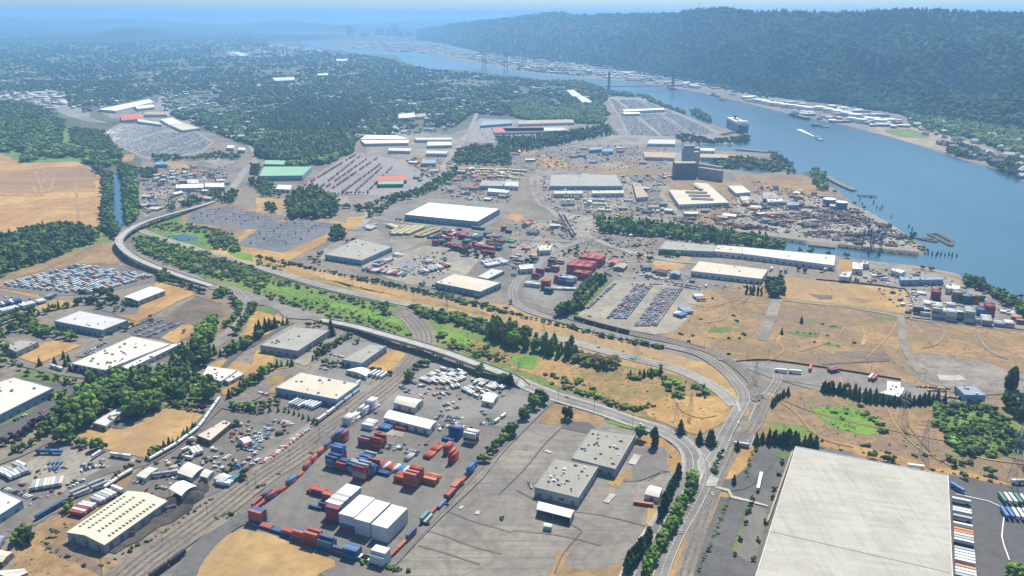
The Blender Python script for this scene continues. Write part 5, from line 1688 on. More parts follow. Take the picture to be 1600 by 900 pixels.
def house_mb(parts=True):
    body, roof = MB(), MB()
    body.box(0, 0, 0, 5.2, 13, 9)
    roof.v = [(-7.2, -5.2, 5.0), (7.2, -5.2, 5.0), (7.2, 5.2, 5.0), (-7.2, 5.2, 5.0), (-6.6, 0, 8.2), (6.6, 0, 8.2)]
    roof.f = [(0, 1, 5, 4), (2, 3, 4, 5), (1, 2, 5), (3, 0, 4), (0, 3, 2, 1)]
    roof.m = [0] * 5
    return body, roof


hb, hr = house_mb()
wall_me = [hb.mesh('house_wall', [k_]) for k_ in ('wall_white', 'wall_tan', 'wall_grey')]
roof_me = [hr.mesh('house_roof', ['shingle_' + n_]) for _, n_ in rmix]


def house(x, y, rz, ri, sx, where, grp):
    e = empty('house', (x, y, 0), rz, '%s-roofed house %s' % (rmix[ri][1], where), 'house', grp)
    e.scale = (sx, sx, sx)
    a = link('wall', wall_me[RR.randrange(3)], e)
    b = link('roof', roof_me[ri], e)
    return e


for k_ in range(190):
    x, y, _ = hp[k_]
    house(x, y, RR.choice((.25, 1.82)) + RR.uniform(-.1, .1), RR.choice((0, 1, 1, 2, 3, 3, 4)), RR.uniform(.9, 1.6), 'among the trees of the nearer city edge', 'houses among the trees at the city edge')
for k_ in range(min(110, len(hs))):
    x, y, _ = hs[k_]
    house(x, y, RR.uniform(0, 3), RR.choice((0, 1, 3, 3, 2)), RR.uniform(1.1, 2.2), 'on the wooded far bank below the hills', 'houses on the far river bank')
rest = hp[190:]
sel = np.clip((rest[:, 1] - 3000) / 8000, 0, 1)
sc_ = NR.uniform(.9, 1.7, len(rest)) * (1 + sel * .8)
# a few of the far ones are big flat halls
big_ = NR.rand(len(rest)) < .035
sc3 = np.stack([sc_ * np.where(big_, 4, 1), sc_ * np.where(big_, 3, 1), np.where(big_, .9, 1.15)], 1)
allv = np.array(hb.v + hr.v, np.float32)
allf = hb.f + [tuple(len(hb.v) + q for q in f) for f in hr.f]
allm = [0] * len(hb.f) + [1] * len(hr.f)
stuff_mesh('city_houses', [(allv, allf, allm, rest, sc3, NR.choice([.25, 1.82], len(rest)))], ['walls_mixed', 'roofs_mixed'],
           'pale specks of countless houses scattered through the distant wooded city', 'houses')
# industry of the far bank and the distant riverside: small halls too many to tell apart
ip = np.concatenate([sample_px(T(-1, 540, 66, 690, 70, 830, 93, 960, 104, 1040, 120, 1100, 132, 1100, 140, 950, 122, 860, 114, 800, 106, 700, 86, 560, 76), 520),
                     sample_px(T(-1, 1100, 133, 1200, 155, 1320, 168, 1400, 186, 1420, 200, 1340, 200, 1200, 168), 90),
                     sample_px(T(0, -100, 580, 300, 570, 420, 600, 380, 690, 0, 650), 110),
                     sample_px(T(0, 1380, 330, 1600, 315, 1900, 330, 1900, 350, 1600, 362, 1400, 355), 60),
                     sample_px(T(1, 0, 300, 250, 260, 300, 300, 500, 320, 300, 345, 0, 370), 110),
                     sample_px(T(1, 480, 180, 1000, 200, 1200, 240, 700, 280, 500, 250), 90)])
zz = 1 + np.clip((ip[:, 1] - 4000) / 6000, 0, 1.2)
s3 = np.stack([NR.uniform(1.5, 5, len(ip)) * zz, NR.uniform(1.2, 3, len(ip)) * zz, np.full(len(ip), 1.2)], 1)
flat = MB()
flat.box(0, 0, 0, 6, 12, 10, mi=0, mtop=0)
flat.box(0, 0, 6.01, 6.6, 12.4, 10.4, mi=1, mtop=1)
stuff_mesh('riverside_halls', [(np.array(flat.v, np.float32), flat.f, flat.m, ip, s3, NR.choice([-.3, -.2, 1.3], len(ip)))], ['walls_mixed', 'roofs_pale'],
           'white and pale industrial roofs crowded along the distant river banks', 'industrial buildings')

# ------------------------------------------------------------------ trees and shrubs, near
TREES = []


def tree(x, y, kind, h, tone, grp, z=0):
    TREES.append((x, y, kind, h, tone, grp))


def belt(px, spacing, kinds, h0, h1, tones, grp, keep=True):
    for x, y in fill(px, spacing):
        if keep and not free(x, y, -1):
            continue
        tree(x, y, RR.choice(kinds), RR.uniform(h0, h1), RR.choice(tones), grp)


def row(px, step, kinds, h0, h1, tones, grp, jit=1.0, off=0.0):
    for x, y, a in along(px, step, off, jit):
        tree(x, y, RR.choice(kinds), RR.uniform(h0, h1), RR.choice(tones), grp)


def spots(i, c, kind, h, tones, grp):
    for x, y in T(i, *c):
        p = G(x, y)
        tree(p.x, p.y, kind, h * RR.uniform(.88, 1.15), RR.choice(tones), grp)


BR, PO, CO, BU = 'broad', 'poplar', 'conifer', 'bush'
g_ = 'trees of the dense belt below the long white warehouse'
belt(T(8, 520, 705, 640, 728, 800, 722, 1150, 580, 1330, 530, 1360, 590, 1290, 690, 1250, 760, 1350, 850, 1330, 910, 1200, 915, 1000, 905, 600, 905, 560, 800), 10, [BR, BR, BR, CO], 9, 18, ['foliage', 'foliage', 'foliage_bright', 'foliage_dark'], g_)
g_ = 'big green trees above the golden field'
belt(T(12, 250, 170, 330, 90, 420, 70, 480, 40, 620, 30, 750, 85, 740, 140, 600, 175, 590, 100, 500, 150, 420, 190, 380, 215, 330, 285, 260, 260, 230, 210), 9.5, [BR], 13, 21, ['foliage', 'foliage_bright', 'foliage'], g_)
row(T(12, -60, 320, 0, 295, 100, 250, 200, 185, 290, 140), 8, [BR], 9, 12, ['foliage_purple'], 'purple-leaved trees in a row beside the street')
row(T(12, 390, 75, 470, 35), 8, [BR], 8, 10, ['foliage_purple'], 'purple-leaved trees above the street')
row(T(12, 800, 95, 870, 115, 960, 130), 7, [BR], 7, 9, ['foliage_purple', 'foliage'], 'purple-leaved trees along the golden field')
spots(12, (100, 315, 150, 290, 190, 250, 240, 215, 70, 320, 215, 235), BR, 10, ['foliage_yellow'], 'yellow-green trees beside the truck yard')
spots(12, (375, 290, 400, 295, 455, 310, 480, 315, 330, 280), BR, 11, ['foliage'], 'dark trees at the lower left of the golden field')
row(T(12, 690, 360, 760, 300, 850, 262, 920, 200), 5, [CO, BR], 6, 10, ['foliage', 'foliage_dark', 'foliage_dry'], 'hedge trees at the right edge of the golden field')
spots(12, (80, 745, 100, 730, 125, 720, 140, 745, 110, 760, 85, 720, 315, 600, 318, 585), BR, 10, ['foliage_dark', 'foliage'], 'dark clump of trees left of the vented shed')
spots(12, (560, 180, 550, 170, 240, 70, 300, 55, 290, 70), BR, 8, ['foliage', 'foliage_yellow'], 'small trees near the low grey-roofed office')
row(T(12, 640, 370, 560, 420, 520, 470), 6, [BU], 3, 5, ['foliage_dry'], 'dry bushes between the yard and railcars')
g_ = 'trees around the left warehouses'
row(T(8, 0, 400, 100, 370, 200, 345), 8, [BR], 9, 13, ['foliage', 'foliage_dark'], g_)
row(T(8, 10, 430, 110, 395, 210, 370), 8, [BR], 9, 13, ['foliage', 'foliage_dark'], g_)
row(T(8, 60, 480, 200, 400, 300, 355, 430, 320, 560, 280, 640, 330), 7, [BR, CO], 9, 14, ['foliage', 'foliage_dark'], g_, jit=4)
row(T(8, 100, 470, 200, 470, 300, 500, 420, 515, 500, 525), 8, [BR], 9, 13, ['foliage', 'foliage_bright'], g_, jit=3)
row(T(8, 180, 420, 260, 480, 330, 480), 8, [BR], 10, 13, ['foliage'], g_, jit=4)
spots(8, (640, 260, 620, 250, 700, 300, 730, 290, 690, 270, 560, 300, 520, 260, 680, 255), BR, 14, ['foliage_dark'], 'dark trees between the trailer park and white warehouse')
row(T(8, 770, 300, 830, 315, 880, 320), 6, [BR], 6, 8, ['foliage'], 'small trees before the long white-roofed warehouse')
spots(8, (720, 345, 740, 330, 770, 345, 640, 520, 700, 490, 820, 440, 945, 420, 940, 390, 780, 470, 1155, 480), BR, 7, ['foliage_yellow', 'foliage'], 'small trees about the left car parks')
spots(8, (250, 690, 345, 690, 410, 690, 430, 660, 400, 640, 440, 720), CO, 12, ['foliage_dark'], 'dark trees beside the brown square field')
row(T(8, 480, 720, 600, 745, 700, 750, 790, 735), 7, [BR, CO], 8, 12, ['foliage_dark', 'foliage'], 'trees along the front of the long white warehouse')
spots(8, (180, 745, 260, 750, 130, 710, 90, 680, 360, 770, 470, 795, 540, 810, 380, 890, 400, 870, 290, 770, 420, 800), BR, 8, ['foliage', 'foliage_bright'], 'small trees round the lawn by the left warehouse')
row(T(8, 290, 770, 400, 800, 540, 830), 5, [BU], 2, 3, ['foliage_dark'], 'hedge bushes along the left lawn')
belt(T(8, 0, 590, 50, 580, 70, 680, 0, 700, -60, 690, -60, 600), 9, [BR], 10, 14, ['foliage'], 'trees at the left picture edge below the grey warehouse')
belt(T(8, -60, 370, 0, 380, 0, 480, 60, 520, -60, 540), 10, [BR], 9, 12, ['foliage'], 'trees at the left picture edge')
belt(T(8, 1225, 500, 1280, 430, 1340, 440, 1330, 530, 1250, 560), 8, [BR], 13, 17, ['foliage', 'foliage_bright'], 'tall rounded trees beside the bare earth plot')
belt(T(8, 1335, 205, 1420, 205, 1450, 250, 1350, 265), 9, [BR], 9, 13, ['foliage'], 'trees inside the road bend at the viaduct end')
row(T(8, 1460, 290, 1500, 350, 1460, 400, 1400, 450), 8, [BR], 8, 12, ['foliage', 'foliage_bright'], 'trees lining the curving road below the viaduct')
row(T(8, 1590, 320, 1545, 390, 1500, 450, 1480, 490), 6, [BR, CO], 9, 13, ['foliage', 'foliage_dark'], 'dark trees lining the outer side of the curving road')
row(T(8, 990, 140, 1060, 170, 1150, 190, 1250, 225, 1290, 240), 7, [BR], 7, 10, ['foliage', 'foliage_dry', 'foliage_dark'], 'trees between the viaduct and the trailer park')
belt(T(8, 990, 130, 1030, 110, 1060, 150, 1010, 160), 8, [BR], 10, 14, ['foliage'], 'trees at the right corner of the trailer park')
row(T(8, 1300, 640, 1400, 625, 1480, 590, 1600, 530) + T(9, 60, 470, 130, 440, 220, 420), 7, [CO, BR], 10, 15, ['foliage', 'foliage_dark'], 'conifers in the row above the wide grey-roofed warehouse', jit=2)
spots(9, (85, 460, 22, 480, 60, 470, 5, 510, 120, 450, 480, 500, 470, 480), CO, 19, ['foliage_dark'], 'tall dark conifers beside the wide grey-roofed warehouse')
row(T(8, 1440, 890, 1560, 800, 1600, 780) + T(9, 60, 740, 150, 690, 240, 680), 6.5, [BR, CO], 8, 14, ['foliage', 'foliage_dark', 'foliage_bright'], 'trees in the hedge row left of the cream-roofed warehouse', jit=2)
row(T(9, 360, 650, 430, 600, 520, 550, 600, 500), 6, [BR, CO], 8, 12, ['foliage', 'foliage_dark'], 'trees between the two grey-roofed warehouses', jit=2)
spots(9, (330, 445, 370, 440, 400, 435, 410, 545, 400, 560, 330, 590, 640, 545, 540, 690, 580, 695, 620, 690, 730, 720, 765, 725, 838, 750, 500, 690, 430, 680, 460, 690), BR, 8, ['foliage', 'foliage_dark', 'foliage_yellow'], 'small trees among the middle warehouses')
spots(9, (1000, 710, 1030, 690, 1060, 690, 960, 780, 1390, 770, 1400, 740, 1540, 800, 1580, 810, 1550, 780), BR, 12, ['foliage_dark', 'foliage'], 'dark trees at the foot of the overpass')
row(T(13, 0, 140, 120, 130, 190, 150, 290, 195), 7, [BR, CO], 6, 9, ['foliage', 'foliage_yellow', 'foliage_dark'], 'small street trees above the car rows')
row(T(13, 0, 110, 60, 100, 120, 100), 7, [BR], 7, 9, ['foliage', 'foliage_yellow'], 'small street trees above the car rows')
row(T(12, 1100, 110, 1200, 130), 6, [BR], 8, 11, ['foliage', 'foliage_bright'], 'bushy trees left of the car rows', jit=3)
spots(12, (850, 360, 1140, 450, 1060, 430, 1110, 195, 1090, 400, 1145, 430), BR, 8, ['foliage_dark', 'foliage'], 'small trees in the machinery yards')
# marsh corridor
SH = ['foliage', 'foliage_bright', 'foliage', 'foliage_yellow']
g_ = 'willow bushes of the marsh'
belt(T(9, 20, 110, 200, 145, 500, 225, 800, 305, 900, 345, 880, 385, 780, 360, 600, 300, 300, 215, 60, 180), 9, [BU, BU, BU, BR], 3, 7, SH, g_)
belt(T(9, -20, 190, 200, 265, 430, 290, 700, 385, 960, 465, 985, 510, 800, 480, 500, 405, 300, 345, 100, 280, 0, 250), 11, [BU, BU, BU, BR], 3, 6, SH + ['foliage_yellow'], g_)
belt(T(4, 830, 690, 960, 690, 1200, 760, 1500, 850, 1640, 905, 1640, 990, 1300, 930, 1000, 850, 860, 770), 9, [BU, BR], 5, 10, SH, g_)
belt(T(4, 920, 625, 1100, 590, 1300, 620, 1440, 650, 1480, 700, 1420, 720, 1300, 660, 1080, 655), 11, [BU], 3, 7, SH, g_)
belt(T(4, 1300, 680, 1400, 670, 1500, 740, 1480, 780, 1320, 750), 9, [BR, BU], 6, 11, SH, g_)
belt(T(8, 1340, 20, 1640, 60, 1640, 240, 1500, 150), 8, [BU, BR], 5, 9, SH, g_)
belt(T(9, 0, 20, 100, 60, 200, 60, 100, 130, 0, 110), 10, [BU], 3, 6, SH, g_)
g_ = 'trees of the belt along the main track'
belt(T(9, 790, 300, 860, 300, 890, 350, 860, 380, 790, 360), 9, [BR], 10, 14, ['foliage', 'foliage_bright'], g_)
belt(T(9, 910, 320, 1000, 320, 1200, 360, 1430, 410, 1600, 480, 1600, 540, 1400, 480, 1200, 425, 1100, 400, 980, 365), 9, [BR, BU, BU], 6, 11, ['foliage', 'foliage_dark', 'foliage'], g_)
belt(T(9, 1060, 490, 1130, 480, 1300, 550, 1500, 590, 1600, 640, 1600, 690, 1400, 650, 1200, 570), 10, [BU], 3, 7, SH + ['foliage_yellow'], 'low bushes of the dry marsh')
belt(T(9, 1430, 440, 1600, 480, 1600, 560, 1500, 545, 1430, 510), 8, [PO], 18, 26, ['foliage_bright', 'foliage_yellow'], 'tall poplars in the clump beside the corridor')
belt(T(10, 0, 480, 100, 520, 250, 570, 420, 610, 400, 660, 250, 640, 100, 590, 0, 570), 9.5, [PO, PO, BR], 12, 22, ['foliage', 'foliage_yellow', 'foliage_bright'], 'tall poplars in the clump beside the corridor')
belt(T(10, 400, 620, 640, 680, 620, 740, 560, 730, 400, 680), 8, [PO, BU], 7, 14, ['foliage_dry', 'foliage_yellow', 'foliage_dry'], 'yellowing saplings beyond the poplars')
belt(T(10, 640, 740, 900, 720, 960, 740, 1260, 840, 1290, 900, 1000, 880, 900, 800, 680, 770), 13, [BU, BU, CO], 4, 9, SH + ['foliage_dry'], 'bushes of the dry triangle')
belt(T(10, 700, 750, 920, 710, 960, 760, 800, 770), 10, [CO], 9, 12, ['foliage_dark'], 'dark small conifers of the dry triangle')
belt(T(10, 1180, 800, 1270, 850, 1260, 880, 1180, 840), 9, [CO], 8, 12, ['foliage_dark', 'foliage'], 'dark small conifers of the dry triangle')
belt(T(10, 200, 740, 440, 780, 560, 880, 540, 920, 420, 870, 240, 800), 10, [BU], 3, 6, SH, 'low bushes of the dry marsh')
row(T(14, 310, 40, 420, 70, 480, 100, 560, 120, 640, 110, 700, 110), 7, [BU, BR], 4, 7, SH, 'bushes lining the road bank')
row(T(9, 0, 5, 150, 40, 300, 75, 500, 115, 800, 185, 1000, 225, 1200, 275, 1400, 320, 1560, 360), 7, [BU, BU, BR], 4, 7, ['foliage', 'foliage_dark'], 'hedge along the north side of the tracks', jit=3)
row(T(9, 650, 150, 900, 205, 1200, 270, 1500, 345), 8, [BU], 4, 7, ['foliage', 'foliage_dark'], 'hedge along the north side of the tracks', jit=3, off=8)
row(T(10, 0, 360, 130, 400, 280, 430, 480, 480, 640, 520, 780, 545, 930, 580), 6, [BU, BR], 4, 7, ['foliage', 'foliage_dark'], 'hedge between track and road', jit=3)
row(T(10, 300, 380, 380, 330, 440, 260, 500, 200, 590, 150), 5, [BR, PO], 13, 18, ['foliage', 'foliage', 'foliage_dark'], 'tall trees between the container yard and sandy lot', jit=3)
row(T(10, 330, 370, 420, 320, 480, 240, 530, 190), 6, [BR], 12, 16, ['foliage'], 'tall trees between the container yard and sandy lot', jit=3)
spots(9, (1030, 190, 1050, 185, 1110, 200, 1150, 215, 1200, 240, 1230, 250, 1300, 250, 1380, 265, 1410, 240, 1440, 230, 1560, 340, 1590, 300), BR, 7, ['foliage_dark', 'foliage'], 'small trees in front of the cream-roofed warehouse')
# right fields
spots(11, (85, 490, 208, 420), CO, 11, ['foliage_dark'], 'lone dark conifer on the dry waste ground')
spots(11, (180, 480, 260, 490, 300, 490, 375, 500, 230, 485, 1390 / 4, 430, 285, 540, 375, 550, 430, 565, 545, 548, 420, 445, 400, 446), BU, 3.2, ['foliage', 'foliage_bright'], 'green bushes dotted over the waste ground')
spots(10, (1130, 500, 1440, 490, 1390, 375, 1250, 270, 1110, 540, 1350, 615, 1060, 490, 1180, 400, 1400, 410, 1450, 500, 1350, 520, 1420, 520), BU, 4, ['foliage_dark', 'foliage'], 'dark bushes dotted over the left waste ground')
belt(T(11, 0, 170, 80, 160, 95, 240, 30, 270, 0, 262), 8, [BR], 13, 17, ['foliage_dark'], 'dark trees between the two waste plots')
row(T(10, 1465, 235, 1575, 245), 5, [PO], 11, 14, ['foliage_dark'], 'dark trees left of the fenced waste ground')
row(T(11, 345, 850, 440, 862, 520, 875, 680, 905), 5, [CO], 13, 17, ['foliage_dark'], 'dark conifers in the dense row beside the T-shaped building', jit=1)
row(T(15, 250, 35, 340, 50, 420, 75, 540, 95, 600, 100, 700, 95, 830, 85), 5.5, [CO], 12, 16, ['foliage_dark'], 'dark conifers in the dense row beside the T-shaped building', jit=1)
row(T(15, 0, 275, 90, 285, 160, 290, 232, 300), 4.5, [CO, PO], 13, 18, ['foliage_dark'], 'dark conifers behind the top left corner of the enormous roof', jit=2)
row(T(15, 20, 105, 60, 70, 95, 50), 5, [CO], 9, 12, ['foliage_dark'], 'dark conifers beside the yard road')
spots(11, (1505, 845, 1520, 830), PO, 24, ['foliage_dark'], 'pair of tall dark poplars right of the grey pitched roof')
spots(15, (565, 372, 550, 365, 580, 370, 485, 350, 1040, 430, 915, 445, 845, 355, 870, 385, 905, 380), BR, 8, ['foliage_dark', 'foliage'], 'dark trees in the dry strip behind the enormous roof')
belt(T(15, 770, 110, 950, 92, 1080, 140, 1205, 250, 1190, 340, 900, 345, 850, 280, 780, 200), 8.5, [BU, BR], 4, 9, ['foliage', 'foliage', 'foliage_bright', 'foliage_dark'], 'willow bushes of the green thicket at the right')
belt(T(15, 1110, 110, 1170, 90, 1220, 90, 1220, 180, 1150, 190), 8, [BR], 11, 16, ['foliage_dark'], 'dark tall trees at the right picture edge')
belt(T(15, 420, 100, 500, 150, 545, 225, 520, 230, 480, 170, 400, 120), 9, [BU], 3, 6, SH, 'bushes round the bright green marsh')
belt(T(15, 240, 110, 420, 120, 380, 180, 280, 150), 12, [BU], 3, 5, SH, 'bushes round the bright green marsh')
belt(T(15, 240, 260, 650, 290, 850, 350, 990, 370, 980, 400, 800, 370, 560, 340, 240, 310), 13, [BU], 2, 5, SH + ['foliage_dry'], 'low scrub in the strip behind the enormous roof')
row(T(15, 560, 380, 860, 420, 1140, 480), 9, [BU], 2, 3, ['foliage_dry', 'foliage'], 'low scrub in the strip behind the enormous roof')
# old yard and avenue
g_ = 'dark columnar cypresses beside the avenue'
row(T(14, 782, 440, 745, 510, 712, 590, 685, 650), 8.5, [PO], 12, 16, ['foliage_dark'], g_, jit=.5)
row(T(14, 635, 745, 590, 820, 545, 875, 525, 900), 6, [PO], 13, 16, ['foliage_dark'], g_, jit=.8)
spots(14, (665, 292), PO, 21, ['foliage_dark'], 'tall dark cypress alone beside the old yard driveway')
spots(14, (600, 260), BR, 12, ['foliage_bright'], 'bright green tree beside the old yard driveway')
spots(14, (260, 165), BR, 12, ['foliage_dark'], 'round dark tree on the dry plot above the concrete yard')
spots(14, (790, 235, 878, 282, 935, 290, 925, 280), CO, 17, ['foliage_dark'], 'dark conifers beside the road junction')
spots(14, (1040, 470, 1055, 312, 1172, 275, 1145, 285), CO, 12, ['foliage_dark'], 'dark conifers beside the level crossing')
row(T(14, 858, 450, 830, 520, 790, 590, 750, 660, 700, 760, 650, 850, 620, 910), 5.5, [BR], 8, 12, ['foliage_bright', 'foliage', 'foliage_bright'], 'leafy trees in the avenue median', jit=1.5)
row(T(14, 820, 530, 780, 600, 740, 670, 690, 760), 8, [BR], 7, 10, ['foliage_bright', 'foliage'], 'leafy trees in the avenue median', jit=1.5)
row(T(14, 1015, 545, 980, 620, 950, 720, 900, 820, 870, 890), 3.5, [BU], 2, 3, ['foliage_dark', 'foliage'], 'low hedge along the warehouse road')
row(T(14, 1140, 300, 1110, 380, 1090, 450), 3.5, [BU], 2, 3, ['foliage_dark', 'foliage_dry'], 'low hedge left of the warehouse road')
row(T(14, 985, 320, 960, 380, 945, 420), 4, [BU], 3, 4.5, ['foliage_dark'], 'dark bushes beside the tracks')
spots(14, (1120, 570, 1130, 545, 1115, 600, 1095, 660, 1070, 735, 1045, 805, 1155, 740, 1130, 830, 1185, 655, 1100, 610), BR, 4.5, ['foliage_dark', 'foliage'], 'little trees in the warehouse parking strips')
spots(15, (65, 375, 50, 430, 30, 500, 20, 540), BR, 4.5, ['foliage_dark'], 'little trees beside the enormous warehouse wall')
spots(15, (1150, 905, 1170, 915), BR, 10, ['foliage_bright'], 'round green tree in the bottom right corner')
spots(13, (1180, 260, 1165, 240, 1190, 225, 1120, 310, 1095, 330, 1130, 290, 1075, 365, 1050, 365, 1150, 275), BR, 9, ['foliage', 'foliage_bright', 'foliage_dark'], 'trees between the equipment yard and concrete yard')
spots(14, (60, 165, 70, 150, 105, 115, 150, 95, 130, 80, 0, 240, 95, 100), BR, 12, ['foliage', 'foliage_dark'], 'trees at the corner of the equipment yard')
row(T(13, 480, 830, 560, 850, 640, 870, 720, 890), 5, [BU], 3, 4, ['foliage', 'foliage_yellow'], 'young bushes along the terminal fence')
spots(13, (100, 430, 260, 330, 30, 480, 5, 490, 1150, 635, 795, 660, 890, 570, 970, 480), BU, 3.5, ['foliage_dry', 'foliage'], 'stray bushes along the terminal fence')
row(T(12, 1020, 630, 1080, 610), 5, [BU], 3, 4, ['foliage_yellow'], 'stray bushes beside the tracks')
row(T(12, 480, 850, 640, 760, 800, 680, 880, 620, 960, 560, 1060, 510), 5, [BU], 1.5, 3, ['foliage_dry', 'foliage', 'foliage_dark'], 'weeds along the track edge', jit=2)
belt(T(12, 180, 720, 250, 680, 330, 640, 300, 700, 250, 770, 420, 850, 380, 860, 230, 800), 6, [BU], 1.5, 3.5, ['foliage_dry', 'foliage_dark'], 'scrub round the vented shed')
# sloughs and left forest
g_ = 'trees of the slough bank'
belt(T(4, 560, 250, 640, 275, 690, 300, 702, 600, 725, 625, 725, 700, 640, 650, 645, 300), 10, [BR], 12, 18, ['foliage', 'foliage_dark'], g_, keep=False)
belt(T(4, 735, 215, 850, 270, 860, 560, 800, 625, 787, 590, 772, 400, 752, 305), 10, [BR], 11, 17, ['foliage', 'foliage_dark', 'foliage_bright'], g_, keep=False)
belt(T(4, -60, 715, 100, 660, 200, 640, 400, 618, 640, 645, 600, 720, 500, 745, 300, 830, 60, 905, -60, 950), 11, [BR, BR, CO], 12, 19, ['foliage', 'foliage_dark'], 'trees of the wood below the dry farm field')
g_ = 'trees of the green wood at the far left'
belt(T(0, -60, 650, 150, 635, 380, 745, 400, 800, 380, 900, 440, 930, 640, 960, 760, 990, 680, 1050, 560, 1040, 500, 990, 330, 985, 220, 1010, 155, 1010, 150, 950, 0, 955, -60, 960), 17, [BR, BR, BU], 13, 22, ['foliage', 'foliage', 'foliage_bright', 'foliage_dark'], g_)
belt(T(0, 440, 800, 640, 820, 760, 950, 700, 980, 560, 940, 440, 900), 14, [BU, BR], 8, 14, ['foliage_yellow', 'foliage'], g_)
spots(4, (1075, 510, 1065, 500, 1080, 520, 1140, 480, 1160, 490, 1190, 480, 1220, 475, 1250, 470), BR, 14, ['foliage_bright', 'foliage'], 'trees just above the viaduct')
belt(T(4, 1120, 480, 1160, 450, 1260, 440, 1270, 465, 1190, 495), 11, [BR], 10, 13, ['foliage_dark'], 'trees just above the viaduct')
belt(T(4, 1310, 400, 1480, 400, 1470, 480, 1400, 470, 1320, 440), 12, [BR, CO], 12, 18, ['foliage_dark', 'foliage'], 'tall trees at the upper end of the viaduct')
belt(T(4, 860, 270, 980, 260, 990, 300, 900, 330), 13, [BR], 10, 14, ['foliage', 'foliage_dark'], 'trees between slough and yard')
belt(T(4, 950, 170, 1180, 190, 1350, 160, 1500, 170, 1500, 200, 1240, 200, 960, 220), 16, [BR], 9, 14, ['foliage_dark', 'foliage'], 'trees below the large far car lot')
belt(T(4, 1570, 250, 1620, 240, 1640, 370, 1560, 370), 14, [BR], 12, 16, ['foliage_dark'], 'trees left of the green-roofed halls')
belt(T(5, -20, 350, 60, 330, 120, 380, 160, 440, 40, 430), 13, [BR], 10, 15, ['foliage'], 'trees round the small white arched shed')
# middle distance
belt(T(5, 190, 480, 240, 430, 350, 380, 440, 430, 510, 480, 500, 560, 420, 560, 330, 570, 220, 570), 11, [BR, BR, PO], 14, 22, ['foliage', 'foliage_dark', 'foliage'], 'tall trees of the copse below the rail yard')
belt(T(5, 60, 480, 110, 480, 120, 530, 60, 530), 11, [BR], 11, 14, ['foliage_dark'], 'small copse on the dry grass below the rail yard')
row(T(5, 440, 420, 560, 415, 710, 412), 9, [BR], 6, 8, ['foliage_dark'], 'hedge at the front of the rail yard')
row(T(5, 510, 500, 600, 500, 680, 520, 750, 470), 9, [BR], 10, 14, ['foliage', 'foliage_dark'], 'trees beside the road left of the brilliant white roof', jit=6)
row(T(5, 730, 560, 790, 510, 860, 460, 1000, 430, 1070, 400, 1150, 360, 1230, 310, 1250, 260), 8, [BR, PO], 11, 17, ['foliage', 'foliage_dark', 'foliage_bright'], 'trees in the long belt above the brilliant white roof', jit=9)
row(T(5, 800, 450, 950, 420, 1070, 380, 1200, 300), 10, [BR], 11, 16, ['foliage', 'foliage_dark'], 'trees in the long belt above the brilliant white roof', jit=8)
belt(T(5, 475, 650, 540, 640, 550, 700, 480, 710), 10, [BR], 13, 17, ['foliage_dark'], 'round dark copse beside the substation')
spots(5, (570, 715, 600, 710, 620, 710, 410, 790, 390, 800, 340, 820, 400, 850, 370, 840), BR, 8, ['foliage_dark', 'foliage'], 'small trees beside the brown-grey roof')
row(T(5, 880, 580, 940, 585, 1020, 590, 1100, 590), 9, [BR], 6, 8, ['foliage', 'foliage_dark'], 'small trees in front of the brilliant white roof')
spots(5, (1290, 800, 1310, 790, 1330, 800, 1300, 780, 1380, 810, 1430, 810, 1480, 820, 1370, 790), BR, 10, ['foliage_dark'], 'dark trees in the middle container yard')
spots(6, (330, 800, 360, 780, 400, 800, 90, 840, 130, 840, 20, 840, 410, 760), BR, 9, ['foliage_dark', 'foliage'], 'dark trees in the middle container yard')
belt(T(6, 530, 585, 700, 590, 1000, 630, 1300, 665, 1600, 710, 1700, 740, 1700, 790, 1400, 745, 1000, 695, 700, 665, 530, 650), 10, [PO, BR], 13, 20, ['foliage', 'foliage_bright', 'foliage_dark'], 'tall trees in the long row beside the inlet')
spots(6, (970, 800, 1000, 805, 1030, 800, 940, 790, 800, 810, 860, 830), BR, 10, ['foliage_dark', 'foliage_bright'], 'trees before the long transit shed')
belt(T(6, 0, 90, 200, 50, 620, -10, 620, 50, 500, 70, 300, 110, 0, 165), 14, [BR, PO, CO], 12, 20, ['foliage', 'foliage_dark'], 'trees of the belt above the port road')
belt(T(5, 1250, 150, 1350, 120, 1600, 120, 1600, 250, 1400, 230, 1230, 230), 15, [BR], 12, 18, ['foliage', 'foliage_dark'], 'trees of the belt right of the straight road')
belt(T(5, 1500, 60, 1700, 60, 1700, 110, 1500, 110), 14, [BR], 10, 14, ['foliage_dark'], 'trees at the front of the depot')
belt(T(6, 1010, 55, 1100, 50, 1250, 80, 1480, 60, 1490, 100, 1250, 105, 1060, 95), 14, [BR], 9, 14, ['foliage_dark'], 'trees on the quay behind the inlet')
belt(T(6, 1240, 200, 1400, 190, 1640, 215, 1700, 255, 1640, 280, 1500, 265, 1250, 250), 14, [BR, BU], 8, 15, ['foliage', 'foliage_dark'], 'trees beside the old dock')
belt(T(7, 0, 170, 60, 170, 150, 220, 170, 290, 120, 290, 60, 230), 14, [BR], 9, 14, ['foliage', 'foliage_dark'], 'trees beside the old dock')
belt(T(7, 260, 270, 300, 270, 360, 310, 370, 400, 300, 385), 12, [BR], 13, 18, ['foliage', 'foliage_bright'], 'trees on the point behind the scrap yard')
spots(7, (415, 410, 540, 480, 600, 510, 900, 690, 905, 680, 200, 780, 265, 790, 380, 800, 490, 815, 60, 760, 40, 740), BR, 10, ['foliage', 'foliage_dark'], 'single trees along the scrap yard shore')
belt(T(7, 700, 600, 800, 630, 940, 720, 1000, 770, 950, 770, 850, 680), 14, [BU], 4, 6, ['foliage_dry', 'foliage'], 'scrub on the scrap yard shore')
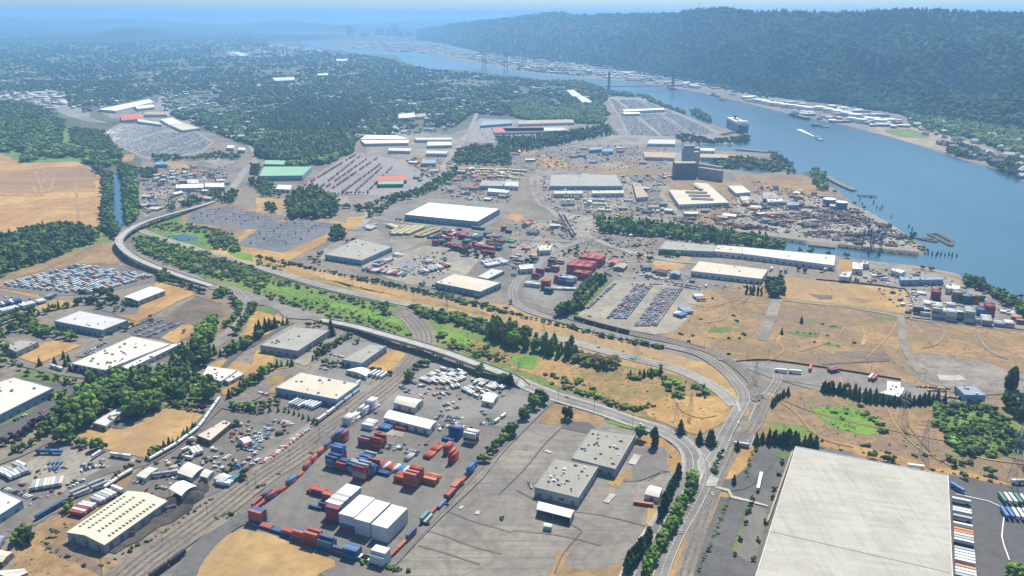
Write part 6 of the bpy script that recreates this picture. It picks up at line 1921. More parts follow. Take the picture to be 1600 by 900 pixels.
belt(T(7, 1120, 110, 1200, 110, 1330, 150, 1340, 200, 1250, 195, 1120, 165), 12, [BR], 12, 18, ['foliage_dark', 'foliage'], 'dark trees on the far sandy shore')
belt(T(7, 1330, 190, 1400, 190, 1560, 200, 1560, 310, 1480, 290, 1400, 240), 13, [BR], 12, 18, ['foliage_dark', 'foliage'], 'dark trees on the far sandy shore')
belt(T(3, 850, 760, 950, 770, 1150, 830, 1250, 870, 1150, 860, 950, 810), 15, [BR], 9, 14, ['foliage_bright', 'foliage'], 'trees behind the sandy shore')
belt(T(11, 1225, 150, 1300, 160, 1400, 220, 1400, 240, 1300, 210, 1225, 180), 8, [BR], 9, 15, ['foliage', 'foliage_dark'], 'riverside trees below the scrap yard point')
belt(T(11, 1390, 220, 1460, 240, 1540, 290, 1640, 350, 1680, 410, 1620, 400, 1500, 320, 1400, 270), 8, [BR], 9, 14, ['foliage', 'foliage_dark', 'foliage_bright'], 'riverside trees beside the container stacks')
spots(11, (965, 85, 1020, 92, 1578, 262, 190, 95, 228, 105, 230, 95, 330, 100), BR, 8, ['foliage_dark'], 'single trees near the riverside yard')
# dark wood in the middle of the picture
dk = sample_px(T(1, -10, 770, 250, 640, 700, 610, 730, 700, 640, 790, 560, 860, 620, 960, 400, 1010, 200, 1040, -10, 980, 60, 880, 200, 850, 100, 820), 2300)
dkh = NR.uniform(16, 30, len(dk))
near_green = sample_px(T(5, 60, 60, 300, 20, 600, 60, 620, 150, 440, 230, 220, 260, 60, 190, 0, 150), 700)
ngh = NR.uniform(12, 20, len(near_green))
belt_pts = sample_px(T(2, 250, 690, 560, 640, 600, 720, 560, 780, 250, 770, 0, 740, 0, 650, 150, 600), 900)
bph = NR.uniform(11, 19, len(belt_pts))
mt = sample_px(T(2, 450, 510, 600, 570, 760, 590, 760, 610, 640, 600, 480, 570, 250, 530, 250, 505), 300)
mth = NR.uniform(12, 18, len(mt))
q1 = sample_px(T(2, 760, 590, 850, 600, 960, 660, 1080, 700, 1080, 715, 940, 670, 830, 625), 160)
q2 = sample_px(T(2, 1100, 690, 1160, 690, 1240, 740, 1240, 770, 1150, 740), 60)
q3 = sample_px(T(3, 640, 640, 1300, 700, 1700, 850, 1900, 1000, 1500, 960, 1300, 880, 900, 760, 800, 690), 1900)
q4 = sample_px(T(2, 0, 380, 400, 400, 900, 480, 1600, 620, 1600, 600, 1000, 470, 400, 370, 0, 350), 900)
q5 = sample_px(T(2, 60, 410, 300, 420, 520, 450, 480, 480, 200, 460, 0, 440), 250)
allp = np.concatenate([near_green, belt_pts, mt, q1, q2, q3, q4, q5])
allh = np.concatenate([ngh, bph, mth, NR.uniform(9, 14, len(q1)), NR.uniform(9, 14, len(q2)), NR.uniform(11, 20, len(q3)), NR.uniform(12, 22, len(q4)), NR.uniform(8, 14, len(q5))])
kp = np.array([free(p[0], p[1], 1) for p in allp])
allp, allh = allp[kp], allh[kp]
stuff_mesh('woodland', [(cv, cf, [1] * len(cf), dk, np.stack([dkh * 1.3, dkh * 1.3, dkh], 1), NR.uniform(0, 6, len(dk))),
                        (bv2, bf2, [0] * len(bf2), allp, np.stack([allh * .9, allh * .9, allh], 1), NR.uniform(0, 6, len(allp)))], ['foliage', 'foliage_dark'],
           'dark woods that fill the slopes between the city and the rail yard', 'woodland')

# templates at two levels of detail
TONES = ['foliage', 'foliage_bright', 'foliage_dark', 'foliage_yellow', 'foliage_purple', 'foliage_dry']
KW = {'broad': 1.0, 'poplar': 1.0, 'conifer': 1.15, 'bush': 1.0}
HI = {'broad': [crown_tmpl('broad', 20, 240) for _ in range(4)], 'poplar': [crown_tmpl('poplar', 13, 160) for _ in range(3)],
      'conifer': [crown_tmpl('conifer', 9, 120) for _ in range(3)], 'bush': [crown_tmpl('bush', 7, 60) for _ in range(2)]}
LO = {'broad': [crown_tmpl('broad', 7, 30) for _ in range(4)], 'poplar': [crown_tmpl('poplar', 6, 20) for _ in range(2)],
      'conifer': [crown_tmpl('conifer', 6, 16) for _ in range(2)], 'bush': [crown_tmpl('bush', 4, 16) for _ in range(3)]}
NAME = {'broad': 'broadleaf_tree', 'poplar': 'poplar_tree', 'conifer': 'conifer_tree', 'bush': 'bush'}
WORD = {'foliage': 'green', 'foliage_bright': 'bright green', 'foliage_dark': 'dark green', 'foliage_yellow': 'yellow-green', 'foliage_purple': 'purple', 'foliage_dry': 'dry tan'}
WK = {'broad': 'rounded tree', 'poplar': 'columnar tree', 'conifer': 'pointed conifer', 'bush': 'bush'}
trunk_m = MB()
trunk_m.bar((0, 0, 0), (0, 0, .32), .028, 6, r2=.02)
trunk_m.bar((0, 0, .28), (.10, .04, .5), .016, 5, r2=.008)
trunk_m.bar((0, 0, .28), (-.08, .08, .5), .014, 5, r2=.008)
trunk_m.bar((0, 0, .30), (.0, -.10, .52), .014, 5, r2=.008)
trunk_me = trunk_m.mesh('trunk', ['bark'])
stem_m = MB()
stem_m.bar((0, 0, 0), (0, 0, .7), .02, 6, r2=.008)
stem_me = stem_m.mesh('trunk', ['bark'])
CM = {}


def crown_me(kind, var, tone):
    if (kind, var, tone) not in CM:
        V, F = HI[kind][var]
        me = bpy.data.meshes.new('crown')
        me.from_pydata(V, [], F)
        me.materials.append(MATS[tone])
        CM[(kind, var, tone)] = me
    return CM[(kind, var, tone)]


def size_key(t):
    return -(t[3] * (1.0 if t[2] != 'bush' else .8)) / math.hypot(t[0], t[1] + 100)


def visible(x, y):
    return abs(x) < y * .62 / .9 + 25 and y > 470


TREES = [t for t in TREES if t[1] > 420]
bykind = {}
for t in TREES:
    bykind.setdefault('bush' if t[2] == 'bush' else 'tree', []).append(t)
LOWP = {}
for kk_, lim in (('tree', 300), ('bush', 300)):
    L_ = sorted(bykind[kk_], key=size_key)
    ind = []
    for t in L_:
        if len(ind) < lim and visible(t[0], t[1]):
            ind.append(t)
        else:
            LOWP.setdefault(kk_, []).append(t)
    for x, y, kind, h, tone, grp in ind:
        var = RR.randrange(len(HI[kind]))
        lbl = '%s %s, %s' % (WORD[tone], WK[kind], grp)
        if kind == 'bush':
            o = link('bush', crown_me(kind, var, tone))
            o.location = (x, y, 0)
            o.rotation_euler = (0, 0, RR.uniform(0, 6))
            o.scale = (h * 1.15, h * 1.15, h)
            thing(o, lbl, 'bush', grp)
            continue
        e = empty(NAME[kind], (x, y, 0), RR.uniform(0, 6), lbl, 'tree', grp)
        wd_ = h * RR.uniform(.95, 1.15) * (1.0 if kind == 'broad' else 1.15)
        e.scale = (wd_, wd_, h)
        link('trunk', trunk_me if kind == 'broad' else stem_me, e)
        link('crown', crown_me(kind, var, tone), e)
for kk_, L_ in LOWP.items():
    prt = []
    for kind in LO:
        for vi, (V, F) in enumerate(LO[kind]):
            for ti, tone in enumerate(TONES):
                s = [t for t in L_ if t[2] == kind and t[4] == tone and int(abs(t[0] * 7.3 + t[1] * 3.1)) % len(LO[kind]) == vi]
                if s:
                    hh = np.array([t[3] for t in s])
                    wv = hh * NR.uniform(.95, 1.3, len(s)) * KW[kind]
                    prt.append((np.array(V, np.float32), F, [ti] * len(F), np.array([(t[0], t[1], -.1) for t in s]), np.stack([wv, wv, hh], 1), NR.uniform(0, 6, len(s))))
    stuff_mesh('far_trees' if kk_ == 'tree' else 'scrub', prt, TONES,
               'farther trees of the belts, banks and copses' if kk_ == 'tree' else 'farther willow scrub and bushes of the marsh and verges', 'trees' if kk_ == 'tree' else 'bushes')
print('trees', len(TREES), {k: len(v) for k, v in LOWP.items()})

# ------------------------------------------------------------------ containers
CONT, CARS, TRAIL, RCARS = [], [], [], []
AX = (G(855, 632) - G(620, 890)).normalized()
ANG_A = math.atan2(AX.y, AX.x)
ANG_B = ANG_A - math.pi / 2
MIX = ['rust red', 'navy blue', 'rust red', 'brick red', 'blue', 'grey', 'navy blue']


def cblock(p, na, nb, h, ori, cols, grp, ragged=0.0, hollow=False, L=12.2, z0=0.0):
    """na containers side by side, nb end to end, h high, standing on ground point p (nearest corner row centred)."""
    a = ANG_A if ori == 'A' else ANG_B if ori == 'B' else ori
    d = Vector((math.cos(a), math.sin(a), 0))
    s = Vector((-d.y, d.x, 0))
    for i in range(na):
        for j in range(nb):
            hh = h if RR.random() > ragged else max(1, h - RR.choice((1, 1, 2)))
            for k in range(hh):
                if hollow and 0 < i < na - 1 and 0 < j < nb - 1 and k < hh - 1:
                    continue
                q = p + s * ((i - (na - 1) / 2) * 2.5) + d * ((j - (nb - 1) / 2) * (L + .4))
                CONT.append((q.x + RR.uniform(-.12, .12), q.y + RR.uniform(-.12, .12), z0 + k * 2.6, a, L, RR.choice(cols), grp))


def C(i, x, y, na, nb, h, ori, cols, grp, ragged=0.25, **k):
    cblock(G(*T(i, x, y)[0]), na, nb, h, ori, cols, grp, ragged, **k)


def cline(i, pts, cols, grp, hs=(1, 2), step=12.8, wide=1):
    for x, y, a in along(T(i, *pts), step):
        cblock(Vector((x, y, 0)), wide, 1, RR.choice(hs), a, cols, grp)


RB = ['rust red', 'brick red', 'rust red', 'navy blue', 'blue']
W_ = ['white', 'white', 'white', 'grey']
g_ = 'containers in the long line along the tracks'
cline(13, (20, 575, 120, 505, 210, 430, 290, 345, 355, 285), RB, g_, (1, 2, 2))
cline(13, (5, 560, 40, 530, 90, 500), RB + ['grey'], g_, (1,))
C(13, 10, 645, 3, 1, 4, 'B', ['rust red', 'brick red', 'navy blue'], 'tall red stack at the left terminal corner')
g_ = 'stacks at the upper left terminal corner'
C(13, 395, 268, 5, 1, 4, 'A', RB, g_)
C(13, 437, 185, 3, 1, 3, 'A', ['white'], 'white containers beside the curved track')
C(13, 470, 165, 3, 1, 2, 'A', ['white'], 'white containers beside the curved track')
C(13, 505, 142, 3, 1, 3, 'A', ['white', 'grey'], 'white containers beside the curved track')
C(13, 543, 118, 3, 1, 4, 'A', ['white'], 'white containers beside the curved track')
g_ = 'containers in the front row of the terminal'
for x, y, n, h, cols in ((55, 678, 2, 1, ['rust red']), (105, 695, 2, 1, ['navy blue']), (158, 712, 2, 2, ['rust red', 'navy blue']), (212, 730, 2, 3, ['rust red', 'brick red', 'navy blue']),
                         (270, 748, 3, 4, ['rust red', 'navy blue', 'brick red']), (335, 770, 3, 4, ['navy blue', 'teal', 'blue']), (392, 790, 2, 2, ['rust red', 'brick red', 'navy blue']),
                         (452, 808, 3, 3, ['navy blue', 'blue']), (497, 822, 2, 1, ['white']), (530, 832, 2, 1, ['white'])):
    C(13, x, y, n, 1, h, 'B', cols, g_, .2)
C(13, 583, 838, 4, 1, 4, 'B', ['white'], 'white stack at the terminal front corner', .1)
g_ = 'containers along the right terminal fence'
cline(13, (642, 805, 668, 780, 735, 712, 770, 680), ['rust red', 'brick red', 'navy blue', 'green'], g_, (1, 1, 2))
C(13, 800, 640, 2, 1, 2, 'A', ['blue', 'teal', 'grey'], g_)
C(13, 835, 600, 1, 1, 2, 'A', ['rust red'], g_)
C(13, 872, 572, 1, 1, 1, 'A', ['blue'], g_)
C(13, 908, 530, 2, 1, 2, 'A', ['maroon', 'rust red'], g_)
C(13, 940, 490, 2, 1, 2, 'A', ['brick red', 'rust red'], g_)
C(13, 975, 455, 1, 1, 1, 'A', ['rust red'], g_)
C(13, 1000, 420, 2, 1, 3, 'A', ['navy blue', 'blue', 'grey'], g_)
C(13, 1020, 398, 1, 1, 2, 'A', ['navy blue'], g_)
g_ = 'stacks in the middle of the terminal'
C(13, 365, 385, 3, 1, 4, 'B', ['navy blue', 'blue', 'navy blue', 'grey'], g_)
C(13, 405, 398, 4, 1, 3, 'B', ['navy blue', 'rust red', 'blue'], g_)
C(13, 390, 350, 3, 1, 5, 'B', ['navy blue', 'rust red', 'grey', 'blue'], g_)
C(13, 462, 405, 4, 1, 3, 'B', ['navy blue', 'grey', 'rust red'], g_)
C(13, 500, 438, 5, 1, 5, 'B', ['rust red', 'brick red', 'maroon', 'grey'], g_)
C(13, 540, 415, 5, 1, 4, 'B', ['navy blue', 'blue', 'rust red'], g_)
C(13, 520, 372, 6, 1, 3, 'B', ['navy blue', 'grey', 'blue', 'white'], g_)
C(13, 515, 285, 3, 1, 3, 'B', ['navy blue', 'brick red', 'blue'], g_)
C(13, 572, 295, 5, 1, 4, 'B', ['rust red', 'brick red', 'navy blue'], g_)
C(13, 612, 208, 5, 1, 1, 'B', ['navy blue', 'blue'], 'flat blue containers beside the long white shed')
C(13, 525, 212, 2, 1, 2, 'B', ['white'], 'white containers left of the long white shed')
C(13, 540, 185, 3, 1, 1, 'B', ['white'], 'white containers left of the long white shed')
for k_, c_ in enumerate(['rust red', 'rust red', 'white', 'rust red', 'brick red', 'white', 'blue', 'blue', 'white', 'blue']):
    C(13, 583 + k_ * 15, 385 + k_ * 3.5, 1, 1, 1, 'A', [c_], 'single containers in the spaced middle row', 0)
C(13, 600, 425, 2, 1, 1, 'B', ['navy blue'], 'single blue containers right of the middle stacks')
C(13, 742, 468, 6, 1, 5, 'B', ['brick red', 'rust red', 'brick red'], 'tall brick red stack right of centre', .2)
C(13, 688, 452, 4, 1, 2, 'B', ['rust red', 'brick red'], 'low red stack beside the tall brick red one')
C(13, 822, 462, 3, 1, 2, 'B', ['orange', 'rust red'], 'low orange stack beside the tall brick red one')
C(13, 835, 440, 2, 1, 1, 'B', ['orange'], 'low orange stack beside the tall brick red one')
C(13, 830, 325, 3, 2, 1, 'A', ['rust red', 'brick red', 'white'], 'low reds beside the sandy pad')
C(13, 903, 320, 2, 1, 3, 'A', ['rust red', 'brick red'], 'red towers right of the sandy pad')
C(13, 926, 362, 2, 1, 4, 'A', ['brick red', 'rust red'], 'red towers right of the sandy pad')
C(13, 905, 265, 3, 1, 1, 'B', ['navy blue'], 'blue stack at the back of the terminal')
C(13, 938, 245, 3, 1, 4, 'B', ['navy blue', 'blue'], 'blue stack at the back of the terminal')
C(13, 1010, 270, 4, 1, 4, 'B', ['white', 'cream', 'maroon'], 'pale stack at the back of the terminal')
C(13, 720, 350, 2, 1, 1, 'A', ['grey'], 'grey containers on the terminal asphalt')
C(13, 680, 215, 2, 1, 1, 'B', ['rust red', 'teal'], 'single containers beside the long white shed')
C(13, 268, 502, 2, 1, 1, 'A', ['rust red'], 'small stack left of the white blocks')
C(13, 302, 515, 3, 1, 2, 'B', ['navy blue', 'rust red'], 'small stack left of the white blocks')
C(13, 280, 585, 1, 1, 1, 'B', ['navy blue'], 'lone blue container left of the white blocks')
C(13, 340, 575, 4, 1, 4, 'B', ['rust red', 'brick red', 'navy blue'], 'red stack against the white blocks')
C(13, 372, 640, 3, 1, 5, 'B', ['rust red', 'maroon', 'brick red'], 'red stack against the white blocks')
C(13, 415, 585, 12, 1, 5, 'B', ['white', 'grey', 'white'], 'pale grey block behind the red stack', 0, L=14)
for k_, (bx, by) in enumerate(((478, 640), (550, 665), (630, 690))):
    cen = G(*T(13, bx, by)[0])
    s_ = Vector((math.cos(ANG_B), math.sin(ANG_B), 0))
    n_ = 12
    for i_ in range(n_):
        for z_ in range(5):
            if 0 < i_ and z_ < 4 and k_ < 2:
                continue
            q = cen + AX * ((i_ - (n_ - 1) / 2) * 2.48)
            col = 'white'
            if z_ < 2 and i_ == 0 and k_ == 0:
                col = ('brick red', 'teal')[z_]
            CONT.append((q.x, q.y, z_ * 2.6, ANG_B, 14.2, col, 'big white block of stacked containers, %s of three' % ('left', 'middle', 'right')[k_]))
C(13, 665, 690, 1, 1, 1, 'A', ['brick red'], 'lone red container right of the white blocks')
C(14, 615, 570, 1, 1, 1, ANG_B + .15, ['brick red'], 'long red container on the old yard below the arched shed', L=16)
# middle and far container yards
PK = ['pink red', 'maroon', 'pink red', 'rust red']
g_ = 'pink-red stacks in the curved-track yard'
C(10, 435, 95, 14, 3, 5, 'B', PK, g_, .05, hollow=True)
C(10, 500, 50, 10, 3, 5, 'B', PK, g_, .05, hollow=True)
C(10, 440, 140, 6, 2, 4, 'B', PK, g_, .1, hollow=True)
C(10, 345, 170, 7, 2, 4, 'B', ['white', 'grey', 'blue', 'teal'], 'white and grey stacks below the pink ones', .3)
C(10, 290, 165, 4, 1, 4, 'B', ['rust red', 'brick red'], 'white and grey stacks below the pink ones', .3)
C(10, 212, 205, 4, 1, 5, 'B', ['brick red', 'rust red'], 'lone red stack in the curved-track yard', 0)
C(10, 230, 232, 3, 1, 3, 'B', ['teal', 'green', 'black'], 'teal stack below the lone red one', .2)
C(10, 130, 190, 4, 2, 2, 'B', W_, 'white containers beside the curved track end')
C(10, 345, 212, 3, 5, 1, ANG_B + .3, W_, 'white row below the grey stacks')
for x, y in ((220, 95), (175, 120), (250, 60), (300, 50), (150, 140), (270, 95)):
    C(10, x, y, 3, 1, RR.choice((2, 3, 4)), 'B', ['rust red', 'navy blue', 'grey', 'maroon'], 'mixed stacks along the curved track')
for x, y in fill(T(5, 1060, 705, 1180, 640, 1340, 625, 1600, 640, 1600, 760, 1480, 800, 1300, 770, 1190, 770), 19):
    if RR.random() < .8 and free(x, y, 3):
        cblock(Vector((x, y, 0)), RR.randint(2, 7), RR.choice((1, 1, 2)), RR.choice((1, 2, 3, 3)), 'B' if RR.random() < .75 else 'A', RR.choice((['maroon', 'rust red', 'pink red'], ['maroon', 'navy blue'], ['rust red', 'grey', 'white'], ['green', 'navy blue'])),
               'stacks of the crowded middle yard', .3)
for x, y in fill(T(6, 0, 740, 100, 760, 160, 800, 130, 880, 0, 860), 26):
    cblock(Vector((x, y, 0)), RR.randint(2, 5), 1, RR.choice((1, 2)), 'B', ['rust red', 'navy blue', 'white', 'orange', 'teal'], 'stacks of the crowded middle yard', .3)
for x, y, na, nb, h, cols in ((1045, 270, 6, 1, 5, ['rust red', 'navy blue', 'maroon']), (1175, 276, 6, 1, 5, ['teal', 'orange', 'green']), (1238, 290, 5, 1, 4, ['teal', 'green', 'navy blue']), (1285, 292, 3, 1, 4, ['rust red', 'orange']),
                              (1320, 282, 3, 1, 3, ['teal', 'green']), (935, 360, 4, 1, 4, ['white', 'maroon']), (980, 368, 6, 1, 3, ['maroon', 'white']), (1050, 375, 7, 1, 5, ['rust red', 'grey', 'white']), (1100, 385, 5, 1, 4, W_),
                              (1140, 398, 6, 1, 5, ['grey', 'white']), (1185, 395, 5, 1, 4, ['grey', 'navy blue', 'white']), (1250, 402, 9, 1, 6, ['grey', 'grey', 'white']), (1300, 412, 4, 1, 2, W_), (1375, 375, 8, 1, 6, ['maroon', 'rust red', 'maroon']),
                              (1330, 375, 5, 1, 4, ['navy blue', 'blue', 'rust red']), (1360, 422, 10, 1, 3, ['grey', 'white']), (1440, 432, 8, 1, 2, ['white', 'grey']), (1500, 435, 6, 1, 2, W_), (1550, 400, 5, 1, 2, ['orange', 'rust red', 'grey']),
                              (1580, 420, 5, 1, 2, ['orange', 'navy blue']), (1480, 355, 4, 1, 1, W_), (1520, 365, 4, 1, 1, W_), (1140, 320, 4, 1, 2, W_), (1000, 300, 6, 1, 1, W_), (960, 240, 4, 1, 1, W_), (1060, 310, 6, 1, 1, ['white', 'cream'])):
    C(11, x, y, na, nb, h, 'B', cols, 'stacks of the riverside yard', .2)


def cont_mesh(L, mats):
    m = MB()
    m.box(0, 0, 0, 2.59, L, 2.44, 0, 0)
    for sx in (-1, 1):
        for sy in (-1, 1):
            m.box(sx * (L / 2 - .08), sy * 1.17, .0, 2.6, .2, .16, 0, 1)
    m.box(0, 1.2, 2.5, 2.6, L, .1, 0, 1)
    m.box(0, -1.2, 2.5, 2.6, L, .1, 0, 1)
    return m.mesh('container', mats)


def door_mesh(mat):
    m = MB()
    for s in (-1, 1):
        m.box(0, s * .58, .15, 2.45, .05, 1.08, 0, 0)
        m.box(.05, s * .25, .2, 2.4, .05, .05, 0, 1)
    return m.mesh('door', [mat, 'steel_grey'])


CONT.sort(key=lambda c: math.hypot(c[0], c[1]))
ALLC = list(CONT)
vis = [c for c in CONT if visible(c[0], c[1])]


def hiddenc(c, S):
    return False


cme, dme = {}, {}
nind = 0
rest_c = []
for c in CONT:
    x, y, z, a, L, col, grp = c
    if nind < 300 and visible(x, y):
        # a container wholly inside a stack shows nothing
        if (col, L) not in cme:
            cme[(col, L)] = cont_mesh(L, ['container_' + col, 'steel_grey'])
            dme[col] = door_mesh('container_' + col)
        o = link('shipping_container', cme[(col, L)])
        o.location = (x, y, z + .55)
        o.rotation_euler = (0, 0, a)
        lvl = ('on the ground', 'one up', 'two up', 'three up', 'at the top')[min(4, int(z / 2.6 + .1))]
        thing(o, '%s container %s, %s' % (col, lvl, grp.replace('containers ', '').replace('container ', '')), 'container', grp)
        d = link('door', dme[col], o)
        d.location = (L / 2 + .03, 0, 0)
        nind += 1
    else:
        rest_c.append(c)
cm = MB()
cm.box(0, 0, 0, 2.58, 12.1, 2.4)
allv = np.array(cm.v, np.float32)
keys = sorted({c[5] for c in rest_c})
prt = []
for i_, k_ in enumerate(keys):
    s = [c for c in rest_c if c[5] == k_]
    prt.append((allv, cm.f, [i_] * len(cm.f), np.array([(c[0], c[1], c[2] + .5) for c in s]), np.ones((len(s), 3)), np.array([c[3] for c in s])))
stuff_mesh('stacked_containers', prt, ['container_' + k_ for k_ in keys], 'hundreds of smaller-looking shipping containers stacked in the farther yards', 'containers')

# ------------------------------------------------------------------ small sheds
shw = MB()
shw.box(0, 0, 0, 4, 12, 8)
shr = MB()
shr.v = [(-6.4, -4.4, 3.9), (6.4, -4.4, 3.9), (6.4, 4.4, 3.9), (-6.4, 4.4, 3.9), (-6.4, 0, 5.6), (6.4, 0, 5.6)]
shr.f = [(0, 1, 5, 4), (2, 3, 4, 5), (1, 2, 5), (3, 0, 4), (0, 3, 2, 1)]
shr.m = [0] * 5
SW = [shw.mesh('wall', [k_]) for k_ in ('wall_white', 'wall_grey', 'wall_tan', 'wall_blue')]
SRF = [(c_, shr.mesh('roof', [k_])) for c_, k_ in (('white', 'roof_bright'), ('cream', 'roof_cream'), ('grey', 'roof_grey'), ('tan', 'roof_tan'), ('blue-grey', 'roof_bluegrey'), ('dark', 'roof_dark'), ('red', 'roof_red'))]
for px_, sp_, pr_, grp in ((T(6, 160, 290, 1000, 300, 1180, 480, 1600, 450, 1600, 600, 1000, 560, 240, 540), 42, .55, 'port yards'), (T(6, 0, 150, 300, 110, 900, 140, 960, 240, 340, 215, 0, 260), 55, .5, 'yards along the port road'),
                           (T(5, 950, 190, 1250, 200, 1600, 300, 1600, 480, 1180, 430, 1000, 320), 34, .6, 'yards behind the brilliant white roof'), (T(4, 880, 270, 1420, 240, 1420, 430, 900, 540), 30, .6, 'yard above the viaduct'),
                           (T(6, 20, 560, 1000, 720, 900, 830, 560, 760, 0, 680), 36, .4, 'yards before the tree row'), (T(7, -100, 330, 300, 420, 700, 600, 300, 640, -100, 600), 36, .45, 'scrap yard'),
                           (T(10, 600, 50, 1120, 90, 1100, 150, 620, 130), 26, .5, 'yards above the sandy lot'), (T(11, 440, 60, 1100, 150, 1300, 240, 860, 190), 34, .4, 'riverside yard')):
    for x, y in fill(px_, sp_):
        if RR.random() < pr_ and free(x, y, 9):
            c_, rm_ = RR.choice(SRF)
            e = empty('shed', (x, y, .4), RR.choice((ANG_A, ANG_B, .0)) + RR.uniform(-.08, .08), 'small %s-roofed shed in the %s' % (c_, grp), 'shed', 'small sheds in the ' + grp)
            q = RR.uniform(.6, 2.1)
            e.scale = (q, q * RR.uniform(.7, 1.2), RR.uniform(.9, 1.6))
            link('wall', RR.choice(SW), e)
            link('roof', rm_, e)

# ------------------------------------------------------------------ vehicles
CC = ['white', 'white', 'grey', 'grey', 'black', 'navy blue', 'rust red', 'black']


def rows(i, segs, grp, cols=CC, kind='car', gap=None, prob=.85):
    reg = CARS if kind == 'car' else TRAIL
    gap = gap or (2.9 if kind == 'car' else 3.7)
    for k in range(0, len(segs), 4):
        a, b = PW(T(i, *segs[k:k + 4]))
        d = b - a
        L = d.length
        d.normalize()
        ang = math.atan2(d.y, d.x) + math.pi / 2
        for j in range(int(L / gap)):
            if RR.random() < prob:
                p = a + d * (j * gap)
                reg.append((p.x, p.y, ang + RR.uniform(-.05, .05), RR.choice(cols), grp))


def lot(i, quad, n, grp, **k):
    x = quad
    for r in range(n):
        t = (r + .5) / n
        rows(i, (x[0] + (x[6] - x[0]) * t, x[1] + (x[7] - x[1]) * t, x[2] + (x[4] - x[2]) * t, x[3] + (x[5] - x[3]) * t), grp, **k)


def vline(i, pts, step, grp, cols, kind='trailer', jit=0):
    reg = {'trailer': TRAIL, 'car': CARS, 'rail': RCARS}[kind]
    for x, y, a in along(T(i, *pts), step, 0, jit):
        reg.append((x, y, a, RR.choice(cols), grp))


WH = ['white', 'white', 'white', 'grey']
lot(13, (-60, 300, 60, 190, 100, 205, -20, 330), 3, 'silver cars in the lot left of the tracks', cols=['grey', 'white', 'grey', 'navy blue'])
lot(13, (20, 380, 200, 240, 268, 205, 90, 340), 5, 'red and white cars beside the tracks', cols=['rust red', 'white', 'brick red', 'white', 'white', 'orange'])
rows(13, (-70, 390, 20, 310, -50, 410, 30, 345, 110, 185, 190, 198, 130, 180, 170, 190), 'red and white cars beside the tracks', cols=['white', 'black', 'white', 'rust red'])
lot(12, (1080, 260, 1180, 220, 1200, 300, 1150, 330), 3, 'machines in the yard left of the tracks', cols=['rust red', 'orange', 'black', 'grey'], prob=.5)
rows(12, (1000, 400, 1090, 330, 980, 370, 1040, 330), 'machines in the yard left of the tracks', cols=['white', 'grey', 'black'], prob=.7)
rows(12, (385, 412, 500, 372, 395, 400, 500, 385), 'black truck cabs in the diagonal row of the truck yard', cols=['black', 'black', 'navy blue', 'white'], gap=3.2, prob=.97)
rows(12, (230, 380, 320, 372, 215, 398, 315, 392, 240, 405, 290, 405), 'trucks in the middle of the truck yard', cols=['navy blue', 'white', 'blue', 'grey'], prob=.75, gap=3.4)
rows(12, (320, 475, 400, 435, 330, 490, 420, 445), 'trucks right of the long white boxes', cols=['navy blue', 'white', 'grey'], gap=3.3)
vline(12, (205, 328, 290, 330), 11, 'blue trucks near the golden field', ['navy blue', 'blue'])
rows(12, (10, 430, 130, 378, 40, 445, 150, 402), 'white trailers at the left of the truck yard', cols=WH, kind='trailer', gap=3.4, prob=.9)
rows(12, (160, 490, 310, 465), 'long white boxes in the truck yard', cols=WH + ['cream'], kind='trailer', gap=3.0, prob=1)
vline(12, (245, 508, 305, 522), 9, 'red pickups below the long white boxes', ['rust red'], 'car')
vline(12, (345, 305, 390, 310), 9, 'red pickups below the golden field', ['rust red', 'brick red'], 'car')
vline(12, (370, 512, 515, 450), 15, 'white trailers parked in line beside the tank cars', ['white', 'grey'])
vline(12, (385, 525, 500, 478), 15, 'white trailers parked in line beside the tank cars', ['white', 'grey'])
vline(12, (460, 340, 490, 320), 12, 'white trailers at the tip of the golden field', ['white'])
vline(12, (550, 345, 600, 352), 8, 'white trailers at the tip of the golden field', ['white'])
vline(12, (205, 622, 310, 562), 14.2, 'blue trailers in the unbroken line by the track spur', ['navy blue'])
rows(12, (20, 495, 180, 548), 'dark cars beside the left white-roofed building', cols=['black', 'grey', 'navy blue', 'white'], prob=.8)
rows(12, (360, 620, 440, 565), 'red and white trailers against the vented shed', cols=['white', 'rust red', 'white'], kind='trailer', gap=3.3, prob=1)
rows(12, (455, 560, 580, 490), 'white trailers behind the vented shed', cols=WH, kind='trailer', gap=3.3, prob=.9)
rows(12, (605, 460, 700, 470, 640, 500, 730, 500), 'pickups in the yard right of the tank cars', cols=WH + ['rust red'], prob=.5)
vline(12, (725, 440, 800, 430), 12, 'white trucks in the yard right of the tank cars', WH)
rows(12, (905, 330, 970, 310), 'low trailers in front of the narrow office block', cols=['white', 'cream', 'grey'], kind='trailer', gap=3.2, prob=1)
rows(12, (1050, 480, 1100, 440), 'white trailers beside the blue tarpaulin', cols=['white', 'teal', 'white'], kind='trailer', gap=3.4)
# big warehouse docks
dk_ = ['white', 'white', 'grey', 'orange', 'white', 'white', 'grey', 'grey', 'white', 'cream', 'white', 'black', 'orange', 'orange', 'white', 'grey', 'white', 'cream', 'white', 'grey', 'white', 'white']
a_, b_ = G(*T(15, 903, 562)[0]), G(*T(15, 922, 900)[0])
wall_d = (G(1482, 742, 13) - G(1494, 1010, 13)).normalized()
ang_ = math.atan2(wall_d.y, wall_d.x) + math.pi / 2
nn_ = int((b_ - a_).length / 3.9)
for k_ in range(nn_ + 4):
    p = a_ + (b_ - a_).normalized() * (k_ * 3.9)
    if RR.random() < .74:
        TRAIL.append((p.x, p.y, ang_, dk_[k_ % len(dk_)], 'trailers docked along the enormous warehouse'))
rows(15, (1095, 548, 1250, 560), 'trailers in the upper right truck rank', cols=['green', 'green', 'white', 'white', 'green'], kind='trailer', gap=4, prob=1)
